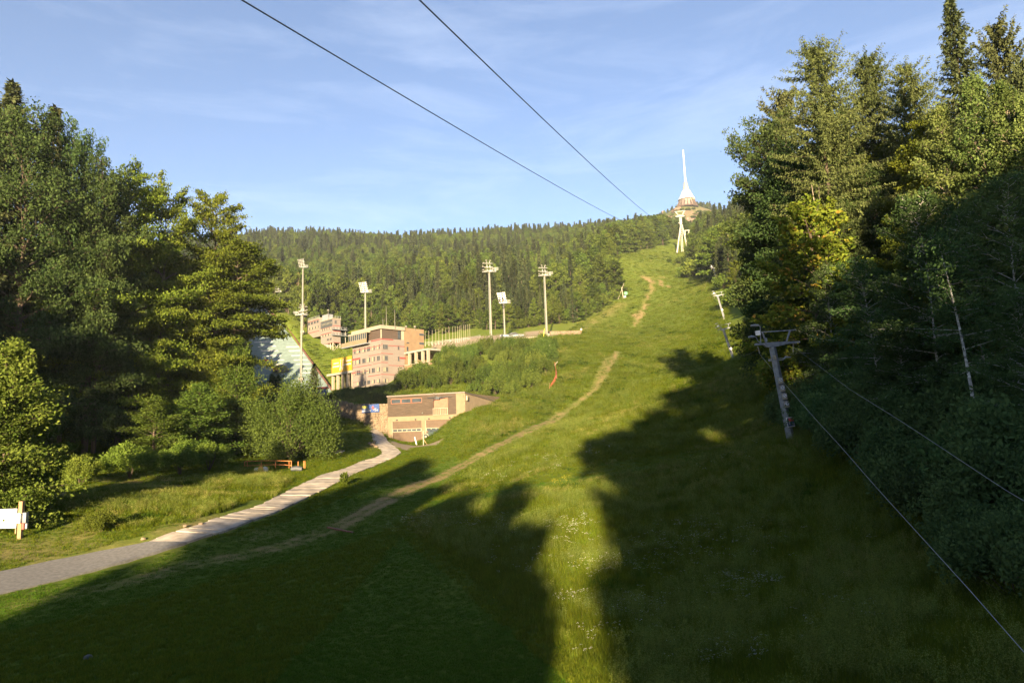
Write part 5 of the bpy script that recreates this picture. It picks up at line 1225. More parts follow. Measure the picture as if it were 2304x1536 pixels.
wins = [(sg(x0, 330), sg(x1, 330)) for x0, x1 in ((842,948),(962,1068),(1084,1196))]; wz0, wz1 = zg(1000, 346), zg(1000, 300)
sdr0, sdr1 = sg(1341, 350), sg(1506, 350); zd1 = zg(1420, 284)
nb = 24
for k in range(nb):
    za, zb_ = zW0+(zE-zW0-.26)*k/nb, zW0+(zE-zW0-.26)*(k+1)/nb-.025; mb = MB(); o = .06+.015*(k % 2)
    cuts = [(0, sw)]
    holes = ([(wins[0][0]-.1, wins[2][1]+.1)] if zb_ > wz0-.08 and za < wz1+.08 else [])+([(sdr0-.08, sdr1+.08)] if za < zd1+.06 else [])
    s = 0.0
    for h0, h1 in holes: GW.box(mb, s, h0, za, zb_, -.24, o); s = h1
    GW.box(mb, s, sw, za, zb_, -.24, o); part('plank', mb, M['wood_clad'], gar_t)
for a, b_ in wins: window(GW, gar_t, a, b_, wz0, wz1, (), M['brown_frame'], ('glass',), .10, .10, -.05)
mb = MB(); GW.box(mb, sdr0, sdr1, zW0, zd1, -.1, -.02); part('upper_door', mb, M['brown_frame'], gar_t)
mb = MB(); zr0 = zW0-.02; zr1 = zg(1420, 412)
for s in np.linspace(sdr0-.05, sdr1+.05, 9): GW.box(mb, s-.02, s+.02, zr0, zr1, .24, .28)
for s in (sdr0-.05, (sdr0+sdr1)/2, sdr1+.05): GW.box(mb, s-.045, s+.045, zr0, zr1, .22, .30)
GW.box(mb, sdr0-.1, sdr1+.1, zr1, zr1+.09, .22, .30); GW.box(mb, sdr0-.1, sdr1+.1, zr0-.03, zr0+.05, .10, .30); part('balcony_rail', mb, M['cream_metal'], gar_t)
for q_ in range(2):
    s0, s1 = sd[2*q_]+.06, sd[2*q_+1]-.06; dh = dz1-zB
    dd = MB(); GW.box(dd, s0, s1, zB-.6, dz1-.02, -.22, -.16); door = part('garage_door', dd, M['door_brown'], gar_t)
    zs0, zs1 = zB+dh*.405, zB+dh*.575
    for k, (za, zb_) in enumerate([(zB-.5, zB+dh*.20), (zB+dh*.205, zs0-.02), (zs1+.02, zB+dh*.785), (zB+dh*.79, dz1-.06)]):
        pb = MB(); GW.box(pb, s0, s1, za, zb_-.03, -.16, -.10); part('panel', pb, M['door_brown'], door)
    fb = MB(); GW.box(fb, s0, s1, zs0, zs0+.10, -.16, -.08); GW.box(fb, s0, s1, zs1-.10, zs1, -.16, -.08)
    for k in range(7): s = s0+(s1-s0-.12)*k/6; GW.box(fb, s, s+.12, zs0+.1, zs1-.1, -.16, -.08)
    part('window_strip', fb, M['cream_metal'], door)
    for k in range(6): pb = MB(); a = s0+(s1-s0-.12)*k/6+.125; GW.box(pb, a, a+(s1-s0)/6-.16, zs0+.105, zs1-.105, -.155, -.12); part('pane', pb, M['glass'], door)
    jb = MB(); GW.box(jb, s0-.05, s0+.03, zB-.6, dz1-.02, -.2, .02); part('door_jamb', jb, M['cream_metal'], gar_t)
for x, y, m_ in ((910,548,'dark_steel'),(1130,540,'dark_steel'),(1287,532,'dark_steel'),(1533,520,'dark_steel'),(1215,467,'lamp_glass'),(1348,235,'lamp_glass')):
    s, z = GW.hit(*c1(x, y)); mb = MB(); mb.lathe(GW.at(s, z-.14, .24), [(.05,0),(.16,.06),(.17,.2),(.08,.3)], 8); mb.bar(GW.at(s, z, .0), GW.at(s, z, .24), .06); part('wall_lamp', mb, M[m_], gar_t)
W2 = Wall(gB, e2); mb = MB(); s, z = W2.hit(*c1(1725, 290)); mb.box(W2.at(s, z, .15), .5, .9, .3, [W2.d, Z3, W2.n]); part('wall_box', mb, M['cream_metal'], gar_t)
mb = MB(); s, z = W2.hit(*c1(1918, 398)); mb.box(W2.at(s, z, .05), .7, .5, .1, [W2.d, Z3, W2.n]); part('vent', mb, M['dark_steel'], gar_t)
pp = thing('propeller_ornament', 'dark spread propeller-like ornament hung over the upper garage door', 'ornament', (0,0,0))
s, z = GW.hit(*c1(1400, 290)); mb = MB(); GW.box(mb, s-.45, s+.35, z-.25, z+.22, .25, .6); part('hub', mb, M['dark_steel'], pp)
for (x0, y0, x1, y1) in ((1400,290,1270,288),(1400,292,1335,318),(1410,290,1560,270),(1400,285,1360,262),(1405,285,1440,272)):
    a, b_ = GW.hit(*c1(x0, y0)), GW.hit(*c1(x1, y1)); mb = MB(); mb.tube([GW.at(*a, .42), GW.at((a[0]+b_[0])/2, (a[1]+b_[1])/2+.05, .5), GW.at(*b_, .45)], [.11, .09, .04], 5); part('blade', mb, M['dark_steel'], pp)
# --- stone retaining wall with the blue banner
w0, w1 = P(728, 936, 152), GW.at(-.02, 0, -1.2); w1[2] = 0
RW = Wall(w1, (w0-w1)[:2]); rl = np.linalg.norm((w0-w1)[:2])
rwall = thing('stone_wall', 'rough stone retaining wall left of the garage', 'wall', (0,0,0))
def topz(s): u_ = 873-(873-728)*s/rl; return float(np.interp(u_, [728,760,780,797,873], [RW.hit(728,898)[1], RW.hit(760,899.5)[1], RW.hit(785,903)[1], RW.hit(797,908)[1], RW.hit(870,907.5)[1]]))
mb = MB()
for k in range(12):
    a, b_ = rl*k/12, rl*(k+1)/12; z1_ = min(topz(a), topz(b_))-.08; RW.box(mb, a, b_, -4, z1_, -1.0, -.1)
part('core', mb, M['grey_stone'], rwall)
mb = MB(); rss = np.random.RandomState(12); ns_ = 0
zz_ = -.5
while zz_ < 10.5:
    hgt = rss.uniform(.30, .46); s = rss.uniform(-.3, 0)
    while s < rl:
        w_ = rss.uniform(.35, .95)
        if zz_+hgt < topz(s+w_/2)+.12 and zz_ > .0:
            o = rss.uniform(-.04, .12); c = RW.at(s+w_/2, zz_+hgt/2, -.12+o/2); vs = []
            for kk in (-1, 1):
                for jj in (-1, 1):
                    for ii in (-1, 1):
                        f = .86 if kk > 0 else 1.0
                        vs.append(c+RW.d*ii*w_/2*f*rss.uniform(.84, .97)+Z3*jj*hgt/2*f*rss.uniform(.8, .96)+RW.n*(kk*(.16+o)))
            mb.add(vs, [(4,5,7,6),(0,1,5,4),(2,6,7,3),(0,4,6,2),(1,3,7,5)])
        s += w_
    zz_ += hgt
o = part('stones', mb, M['grey_stone'], rwall); o['kind'] = 'stuff'
nb_ = thing('blue_banner', 'blue banner with yellow lettering nisa on the stone wall', 'banner', (0,0,0))
(sa, z1_), (sb_, z0_) = RW.hit(815.5, 912), RW.hit(854.6, 926)
z1_ = RW.hit(835, 909.5)[1]; z0_ = RW.hit(835, 927.5)[1]
mb = MB(); RW.box(mb, sb_, sa, z0_, z1_, .14, .20); part('cloth', mb, M['banner_blue'], nb_)
def text_mesh(txt, size, extrude=.01):
    cu = bpy.data.curves.new('lettering', 'FONT'); cu.body = txt; cu.size = size; cu.extrude = extrude; cu.offset = size*.018
    ob = bpy.data.objects.new('lettering_tmp', cu); C.objects.link(ob); dg = bpy.context.evaluated_depsgraph_get(); me = bpy.data.meshes.new_from_object(ob.evaluated_get(dg)); bpy.data.objects.remove(ob); return me
def place_text(txt, W, s_left, z, size, m_, parent, out, name='lettering'):
    """text reads left to right seen from outside"""
    me = text_mesh(txt, size); me.materials.clear(); me.materials.append(m_); o = link(name, me, parent)
    right = np.cross(-W.n, Z3); right = right/np.linalg.norm(right)
    M4 = Matrix(np.r_[np.c_[np.stack([right, Z3, W.n], 1), W.at(s_left, z, out)], [[0,0,0,1]]].tolist()); o.matrix_world = M4; return o
wB = abs(sa-sb_); hB = z1_-z0_
place_text('nisa', RW, sa-.10, z0_+hB*.58, hB*.62, M['banner_yellow'], nb_, .215)
mb = MB(); rsb = np.random.RandomState(8)
for f0, f1, zf, h in ((.08,.40,.42,.12),(.02,.50,.14,.16)):
    s = sa-wB*f0
    while s > sa-wB*f1: w_ = rsb.uniform(.10, .22); RW.box(mb, s, s-w_, z0_+hB*zf, z0_+hB*(zf+h), .20, .22); s -= w_+.05
part('small_print', mb, M['banner_white'], nb_)
mb = MB(); RW.bar(mb, (sa-wB*.62, z0_+hB*.72), (sa-wB*.70, z0_+hB*.36), .42, .20, .23); RW.bar(mb, (sa-wB*.60, z0_+hB*.5), (sa-wB*.72, z0_+hB*.45), .2, .20, .23); part('print_red', mb, M['banner_red'], nb_)
mb = MB(); RW.bar(mb, (sa-wB*.68, z0_+hB*.30), (sa-wB*.84, z0_+hB*.45), .13, .20, .23); RW.bar(mb, (sa-wB*.76, z0_+hB*.16), (sa-wB*.86, z0_+hB*.25), .10, .20, .23); RW.bar(mb, (sa-wB*.88, z0_+hB*.12), (sa-wB*.93, z0_+hB*.36), .10, .20, .23); part('print_white', mb, M['banner_white'], nb_)
# --- stadium terrace wall
tw = thing('terrace_wall', 'long brown terrace wall with a pale coping above the shrubs', 'wall', (0,0,0))
TWP = [(1006,799,212),(1015,789,219),(1060,780,221),(1092,772,223),(1140,765,225),(1172,761.5,227),(1226,757,229)]
for k, (a, b_) in enumerate(zip(TWP[:-1], TWP[1:])):
    A, B = P(*a), P(*b_); mb = MB(); dv = (B-A); L = np.linalg.norm(dv); dv /= L; n_ = np.cross(dv, Z3); n_ /= np.linalg.norm(n_)
    lo_ = [A-Z3*6, B-Z3*6, B, A]; mb.add([p-n_*0 for p in lo_]+[p-n_*.6 for p in lo_], [(0,1,2,3),(7,6,5,4),(3,2,6,7),(0,3,7,4),(1,5,6,2)]); part('wall_section', mb, M['grey_stone'], tw)
    mb = MB(); mb.bar(A+Z3*.12-n_*.3, B+Z3*.12-n_*.3, .8, .22); part('coping', mb, M['roof_white'], tw)

# ------------------------------------------------------------------ floodlight masts, flagpoles and other stadium pieces
def floodlight(label, bu, bv, Y, top_v, style, top_u=None, face=1):
    b0 = P(bu, bv, Y); H = P(top_u or bu, top_v, Y)[2]-b0[2]
    t = thing('floodlight_mast', label, 'floodlight', b0, 0, 'floodlight masts round the stadium')
    mb = MB(); mb.tube([(0,0,-1.5),(0,0,H*.6),(0,0,H)], [.34,.28,.20], 10); part('mast', mb, M['mast_paint'], t)
    if style == 'array':
        mb = MB()
        for r in range(6):
            mb.bar((-1.5*face-.12*r, -.2-.05*r, H-.2+r*.68), (1.2-.12*r-.9*(face < 0), -.25-.05*r, H+.1+r*.68), .10)
            for c in range(5): x = -1.5+.62*c-.14*r; mb.box((x, -.42-.05*r, H-.05+r*.68+.05*c), .36, .26, .24)
        mb.bar((-.6,0,H-.3), (-1.1,-.1,H+3.7), .16); mb.bar((.4,0,H-.3), (0,-.1,H+3.7), .16)
        part('lamp_bank', mb, M['lamp_glass'], t)
        mb = MB(); railing(mb, [(.9,-.4,H-.2),(2.4,-.4,H-.2),(2.4,.5,H-.2),(.9,.5,H-.2)], 1.0, .8, .03); mb.box((1.2,0,H-.25), 2.6, 1.2, .10); part('service_platform', mb, M['galv'], t)
    else:
        mb = MB(); rsx = np.random.RandomState(int(bu))
        for (x, z) in [(-1.9,.5),(-1.2,.2),(-.5,.0),(-2.0,1.6),(-1.3,1.3),(-.6,1.1),(.4,1.0),(1.0,.9),(-1.7,2.7),(-.9,2.6),(.0,2.5),(.3,3.4),(-.9,3.5)]:
            c = np.array([x*face, -.5, H-.3+z]); mb.tube([c+[0,.30,.10], c+[0,.1,.05], c+[0,-.25,-.05]], [.12,.22,.27], 8)
        part('lamp_bank', mb, M['lamp_glass'], t)
        mb = MB()
        for z in (.3, 1.4, 2.6): mb.bar((-2.1*face,-.1,H-.2+z), (1.1*face,-.1,H-.3+z), .10)
        mb.bar((-.6*face,-.05,H-.4), (-.8*face,-.05,H+3.3), .14); mb.bar((.3*face,-.05,H-.4), (.1*face,-.05,H+3.3), .14)
        mb.box((0,0,H-.42), 4.4, 1.3, .12); railing(mb, [(.8*face,-.5,H-.36),(2.9*face,-.5,H-.36),(2.9*face,.5,H-.36),(.8*face,.5,H-.36)], 1.15, 1.0, .035); part('service_platform', mb, M['galv'], t)
    mb = MB(); mb.tube([(-.48,0,0),(-.40,0,H*.5),(-.34,0,H*.97)], .06, 5); part('cable_duct', mb, M['galv'], t)
    mb = MB(); mb.box((0,0,-.3), 1.6, 1.6, .9); part('footing', mb, M['concrete'], t)
    return t
floodlight('tallest near floodlight mast with round lamps, left of its shorter neighbour', 1106, 767, 205, 609, 'round', 1100)
floodlight('shorter mast with six dense rows of lamps between two round-lamp masts', 1136, 756, 236, 681, 'array', 1131)
floodlight('round-lamp floodlight mast nearest the ski slope, at the terrace end', 1231, 752, 225, 618, 'round', 1225)
floodlight('floodlight mast with six rows of lamps rising behind the stadium building', 823, 775, 245, 657, 'array', 822)
floodlight('front floodlight mast before the jump, its lamps turned to the right', 678, 850, 228, 706, 'round', 684, -1)
floodlight('tall mast with a tilted lamp panel, directly behind the front jump mast', 681, 745, 300, 601, 'array', 683)
floodlight('small far floodlight above the ski jump, half hidden by beech boughs', 629, 690, 340, 655, 'round', 631)
ft = None
ux = [1597,1643,1688,1733,1773,1818,1863,1908,1953,1987,2017,2040,2062,2097,2120,2150,2175]
for k, x in enumerate(ux):
    u = 680+x/5.76; f = (x-1597)/(2175-1597); vb = 777-(777-766.5)*f; vt = 746-16*f
    b0 = P(u, vb, 238); H = P(u, vt, 238)[2]-b0[2]
    if ft is None:
        ft = thing('flagpole', 'bare white flagpole in the row behind the stadium building', 'flagpole', b0, 0, 'row of flagpoles behind the stadium building'); FH = H
        mb = MB(); mb.tube([(0,0,-.5),(0,0,H)], [.06,.04], 6); part('pole', mb, M['cream_metal'], ft); mb = MB(); mb.lathe((0,0,H), [(.05,0),(.09,.05),(.03,.14)], 6); part('finial', mb, M['cream_metal'], ft)
        mb = MB(); mb.box((0,0,0), .35, .35, .3); part('base', mb, M['concrete'], ft)
    else: dup(ft, b0, 0, (1, 1, H/FH))
# fence behind the flagpoles
t = thing('mesh_fence', 'low steel fence running behind the row of flagpoles', 'fence', (0,0,0))
mb = MB(); pts_ = [P(957,777,240),P(1000,772,240),P(1057,766,240),P(1080,760,242)]
railing(mb, pts_, 1.1, 2.2, .03); part('railing', mb, M['galv'], t)
def lamp_post(label, u, vb, vt, Y):
    b0 = P(u, vb, Y); H = P(u, vt, Y)[2]-b0[2]; t = thing('street_lamp', label, 'street lamp', b0)
    mb = MB(); mb.tube([(0,0,-.6),(0,0,H)], [.09,.05], 7); part('pole', mb, M['galv'], t)
    mb = MB(); mb.tube([(0,0,H-.05),(.25,-.1,H+.12),(.7,-.2,H+.14)], [.04,.06,.09], 6); part('lamp_head', mb, M['grey_steel'], t); mb = MB(); mb.box((0,0,.1), .5, .5, .5); part('base', mb, M['concrete'], t)
lamp_post('thin street lamp before the stadium building', 823.2, 877, 836, 186)
lamp_post('thin street lamp beside the foot of the ski jump', 720.8, 889, 848, 172)
# red and blue banner cart near the jump foot
b0 = P(722, 884, 180); t = thing('ticket_booth', 'small booth with a blue front and red roof edge at the jump foot', 'booth', b0)
mb = MB(); mb.box((0,0,.2), 3.2, 2.2, 1.9); part('wall', mb, M['banner_blue'], t); mb = MB(); mb.box((0,0,1.35), 3.6, 2.6, .4); part('roof', mb, M['banner_red'], t)
# folded nets / tarpaulin on the terrace
b0 = P(1150, 757.5, 234); t = thing('folded_tarpaulin', 'long heap of folded dark tarpaulin on the gravel terrace', 'tarpaulin', b0, .15)
mb = MB(); rsx = np.random.RandomState(4); mb.tube([(x, rsx.uniform(-.2, .2), .25+rsx.uniform(0, .3)) for x in np.linspace(-4, 4.5, 10)], [.3+.55*math.sin(3.1*k/9)*rsx.uniform(.6, 1) for k in range(10)], 7); part('bundle', mb, M['grey_steel'], t)
mb = MB(); mb.tube([(-1,-.5,.5),(0,-.7,1.0),(1.5,-.4,1.2),(3,-.2,.6)], [.2,.45,.4,.2], 6); part('fold', mb, M['dark_steel'], t)
# concrete strip wall at the end of the terrace, marker and poles
t = thing('low_wall', 'low grey wall between the terrace end and the ski slope', 'wall', (0,0,0)); mb = MB()
for (a, b_) in (((1213,748.5),(1262,747.5)),((1262,747.5),(1306,746))): A, B = P(*a, 236), P(*b_, 240); mb.bar(A-Z3*.4, B-Z3*.4, .4, 1.6)
part('wall_section', mb, M['grey_stone'], t)
def pole(name, label, cat, a, b_, r, m_, Ya, Yb=None):
    A, B = P(*a, Ya), P(*b_, Yb or Ya); t = thing(name, label, cat, A); mb = MB(); mb.tube([(0,0,0), B-A], [r, r*.85], 6); part('shaft', mb, M[m_], t); return t
pole('slalom_pole', 'thin yellow pole at the right end of the terrace', 'pole', (1221.5,769), (1225,739), .06, 'banner_yellow', 208)
pole('leaning_pole', 'short pale pole leaning out of the shrubs under the terrace end', 'pole', (1225.5,793), (1237,776.5), .09, 'cream_metal', 188)
pole('leaning_pole', 'long pale pole slanting over the right edge of the shrub bank', 'pole', (1208.5,869), (1254.5,813.5), .11, 'cream_metal', 163, 170)
b0 = P(1308, 747, 238); t = thing('marker_board', 'small white marker on the slope right of the terrace', 'marker', b0); mb = MB(); mb.bar((0,0,-.3), (0,0,.8), .10); part('post', mb, M['wood_post'], t); mb = MB(); mb.box((0,-.06,1.0), .5, .06, .7); part('plate', mb, M['banner_white'], t)
NETP = [(1240,792),(1246,810),(1250,826),(1253.5,842),(1253,856),(1246,866),(1237,874)]
NT = [G(u, v) for u, v in NETP]; t = thing('safety_net', 'red safety net trailing down beside the shrub bank', 'net', (0,0,0)); mb = MB()
for k, (a, b_) in enumerate(zip(NT[:-1], NT[1:])):
    h0, h1 = (.25+1.0*math.sin(math.pi*k/6)), (.25+1.0*math.sin(math.pi*(k+1)/6)); lean_ = np.array([-.25, .1, 0])
    q0_, q1_, q2_, q3_ = a, b_, b_+Z3*h1+lean_, a+Z3*h0+lean_; th_ = np.array([.05, .03, 0]); mb.add([q0_, q1_, q2_, q3_, q0_+th_, q1_+th_, q2_+th_, q3_+th_], [(0,1,2,3),(7,6,5,4),(3,2,6,7),(0,3,7,4),(1,5,6,2)])
part('netting', mb, M['net_red'], t)
mb = MB()
for p in NT[::2]: mb.tube([p-Z3*.3, p+Z3*1.3], .04, 5)
part('net_post', mb, M['wood_post'], t)
# snow gun on the slope
b0 = G(1403, 672.5); Ysg = b0[1]; t = thing('snow_gun', 'snow gun with a green fan on a pale post high on the slope', 'snow gun', b0); rel = lambda u, v: P(u, v, Ysg)-b0
mb = MB(); mb.tube([(0,0,-.5), rel(1398.4,646)], [.22,.16], 7); part('post', mb, M['cream_metal'], t); mb = MB(); mb.tube([rel(1390,675), rel(1404,637)], .10, 6); part('lance', mb, M['cream_metal'], t)
green_p = mat('green_paint', (.06,.30,.12), .6, .2, 2.0); mb = MB(); c = rel(1407.5,661); mb.tube([c+[0,.9,0], c+[0,.3,.05], c+[0,-.9,.15]], [.45,.75,.85], 12); part('fan', mb, green_p, t); mb = MB(); mb.box(rel(1406,668)+[0,0,0], 1.1, .9, 1.4); part('stand', mb, M['grey_steel'], t)

# ------------------------------------------------------------------ television tower on the summit
YT = 1128.0; pxm = YT/1500/ math.cos(math.atan(.27))*1.0
tb = P(1546, 464, YT); zt_ = lambda v: P(1545, v, YT)[2]-tb[2]
tower = thing('television_tower', 'white hyperbolic television tower with a tapering mast on the summit', 'tower', tb)
R = .752
shell_w = mat('white_tower_shell', (.62,.61,.58), .45, .04, .2); rib = mat('ribbed_aluminium', (.27,.25,.21), .5, .18, .5, stretch=(1,1,.1)); brick_r = mat('red_brown_stone', (.085,.052,.040), .9, .3, .3)
mb = MB(); mb.lathe((0,0,0), [(2.3*R, zt_(410)), (1.8*R, zt_(390)), (1.5*R, zt_(372)), (1.45*R, zt_(371)), (1.3*R, zt_(345)), (1.0*R, zt_(338)), (.3*R, zt_(337))], 16); part('mast', mb, shell_w, tower)
mb = MB(); mb.lathe((0,0,0), [(8.2*R, zt_(429)), (6.6*R, zt_(423)), (5.2*R, zt_(417)), (4.2*R, zt_(411.5)), (4.4*R, zt_(411)), (4.4*R, zt_(409.8)), (2.4*R, zt_(409.5))], 24); part('ribbed_cone', mb, rib, tower)
mb = MB(); mb.lathe((0,0,0), [(20*R, zt_(450)), (17.6*R, zt_(446)), (14.0*R, zt_(440)), (11.2*R, zt_(434.5)), (9.2*R, zt_(430)), (8.4*R, zt_(429))], 32); part('white_shell', mb, shell_w, tower)
mb = MB(); mb.lathe((0,0,0), [(20*R, -4), (18.5*R, zt_(455)), (17*R, zt_(449.9))], 32); part('lower_storey', mb, M['frame_dark'], tower)
for k in range(10):
    a = -math.pi/2+(k-4.5)*.36; mb = MB(); d = np.array([math.cos(a), math.sin(a), 0]); mb.bar(d*15*R+Z3*zt_(447), d*23.5*R+Z3*-2, 1.4, 1.6); part('rib', mb, brick_r, tower)
mb = MB(); mb.box((0,-16.5*R, zt_(449.5)), 15*R, 3, 2.2); part('portal_lintel', mb, brick_r, tower)
for x in (-5.2, -2, 1.6, 4.8): mb = MB(); mb.box((x*R,-18.0*R, zt_(455.5)), 1.0, .6, 5.5); part('portal_post', mb, M['cream_metal'], tower)
for x, z in ((-8.5,455),(9.5,453),(14.0,452.5),(4.2,453)): mb = MB(); mb.lathe((x*R, -19.0*R if abs(x) < 12 else -14*R, zt_(z)-1.2), [(1.1,0),(1.3,1.2),(.9,2.3)], 10); part('lantern', mb, M['banner_yellow'] if False else M['cream_metal'], tower)
mb = MB(); mb.tube([np.array([24*R*math.cos(a), 24*R*math.sin(a), -3.2+(.6 if i % 2 else 0)]) for i, a in enumerate(np.linspace(-math.pi, 0.15, 14))], 1.3, 6); part('parapet', mb, brick_r, tower)
def boulder(label, c, r, seed, sq=(1,1,.8)):
    rsx = np.random.RandomState(seed); mb = MB(); n, m = 14, 9; vs = []; ph = rsx.uniform(0, 6.28, 6)
    for i in range(m+1):
        th = math.pi*i/m
        for j in range(n):
            a = 2*math.pi*j/n; k = 1+.22*math.sin(3*a+ph[0]+2*th)+.16*math.sin(5*th+ph[1]+a*2)+rsx.uniform(-.12, .12); vs.append(np.array([math.sin(th)*math.cos(a)*sq[0], math.sin(th)*math.sin(a)*sq[1], math.cos(th)*sq[2]])*r*k)
    mb.add(vs, [(i*n+j, (i+1)*n+j, (i+1)*n+(j+1) % n, i*n+(j+1) % n) for i in range(m) for j in range(n)]); t = thing('rock_outcrop', label, 'rock', c); part('boulder', mb, M['rock'], t)
for k, (u, v, Y, r, lab, sq) in enumerate([(1493,478,1118,8,'upright reddish rock on the left skyline of the summit',(1,1,1.0)),(1527,471,1108,9,'broad rock slab below the left of the television tower',(1.6,1,.5)),(1552,496,1070,8,'pale rock face under the tower, right of the white cableway pylon head',(1.5,1,.7)),(1548,510,1060,7,'lower rock face behind the white cableway pylon',(1.2,1,.9)),(1563,482,1095,6,'small rock in the heath right below the tower',(1.6,1,.6)),(1508,488,1100,5,'small rock on the heath left of the tower',(1.5,1,.6))]):
    boulder(lab, G(u, v)-Z3*r*.25, r, 60+k, sq)

# ------------------------------------------------------------------ cableway pylon and its ropes
YP = 480.0; f5 = lambda x, y: (1420+x/5.12, 320+y/5.12); PP = lambda x, y, dy=0: P(*f5(x, y), YP+dy)
b0 = P(1534, 567, YP); b0[2] = float(ground(np.array([b0[0]]), np.array([b0[1]]))[0]); b0[2] = min(b0[2], P(1534, 567, YP)[2])
cp = thing('cableway_pylon', 'white three-legged cableway pylon at the top of the meadow', 'pylon', b0); r_ = lambda x, y, dy=0: PP(x, y, dy)-b0
white_p = M['pylon_white']
for nm, a, b_, dy, wa, wb in (('leg', (571,950), (529,1275), -4, .9, 1.3), ('leg', (586,950), (648,1225), 6, .9, 1.3)):
    mb = MB(); mb.tube([r_(*a), r_(*b_, dy)], [wa*.5, wb*.5], 8); part(nm, mb, white_p, cp)
mb = MB(); mb.box(r_(569, 912), 1.6, 1.6, 5.6); part('column', mb, white_p, cp)
mb = MB(); A, B = r_(574, 940, -1), r_(590, 1262, -3)
for s in (-.55, .55): mb.bar(A+[s,0,0], B+[s,0,0], .30)
for k in range(16): p = A+(B-A)*k/15.5; mb.bar(p+[-.55,0,0], p+[.55,0,0], .22)
part('ladder', mb, white_p, cp)
mb = MB(); mb.bar(r_(512,857), r_(613,852), .8, .7); part('lower_beam', mb, white_p, cp)
mb = MB(); mb.bar(r_(500,803), r_(622,790), .5, .4); part('upper_beam', mb, white_p, cp)
mb = MB(); mb.bar(r_(512,806), r_(546,842), .5); mb.bar(r_(610,797), r_(588,840), .5); mb.bar(r_(535,842), r_(600,838), .5); part('head_brace', mb, white_p, cp)
mb = MB(); mb.box(r_(565,932), 2.6, 1.2, .5); part('bracket', mb, white_p, cp)
mb = MB()
for y in (880, 915, 965, 985): mb.box(r_(569, y)-[0,1.0,0], .45, .2, .6)
part('hatch', mb, M['dark_steel'], cp)
# small lift gantry right of it
b1 = G(1553, 537) if False else P(1549, 532, 520); t = thing('lift_gantry', 'small white lift gantry right of the cableway pylon', 'gantry', b1); q2 = lambda x, y: P(*f5(x, y), 520)-b1
mb = MB(); mb.bar(q2(622,1075), q2(622,1020), .5); mb.bar(q2(664,1070), q2(664,1018), .5); part('post', mb, white_p, t); mb = MB(); mb.bar(q2(608,1020), q2(690,1010), .5); mb.bar(q2(672,1018), q2(690,1004), .4); part('beam', mb, white_p, t)
def rope_fit(px, xa, ya, xb, yb):
    """rope hanging in a vertical plane through (xa,ya) and (xb,yb): pixel samples give its height"""
    k = (xb-xa)/(yb-ya); ys, zs = [], []
    for u, v in px:
        d = ray(u, v); q = d[0]/d[1]; y = (xa-k*ya)/(q-k); ys.append(y); zs.append(y*d[2]/d[1])
    return k, np.array(ys), np.array(zs)
RP1 = [(541,0),(665,72),(810,156),(1000,271.5),(1119,342),(1239,410),(1320,457),(1408,500)]
RP2 = [(944,0),(1000,55),(1150,200),(1263,306),(1358,396),(1461,485)]
for nm, px, xe, lab, ve in (('cableway_rope', RP1, 1519, 'left steel rope of the cableway crossing the sky', 487), ('cableway_rope', RP2, 1539, 'right steel rope of the cableway, the steeper of the two', 486)):
    pe = P(xe, ve, YP); d = ray(*px[0]); 
    y0 = 21.5; x0 = d[0]/d[1]*y0
    k, ys, zs = rope_fit(px, x0, y0, pe[0], YP)
    w = np.polyfit(np.r_[ys, YP], np.r_[zs, pe[2]], 3, w=np.r_[3/np.maximum(ys, 1)*10, .8])
    yy_ = np.r_[np.linspace(-14, 60, 30), np.linspace(64, YP, 60)]; zz2 = np.polyval(w, yy_)
    near = yy_ < ys[0]; zz2[near] = zs[0]+(yy_[near]-ys[0])*np.polyval(np.polyder(w), ys[0])
    mb = MB(); mb.tube([(x0+k*(y-y0), y, z) for y, z in zip(yy_, zz2)], .030, 6); t = thing(nm, lab, 'rope', (0,0,0)); part('strand', mb, M['rope'], t)

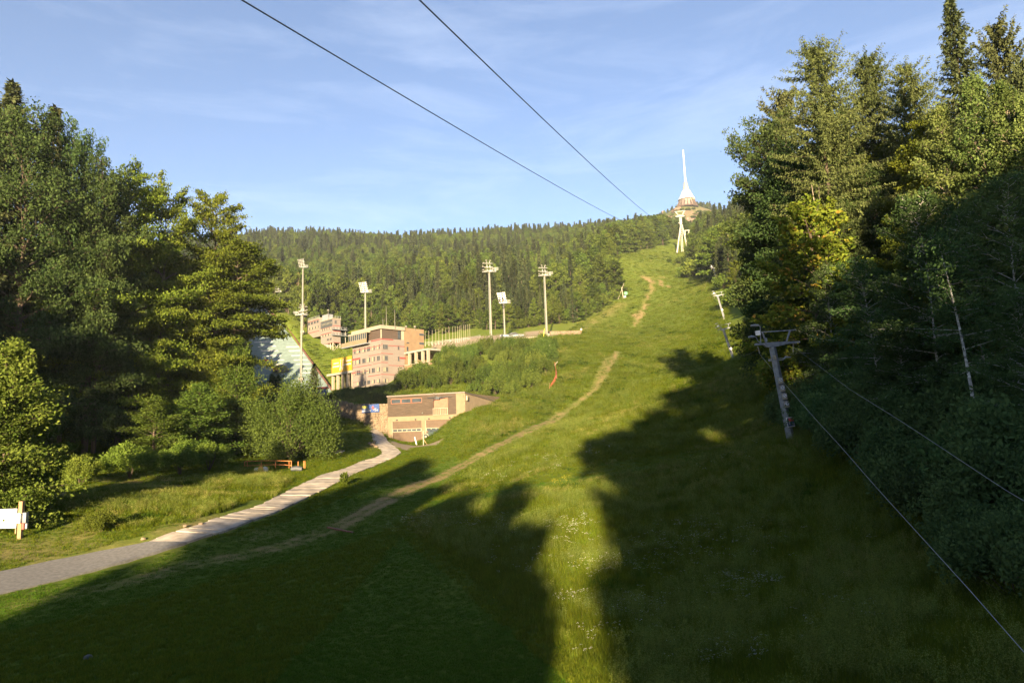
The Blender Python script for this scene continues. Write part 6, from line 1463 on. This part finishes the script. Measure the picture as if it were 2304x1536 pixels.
# ------------------------------------------------------------------ drag-lift pylons
def lift_pylon(label, base, top, Y, rich):
    """the head is laid out on the nearest pylon and scaled to each of the others"""
    nb0, nt0 = np.array([1780., 991.]), np.array([1737., 779.]); L0 = np.linalg.norm(nt0-nb0)
    bb_, tp_ = np.array(base, float), np.array(top, float); L1 = np.linalg.norm(tp_-bb_); sc = L1/L0
    a0, a1 = math.atan2(*(nt0-nb0)), math.atan2(*(tp_-bb_)); ro = -(a1-a0); cr_, sr_ = math.cos(ro), math.sin(ro)
    b3 = P(base[0], base[1], Y); t = thing('lift_pylon', label, 'lift pylon', b3, 0, None)
    m1 = Y/1500.0*sc                                   # metres per pixel of the nearest pylon's drawing
    def q(u, v, dy=0):
        e = (np.array([u, v])-nb0)*sc; e = np.array([cr_*e[0]-sr_*e[1], sr_*e[0]+cr_*e[1]]); return P(bb_[0]+e[0], bb_[1]+e[1], Y)-b3+np.array([0, dy*m1, 0])
    ax = unit(q(*nt0)-q(*nb0)); rt = unit(np.cross(np.array([0, 1., 0]), ax)); fw = np.cross(ax, rt); AX = [rt, fw, ax]
    mb = MB(); n_seg = 3; A, B = q(1781, 997), q(1738, 781); mb.tube([A, B], [9.2*m1, 8.0*m1], 4, False); o = part('pole', mb, M['grey_steel'], t)
    mb = MB(); w_ = 9*m1
    poly = [(1699,772.5),(1709.5,773),(1720,771.5),(1737,770),(1770,768.5),(1798,767.6),(1798,771.4),(1770,774),(1741,781.3),(1723.6,781.3),(1716.6,776),(1699,777)]
    fr = [q(u, v, -5) for u, v in poly]; bk_ = [q(u, v, 5) for u, v in poly]; n = len(poly)
    mb.add(fr+bk_, [tuple(range(n)), tuple(range(n, 2*n))[::-1]]+[((i+1) % n, i, n+i, n+(i+1) % n) for i in range(n)]); part('cross_arm', mb, M['grey_steel'], t)
    mb = MB(); mb.bar(q(1724.4,771), q(1714.2,746), 3*m1); mb.bar(q(1769.7,768), q(1777.5,742.5), 3*m1); mb.bar(q(1713,747), q(1791.6,742), 2.2*m1); mb.box(q(1723,764), 5*m1, 4*m1, 8*m1, AX); part('upper_frame', mb, M['grey_steel'], t)
    mb = MB(); mb.tube([q(1704,779), q(1706.5,784), q(1709,795)], 1.2*m1, 5); mb.tube([q(1785,773), q(1784.5,780), q(1784.8,792)], 1.2*m1, 5); part('rope_hanger', mb, M['cream_metal'], t)
    for u, v in ((1705,776),(1787,772)):
        for du in (-4, 3.5): mb = MB(); c = q(u+du, v-1.2); mb.tube([c+fw*-1.5*m1, c+fw*1.5*m1], 2.6*m1, 10); part('sheave', mb, M['cream_metal'] if u < 1750 else M['galv'], t)
    for pts_, sz in (([(1712,772),(1711,745),(1710.5,735),(1707,731.5)], 1), ([(1712,772),(1704.5,766),(1702,759),(1697,757)], 1)):
        mb = MB(); mb.tube([q(*p) for p in pts_], 1.1*m1, 5); part('lamp_arm', mb, M['galv'], t)
    for a, b_ in (((1707,731.5),(1689,733)), ((1697,757),(1684,758.5))):
        mb = MB(); A, B = q(*a), q(*b_); mb.tube([A, A*.6+B*.4, B], [2.0*m1, 3.4*m1, 2.2*m1], 8); part('lamp_head', mb, M['galv'], t)
    mb = MB(); mb.box(q(1705,749), 10*m1, 5*m1, 10*m1, AX); part('control_box', mb, M['white_paint'], t)
    if rich:
        mb = MB(); mb.bar(q(1744,806.5), q(1764,805.5), 1.6*m1); mb.bar(q(1744,809.8), q(1763,809), 1.6*m1); mb.box(q(1732.5,810), 7*m1, 5*m1, 5*m1, AX); part('side_bracket', mb, M['galv'], t)
        mb = MB(); mb.tube([q(1763,808), q(1768,803.2), q(1779.5,803.4)], [1.6*m1, 2.8*m1, 1.6*m1], 7); part('lamp_head', mb, M['galv'], t)
        sy = np.array([0, -10.5*m1, 0])
        def plate(u, v, w, h, m_, nm, par=t, up=0.0, dpt=1.0):
            mb = MB(); mb.box(q(u, v)+sy-np.array([0, up*m1, 0]), w*m1, dpt*m1, h*m1, AX); return part(nm, mb, m_, par)
        pn = plate(1738.6,804.5, 7, 8.5, M['cream_metal'], 'number_plate'); tm = text_mesh('8', 7.5*m1, .004); tm.materials.append(M['dark_steel']); o = link('number', tm, pn)
        o.matrix_world = Matrix(np.r_[np.c_[np.stack([rt, ax, -np.array([0, 1., 0])], 1), q(1736.6,807.3)+sy*1.06+b3], [[0,0,0,1]]].tolist()); o.parent = pn; o.matrix_parent_inverse = Matrix.Translation([-float(c) for c in b3])
        for k, (u, v) in enumerate(((1752.2,856.5),(1756.6,874),(1761.2,891.8),(1766,909.6))):
            pt = plate(u, v, 11, 13.5, M['cream_metal'], 'lift_sign')
            wb_ = MB(); c = q(u, v-1.5)+sy-np.array([0, .7*m1, 0]); wb_.tube([c, c-np.array([0, .5*m1, 0])], 5.0*m1, 16); part('sign_disc', wb_, M['white_paint'], pt)
            rg = MB(); c = c-np.array([0, .5*m1, 0])
            for i in range(20): a, b2 = 2*math.pi*i/20, 2*math.pi*(i+1)/20; rg.bar(c+(rt*math.cos(a)+ax*math.sin(a))*4.1*m1, c+(rt*math.cos(b2)+ax*math.sin(b2))*4.1*m1, .9*m1)
            part('sign_ring', rg, M['banner_blue'] if k else M['dark_steel'], pt)
            ic = MB(); ic.bar(c+(-rt*1.4+ax*1.6)*m1, c+(rt*2.0-ax*1.4)*m1, (1.7, 1.1, 1.0, 1.2)[k]*m1); ic.bar(c+(rt*.2+ax*(1.8 if k else -1.2))*m1, c+(rt*(.2 if k > 1 else -1.4)-ax*2.0)*m1, .9*m1); part('sign_symbol', ic, M['dark_steel'] if k < 3 else M['banner_blue'], pt)
            st_ = plate(u+1.0, v+8.4, 10, 2.2, M['dark_steel'], 'sign_caption')
        pt = plate(1773.6,949, 16, 21.5, M['white_paint'], 'warning_board', up=1.2); plate(1773.6,949, 13.4, 18.6, M['banner_blue'], 'board_print', pt, 2.0); plate(1774.5,944, 11, 8, M['banner_red'], 'board_print', pt, 2.8); plate(1774.0,941.2, 9, 1.4, M['banner_white'], 'board_print', pt, 3.6); plate(1770.5,951, 2.0, 7, M['banner_white'], 'board_print', pt, 3.6); plate(1778.5,954, 1.6, 5, M['banner_white'], 'board_print', pt, 3.6)
    else:
        mb = MB(); mb.box(q(1765,908)-np.array([0, 10*m1, 0]), 12*m1, 1.2*m1, 15*m1, AX); part('lift_sign', mb, M['white_paint'], t)
    mb = MB(); mb.box(q(1781,996), 28*m1, 26*m1, 12*m1); part('footing', mb, M['concrete'], t)
    return t
lift_pylon('nearest grey drag-lift pylon with lamps, sign plates and a red warning board', (1780,991), (1737,779), 51.0, True)
PY = [((1652.5,812),(1627.5,742)),((1630,717),(1614.5,666)),((1614,638),(1606,604))]
g2 = [G(*p[0]) for p in PY]
lift_pylon('second drag-lift pylon up the slope, in shade', *PY[0], g2[0][1], False)
lift_pylon('third drag-lift pylon, its head half in the sun', *PY[1], g2[1][1], False)
lift_pylon('farthest drag-lift pylon, fully sunlit at the upper edge of the slope', *PY[2], g2[2][1], False)
b0 = G(1624, 634); t = thing('lift_hut', 'tiny pale control box beside the farthest drag-lift pylon', 'box', b0); mb = MB(); mb.box((0,0,.7), 1.6, 1.2, 1.8); part('wall', mb, M['white_paint'], t); mb = MB(); mb.box((0,0,1.72), 2.0, 1.6, .2); part('roof', mb, M['grey_steel'], t)
# haul ropes of the drag lift
HR1 = [(1709,796),(1758.6,855.5),(1840.6,949),(1888,1000),(1973,1097.6),(2049,1181),(2180,1325),(2303.6,1466),(2420,1596)]
HR2 = [(1785,781),(1797.6,789),(1911,875),(2024,945),(2108,1000),(2258.6,1099.6),(2303.6,1125.6),(2420,1200)]
for px, lab in ((HR1, 'left thin haul rope of the drag lift running down to the lower right corner'), (HR2, 'right thin haul rope of the drag lift before the dark wood')):
    p0 = P(px[0][0], px[0][1], 51.0); pts_ = []
    for u, v in px:
        d = ray(u, v); q_ = d[0]/d[1]; y = 51.0 if (u, v) == px[0] else min(51.0, (p0[0]-.283*51)/(q_-.283)); pts_.append(d/d[1]*y)
    pts_ = resample(pts_, 40); t = thing('haul_rope', lab, 'rope', (0,0,0)); mb = MB(); mb.tube(list(pts_), .008, 5); part('strand', mb, M['haul_rope'], t)
for a, b_, Ya, Yb, lab in (((1704,785),(1643,768),51.0,g2[0][1],'slack rope between the nearest and the second lift pylon'),((1625,745),(1612,668),g2[0][1],g2[1][1],'rope between the second and the third lift pylon'),((1612,668),(1604,606),g2[1][1],g2[2][1],'rope between the third and the farthest lift pylon')):
    A, B = P(*a, Ya), P(*b_, Yb); f = np.linspace(0, 1, 20); pts_ = A+(B-A)*f[:,None]-Z3*(4*1.6*f*(1-f))[:,None]; t = thing('haul_rope', lab, 'rope', (0,0,0)); mb = MB(); mb.tube(list(pts_), .008, 5); part('strand', mb, M['haul_rope'], t)

# ------------------------------------------------------------------ small things by the road
# off-road car before the garage
cc = GW.at(GW.hit(990, 985)[0], 0, 3.2); gz_ = zB
jp = thing('off_road_car', 'dark green off-road car parked before the right garage door', 'car', (cc[0], cc[1], gz_), math.atan2(e1[1], e1[0]))
car_p = mat('dark_green_car_paint', (.035,.055,.050), .35, .15, 2.0)
mb = MB(); prof_b = [(-2.0,.45),(-1.95,.95),(-.75,1.08),(-.72,1.12),(1.95,1.12),(2.0,.45)]; mb.prism(prof_b, (0,.80,0), [[1,0,0],[0,0,1],[0,-1,0]], 1.6); part('body', mb, car_p, jp)
mb = MB(); prof_c = [(-.72,1.122),(-.42,1.72),(1.85,1.75),(1.93,1.122)]; mb.prism(prof_c, (0,.74,0), [[1,0,0],[0,0,1],[0,-1,0]], 1.48); part('cabin', mb, car_p, jp)
for x0, x1 in ((-.42,.28),(.38,1.08),(1.18,1.72)): mb = MB(); mb.box(((x0+x1)/2,-.745,1.42), x1-x0, .02, .42); part('side_window', mb, M['glass'], jp)
mb = MB(); mb.bar((-.66,0,1.2), (-.45,0,1.68), 1.35, .02, up=(0,1,0)); part('windscreen', mb, M['glass'], jp)
for x in (-1.25, 1.3):
    for y in (-.72, .72):
        mb = MB(); mb.tube([(x, y-.12, .37), (x, y+.12, .37)], .37, 16); wv = part('wheel', mb, M['black_rubber'], jp); mb = MB(); mb.tube([(x, y-.135, .37), (x, y+.135, .37)], .21, 12); part('rim', mb, M['cream_metal'], wv)
    mb = MB(); mb.tube([(x-.55,-.80,.45),(x-.45,-.82,.80),(x,-.83,.92),(x+.45,-.82,.80),(x+.58,-.80,.45)], .07, 6); part('wheel_arch', mb, M['cream_metal'] if x < 0 else car_p, jp)
mb = MB(); mb.box((-2.06,0,.55), .14, 1.5, .2); part('bumper', mb, M['dark_steel'], jp)
for y in (-.55, .55): mb = MB(); mb.tube([(-1.96,y,.82),(-2.02,y,.82)], .11, 10); part('headlight', mb, M['lamp_glass'], jp)
mb = MB(); mb.box((2.06,0,.95), .2, .65, .65); part('spare_wheel', mb, M['black_rubber'], jp)
def pxpost(name, label, cat, a, b_, r, m_):
    g = G(*a); B = P(b_[0], b_[1], g[1]); t = thing(name, label, cat, g-Z3*.1); mb = MB(); mb.tube([(0,0,0), B-g+Z3*.1], [r, r*.9], 7); part('shaft', mb, M[m_], t); return t, g, B-g
t, g, e = pxpost('delineator_post', 'leaning white roadside post left of the slender marker post', 'post', (938,1001), (933,983), .10, 'white_paint'); mb = MB(); c = e*.8; mb.tube([c*.97+Z3*.1, c*1.06+Z3*.1], .115, 7); part('dark_band', mb, M['dark_steel'], t)
t, g, e = pxpost('marker_post', 'slender pale post with a brown strut on the grass edge before the garage', 'post', (953,1001), (952.3,969), .09, 'cream_metal'); mb = MB(); mb.bar(e*.45, np.array([.75, .2, .0]), .10); part('strut', mb, M['wood_post'], t)
# white board, wooden post and boxes at the left edge
g = on(*P(15, 1190, 45.5)[:2]); rel = lambda u, v, Y=45.5: P(u, v, Y)-g
t = thing('white_board', 'blank white board standing in the grass at the left edge', 'board', g); mb = MB(); c = (rel(-12,1145)+rel(37,1187))/2; W_ = rel(37,1160)[0]-rel(-14,1160)[0]; mb.box(c, W_, .08, rel(20,1144)[2]-rel(20,1187)[2]); part('panel', mb, M['white_paint'], t)
mb = MB()
for u in (-8, 33): p = rel(u, 1190); mb.bar([p[0], .12, -.5], [p[0], .12, rel(u, 1146)[2]], .08)
part('stake', mb, M['wood_post'], t)
g = on(*P(46, 1194, 45)[:2]); rel = lambda u, v, Y=45.0: P(u, v, Y)-g
t = thing('wooden_post', 'thick wooden post with meter boxes beside the white board', 'post', g); mb = MB(); mb.bar([0,0,-.5], rel(49.5,1127), .24); part('shaft', mb, M['wood_post'], t)
mb = MB(); c = rel(48,1164.5); mb.box(c-[0,.2,0], .22, .14, .62); part('meter_box', mb, M['white_paint'], t)
mb = MB(); mb.box(c-[0,.275,.18], .10, .02, .08); mb.box(c-[0,.275,-.10], .10, .02, .08); part('meter_dial', mb, M['dark_steel'], t)
mb = MB(); c = rel(56,1164); mb.box(c+[0,.05,0], .24, .26, .66); part('grey_cabinet', mb, M['grey_steel'], t); mb = MB(); c = rel(53.5,1183); mb.box(c+[0,-.05,0], .14, .12, .38); part('red_box', mb, M['banner_red'], t); mb = MB(); c = rel(58,1183); mb.box(c+[.02,.05,0], .12, .12, .34); part('grey_conduit', mb, M['galv'], t)
# low railings
g = on(*P(115, 1112, 57)[:2]); rel = lambda u, v, Y=57.0: P(u, v, Y)-g; t = thing('pit_railing', 'low steel railing round a pit in the grass below the left trees', 'railing', g)
mb = MB(); mb.bar(rel(80,1105), rel(100,1098.5), .07); mb.bar(rel(100.5,1098.5), rel(99.5,1113), .09); mb.bar(rel(130,1104), rel(146,1098.5), .07); mb.bar(rel(100,1098), rel(146,1097.5), .04); part('rail', mb, M['cream_metal'], t)
mb = MB()
for u in (116, 141.5): mb.bar(rel(u,1114), rel(u+1,1086.5), .09); mb.bar(rel(u+1,1086.5), rel(u+4.5,1093,57.8), .06)
part('hoop_post', mb, M['cream_metal'], t)
mb = MB()
for u in np.arange(104, 152, 3.2): mb.bar(rel(u,1114), rel(u,1098.5), .025)
part('mesh_bar', mb, M['galv'], t)
# orange barrier
Yb_ = 87.0; g = on(*P(620, 1052, Yb_)[:2]); rel = lambda u, v, Y=Yb_: P(u, v, Y)-g; t = thing('orange_barrier', 'orange tube barrier below the big round bush', 'barrier', g); bx = lambda x, y: (540+x/14.4, 1020+y/14.4)
mb = MB(); pp_ = [(140,265),(230,245),(520,240),(900,230),(1220,228),(1500,240),(1660,235)]
mb.tube([rel(*bx(*p)) for p in pp_], .055, 6); mb.tube([rel(*bx(*p)) for p in [(160,395),(500,380),(700,365),(1130,358),(1450,362),(1660,385)]], .045, 6); part('rail', mb, M['orange_paint'], t)
for x, y0 in ((148,265),(235,245),(690,280),(1150,270),(1590,240),(1665,235),(1885,250),(2065,240),(2105,240)): mb = MB(); mb.tube([rel(*bx(x, 470)), rel(*bx(x, y0))], .055, 6); part('post', mb, M['orange_paint'], t)
g = on(*P(589, 1053, 84)[:2]); t = thing('white_sack', 'pale sacks under an orange cover before the orange barrier', 'sack', g)
mb = MB(); mb.lathe((-.55,0,0), [(.42,0),(.46,.25),(.36,.46),(.1,.55)], 10); mb.lathe((.35,.1,0), [(.36,0),(.42,.22),(.34,.5),(.1,.62)], 10); part('sack_body', mb, M['banner_white'], t); mb = MB(); mb.lathe((-.05,-.12,.05), [(.44,0),(.42,.30),(.25,.58),(.06,.74)], 9); part('cover', mb, M['orange_paint'], t)
g = on(*P(668, 1052, 85)[:2]); t = thing('scrap_roll', 'dark roll of netting lying right of the barrier', 'roll', g); mb = MB(); mb.tube([(-.7,0,.3),(0,.05,.36),(.7,0,.26)], [.30,.36,.28], 9); part('roll', mb, M['dark_steel'], t)
# cut branches and stones beside the path
g = on(*P(742, 1017, 101)[:2]); t = thing('branch_pile', 'pile of grey cut branches beside the big bush', 'branches', g); rsx = np.random.RandomState(9)
for k in range(14):
    a = rsx.uniform(-.5, .5); c = np.array([rsx.uniform(-2.2, 2.2), rsx.uniform(-.6, .6), rsx.uniform(.1, .5)]); L = rsx.uniform(.8, 2.0); d = np.array([math.cos(a), math.sin(a), rsx.uniform(-.1, .35)])*L/2; mb = MB(); mb.tube([c-d, c+d*.3+[0,0,.05], c+d], [.07,.05,.03], 5); part('branch', mb, M['galv'] if k % 3 else M['pale_bark'], t)
for k, (u, v, r) in enumerate([(838,1003,.45),(832,999,.35),(846,1006,.3),(841,996,.3),(395,1098,.16),(452,1180,.16),(416,1184,.14),(322,1213,.14)]):
    lab = ['largest stone beside the bend of the path','stone left of the largest stone at the path bend','small stone right of the largest stone at the path bend','small stone above the largest stone at the path bend','stone on the bare soil below the large beech','stone on the bare patch left of the concrete path','small stone on the verge near the asphalt joint','small stone at the left corner of the concrete path'][k]
    g = G(u, v); mb = MB(); rsx = np.random.RandomState(30+k); vs = []
    for i in range(6):
        th = math.pi*i/5
        for j in range(8): a = 2*math.pi*j/8; vs.append(np.array([math.sin(th)*math.cos(a)*1.2, math.sin(th)*math.sin(a), math.cos(th)*.7])*r*rsx.uniform(.8, 1.2))
    mb.add(vs, [(i*8+j, (i+1)*8+j, (i+1)*8+(j+1) % 8, i*8+(j+1) % 8) for i in range(5) for j in range(8)]); t = thing('path_stone', lab, 'stone', g+Z3*r*.3, 0, 'stones beside the path'); part('stone_body', mb, M['grey_stone'], t)
# tall leafy plant by the path, drain bar across the track
g = on(*P(776, 1084, 72)[:2]); t = thing('dock_plant', 'tall leafy plant growing at the right edge of the concrete path', 'plant', g); rsx = np.random.RandomState(15)
c = 150; az_ = rsx.uniform(0, 6.28, c); rr_ = rsx.uniform(0, .5, c); hh_ = rsx.uniform(.1, 1.35, c)*(1-.5*rr_); pos = np.stack([np.cos(az_)*rr_, np.sin(az_)*rr_, hh_], 1); al = unit(np.stack([np.cos(az_)*.6, np.sin(az_)*.6, np.ones(c)*.9], 1)+rsx.normal(0, .2, (c, 3))); nm = unit(np.stack([np.cos(az_), np.sin(az_), np.ones(c)*.7], 1)+rsx.normal(0, .3, (c, 3)))
V, F = leaf_quads(pos, al, nm, rsx.uniform(.35, .75, c), rsx.uniform(.10, .18, c), .1); link('leaves', crown_mesh('dock_leaves', [V], [F], [rsx.uniform(.1, .7, c)], M['bush_leaf']), t)
wd = Wood()
for k in range(9): wd.tube([(0,0,0), pos[k]*[.6,.6,.6], pos[k]*[1,1,1.15]], [.02,.015,.008], 4)
link('stalks', wd.mesh('dock_stalks', M['seed_grass']), t)
A, B = G(738, 1187), G(795, 1199); t = thing('drain_beam', 'rusty drainage beam laid across the dirt track', 'beam', (A+B)/2+Z3*.03); mb = MB(); mb.bar(A-(A+B)/2, B-(A+B)/2, .22, .12); part('channel', mb, M['rust'], t)
g = G(198, 1480); t = thing('dark_stone', 'small dark lump lying on the mown grass at the lower left', 'stone', g+Z3*.05); mb = MB(); mb.lathe((0,0,-.05), [(.16,0),(.14,.08),(.05,.13)], 7); part('stone_body', mb, M['dark_steel'], t)

# ------------------------------------------------------------------ morning haze: one closed box of thin even air
mbh = MB(); mbh.box((120, 640, 190), 3000, 1640, 610)
hz_m = bpy.data.materials.new('morning_haze'); hz_m.use_nodes = True; hn = hz_m.node_tree.nodes; hn.remove(hn['Principled BSDF'])
pv = hn.new('ShaderNodeVolumePrincipled'); pv.inputs['Density'].default_value = HAZE = 0.00009; pv.inputs['Color'].default_value = (.80, .90, 1.0, 1)
pv.inputs['Anisotropy'].default_value = 0.0
hz_m.node_tree.links.new(pv.outputs['Volume'], hn['Material Output'].inputs['Volume'])
tag(link('haze', mbh.mesh('haze', hz_m)), 'thin morning haze over the valley', None, None, 'stuff')
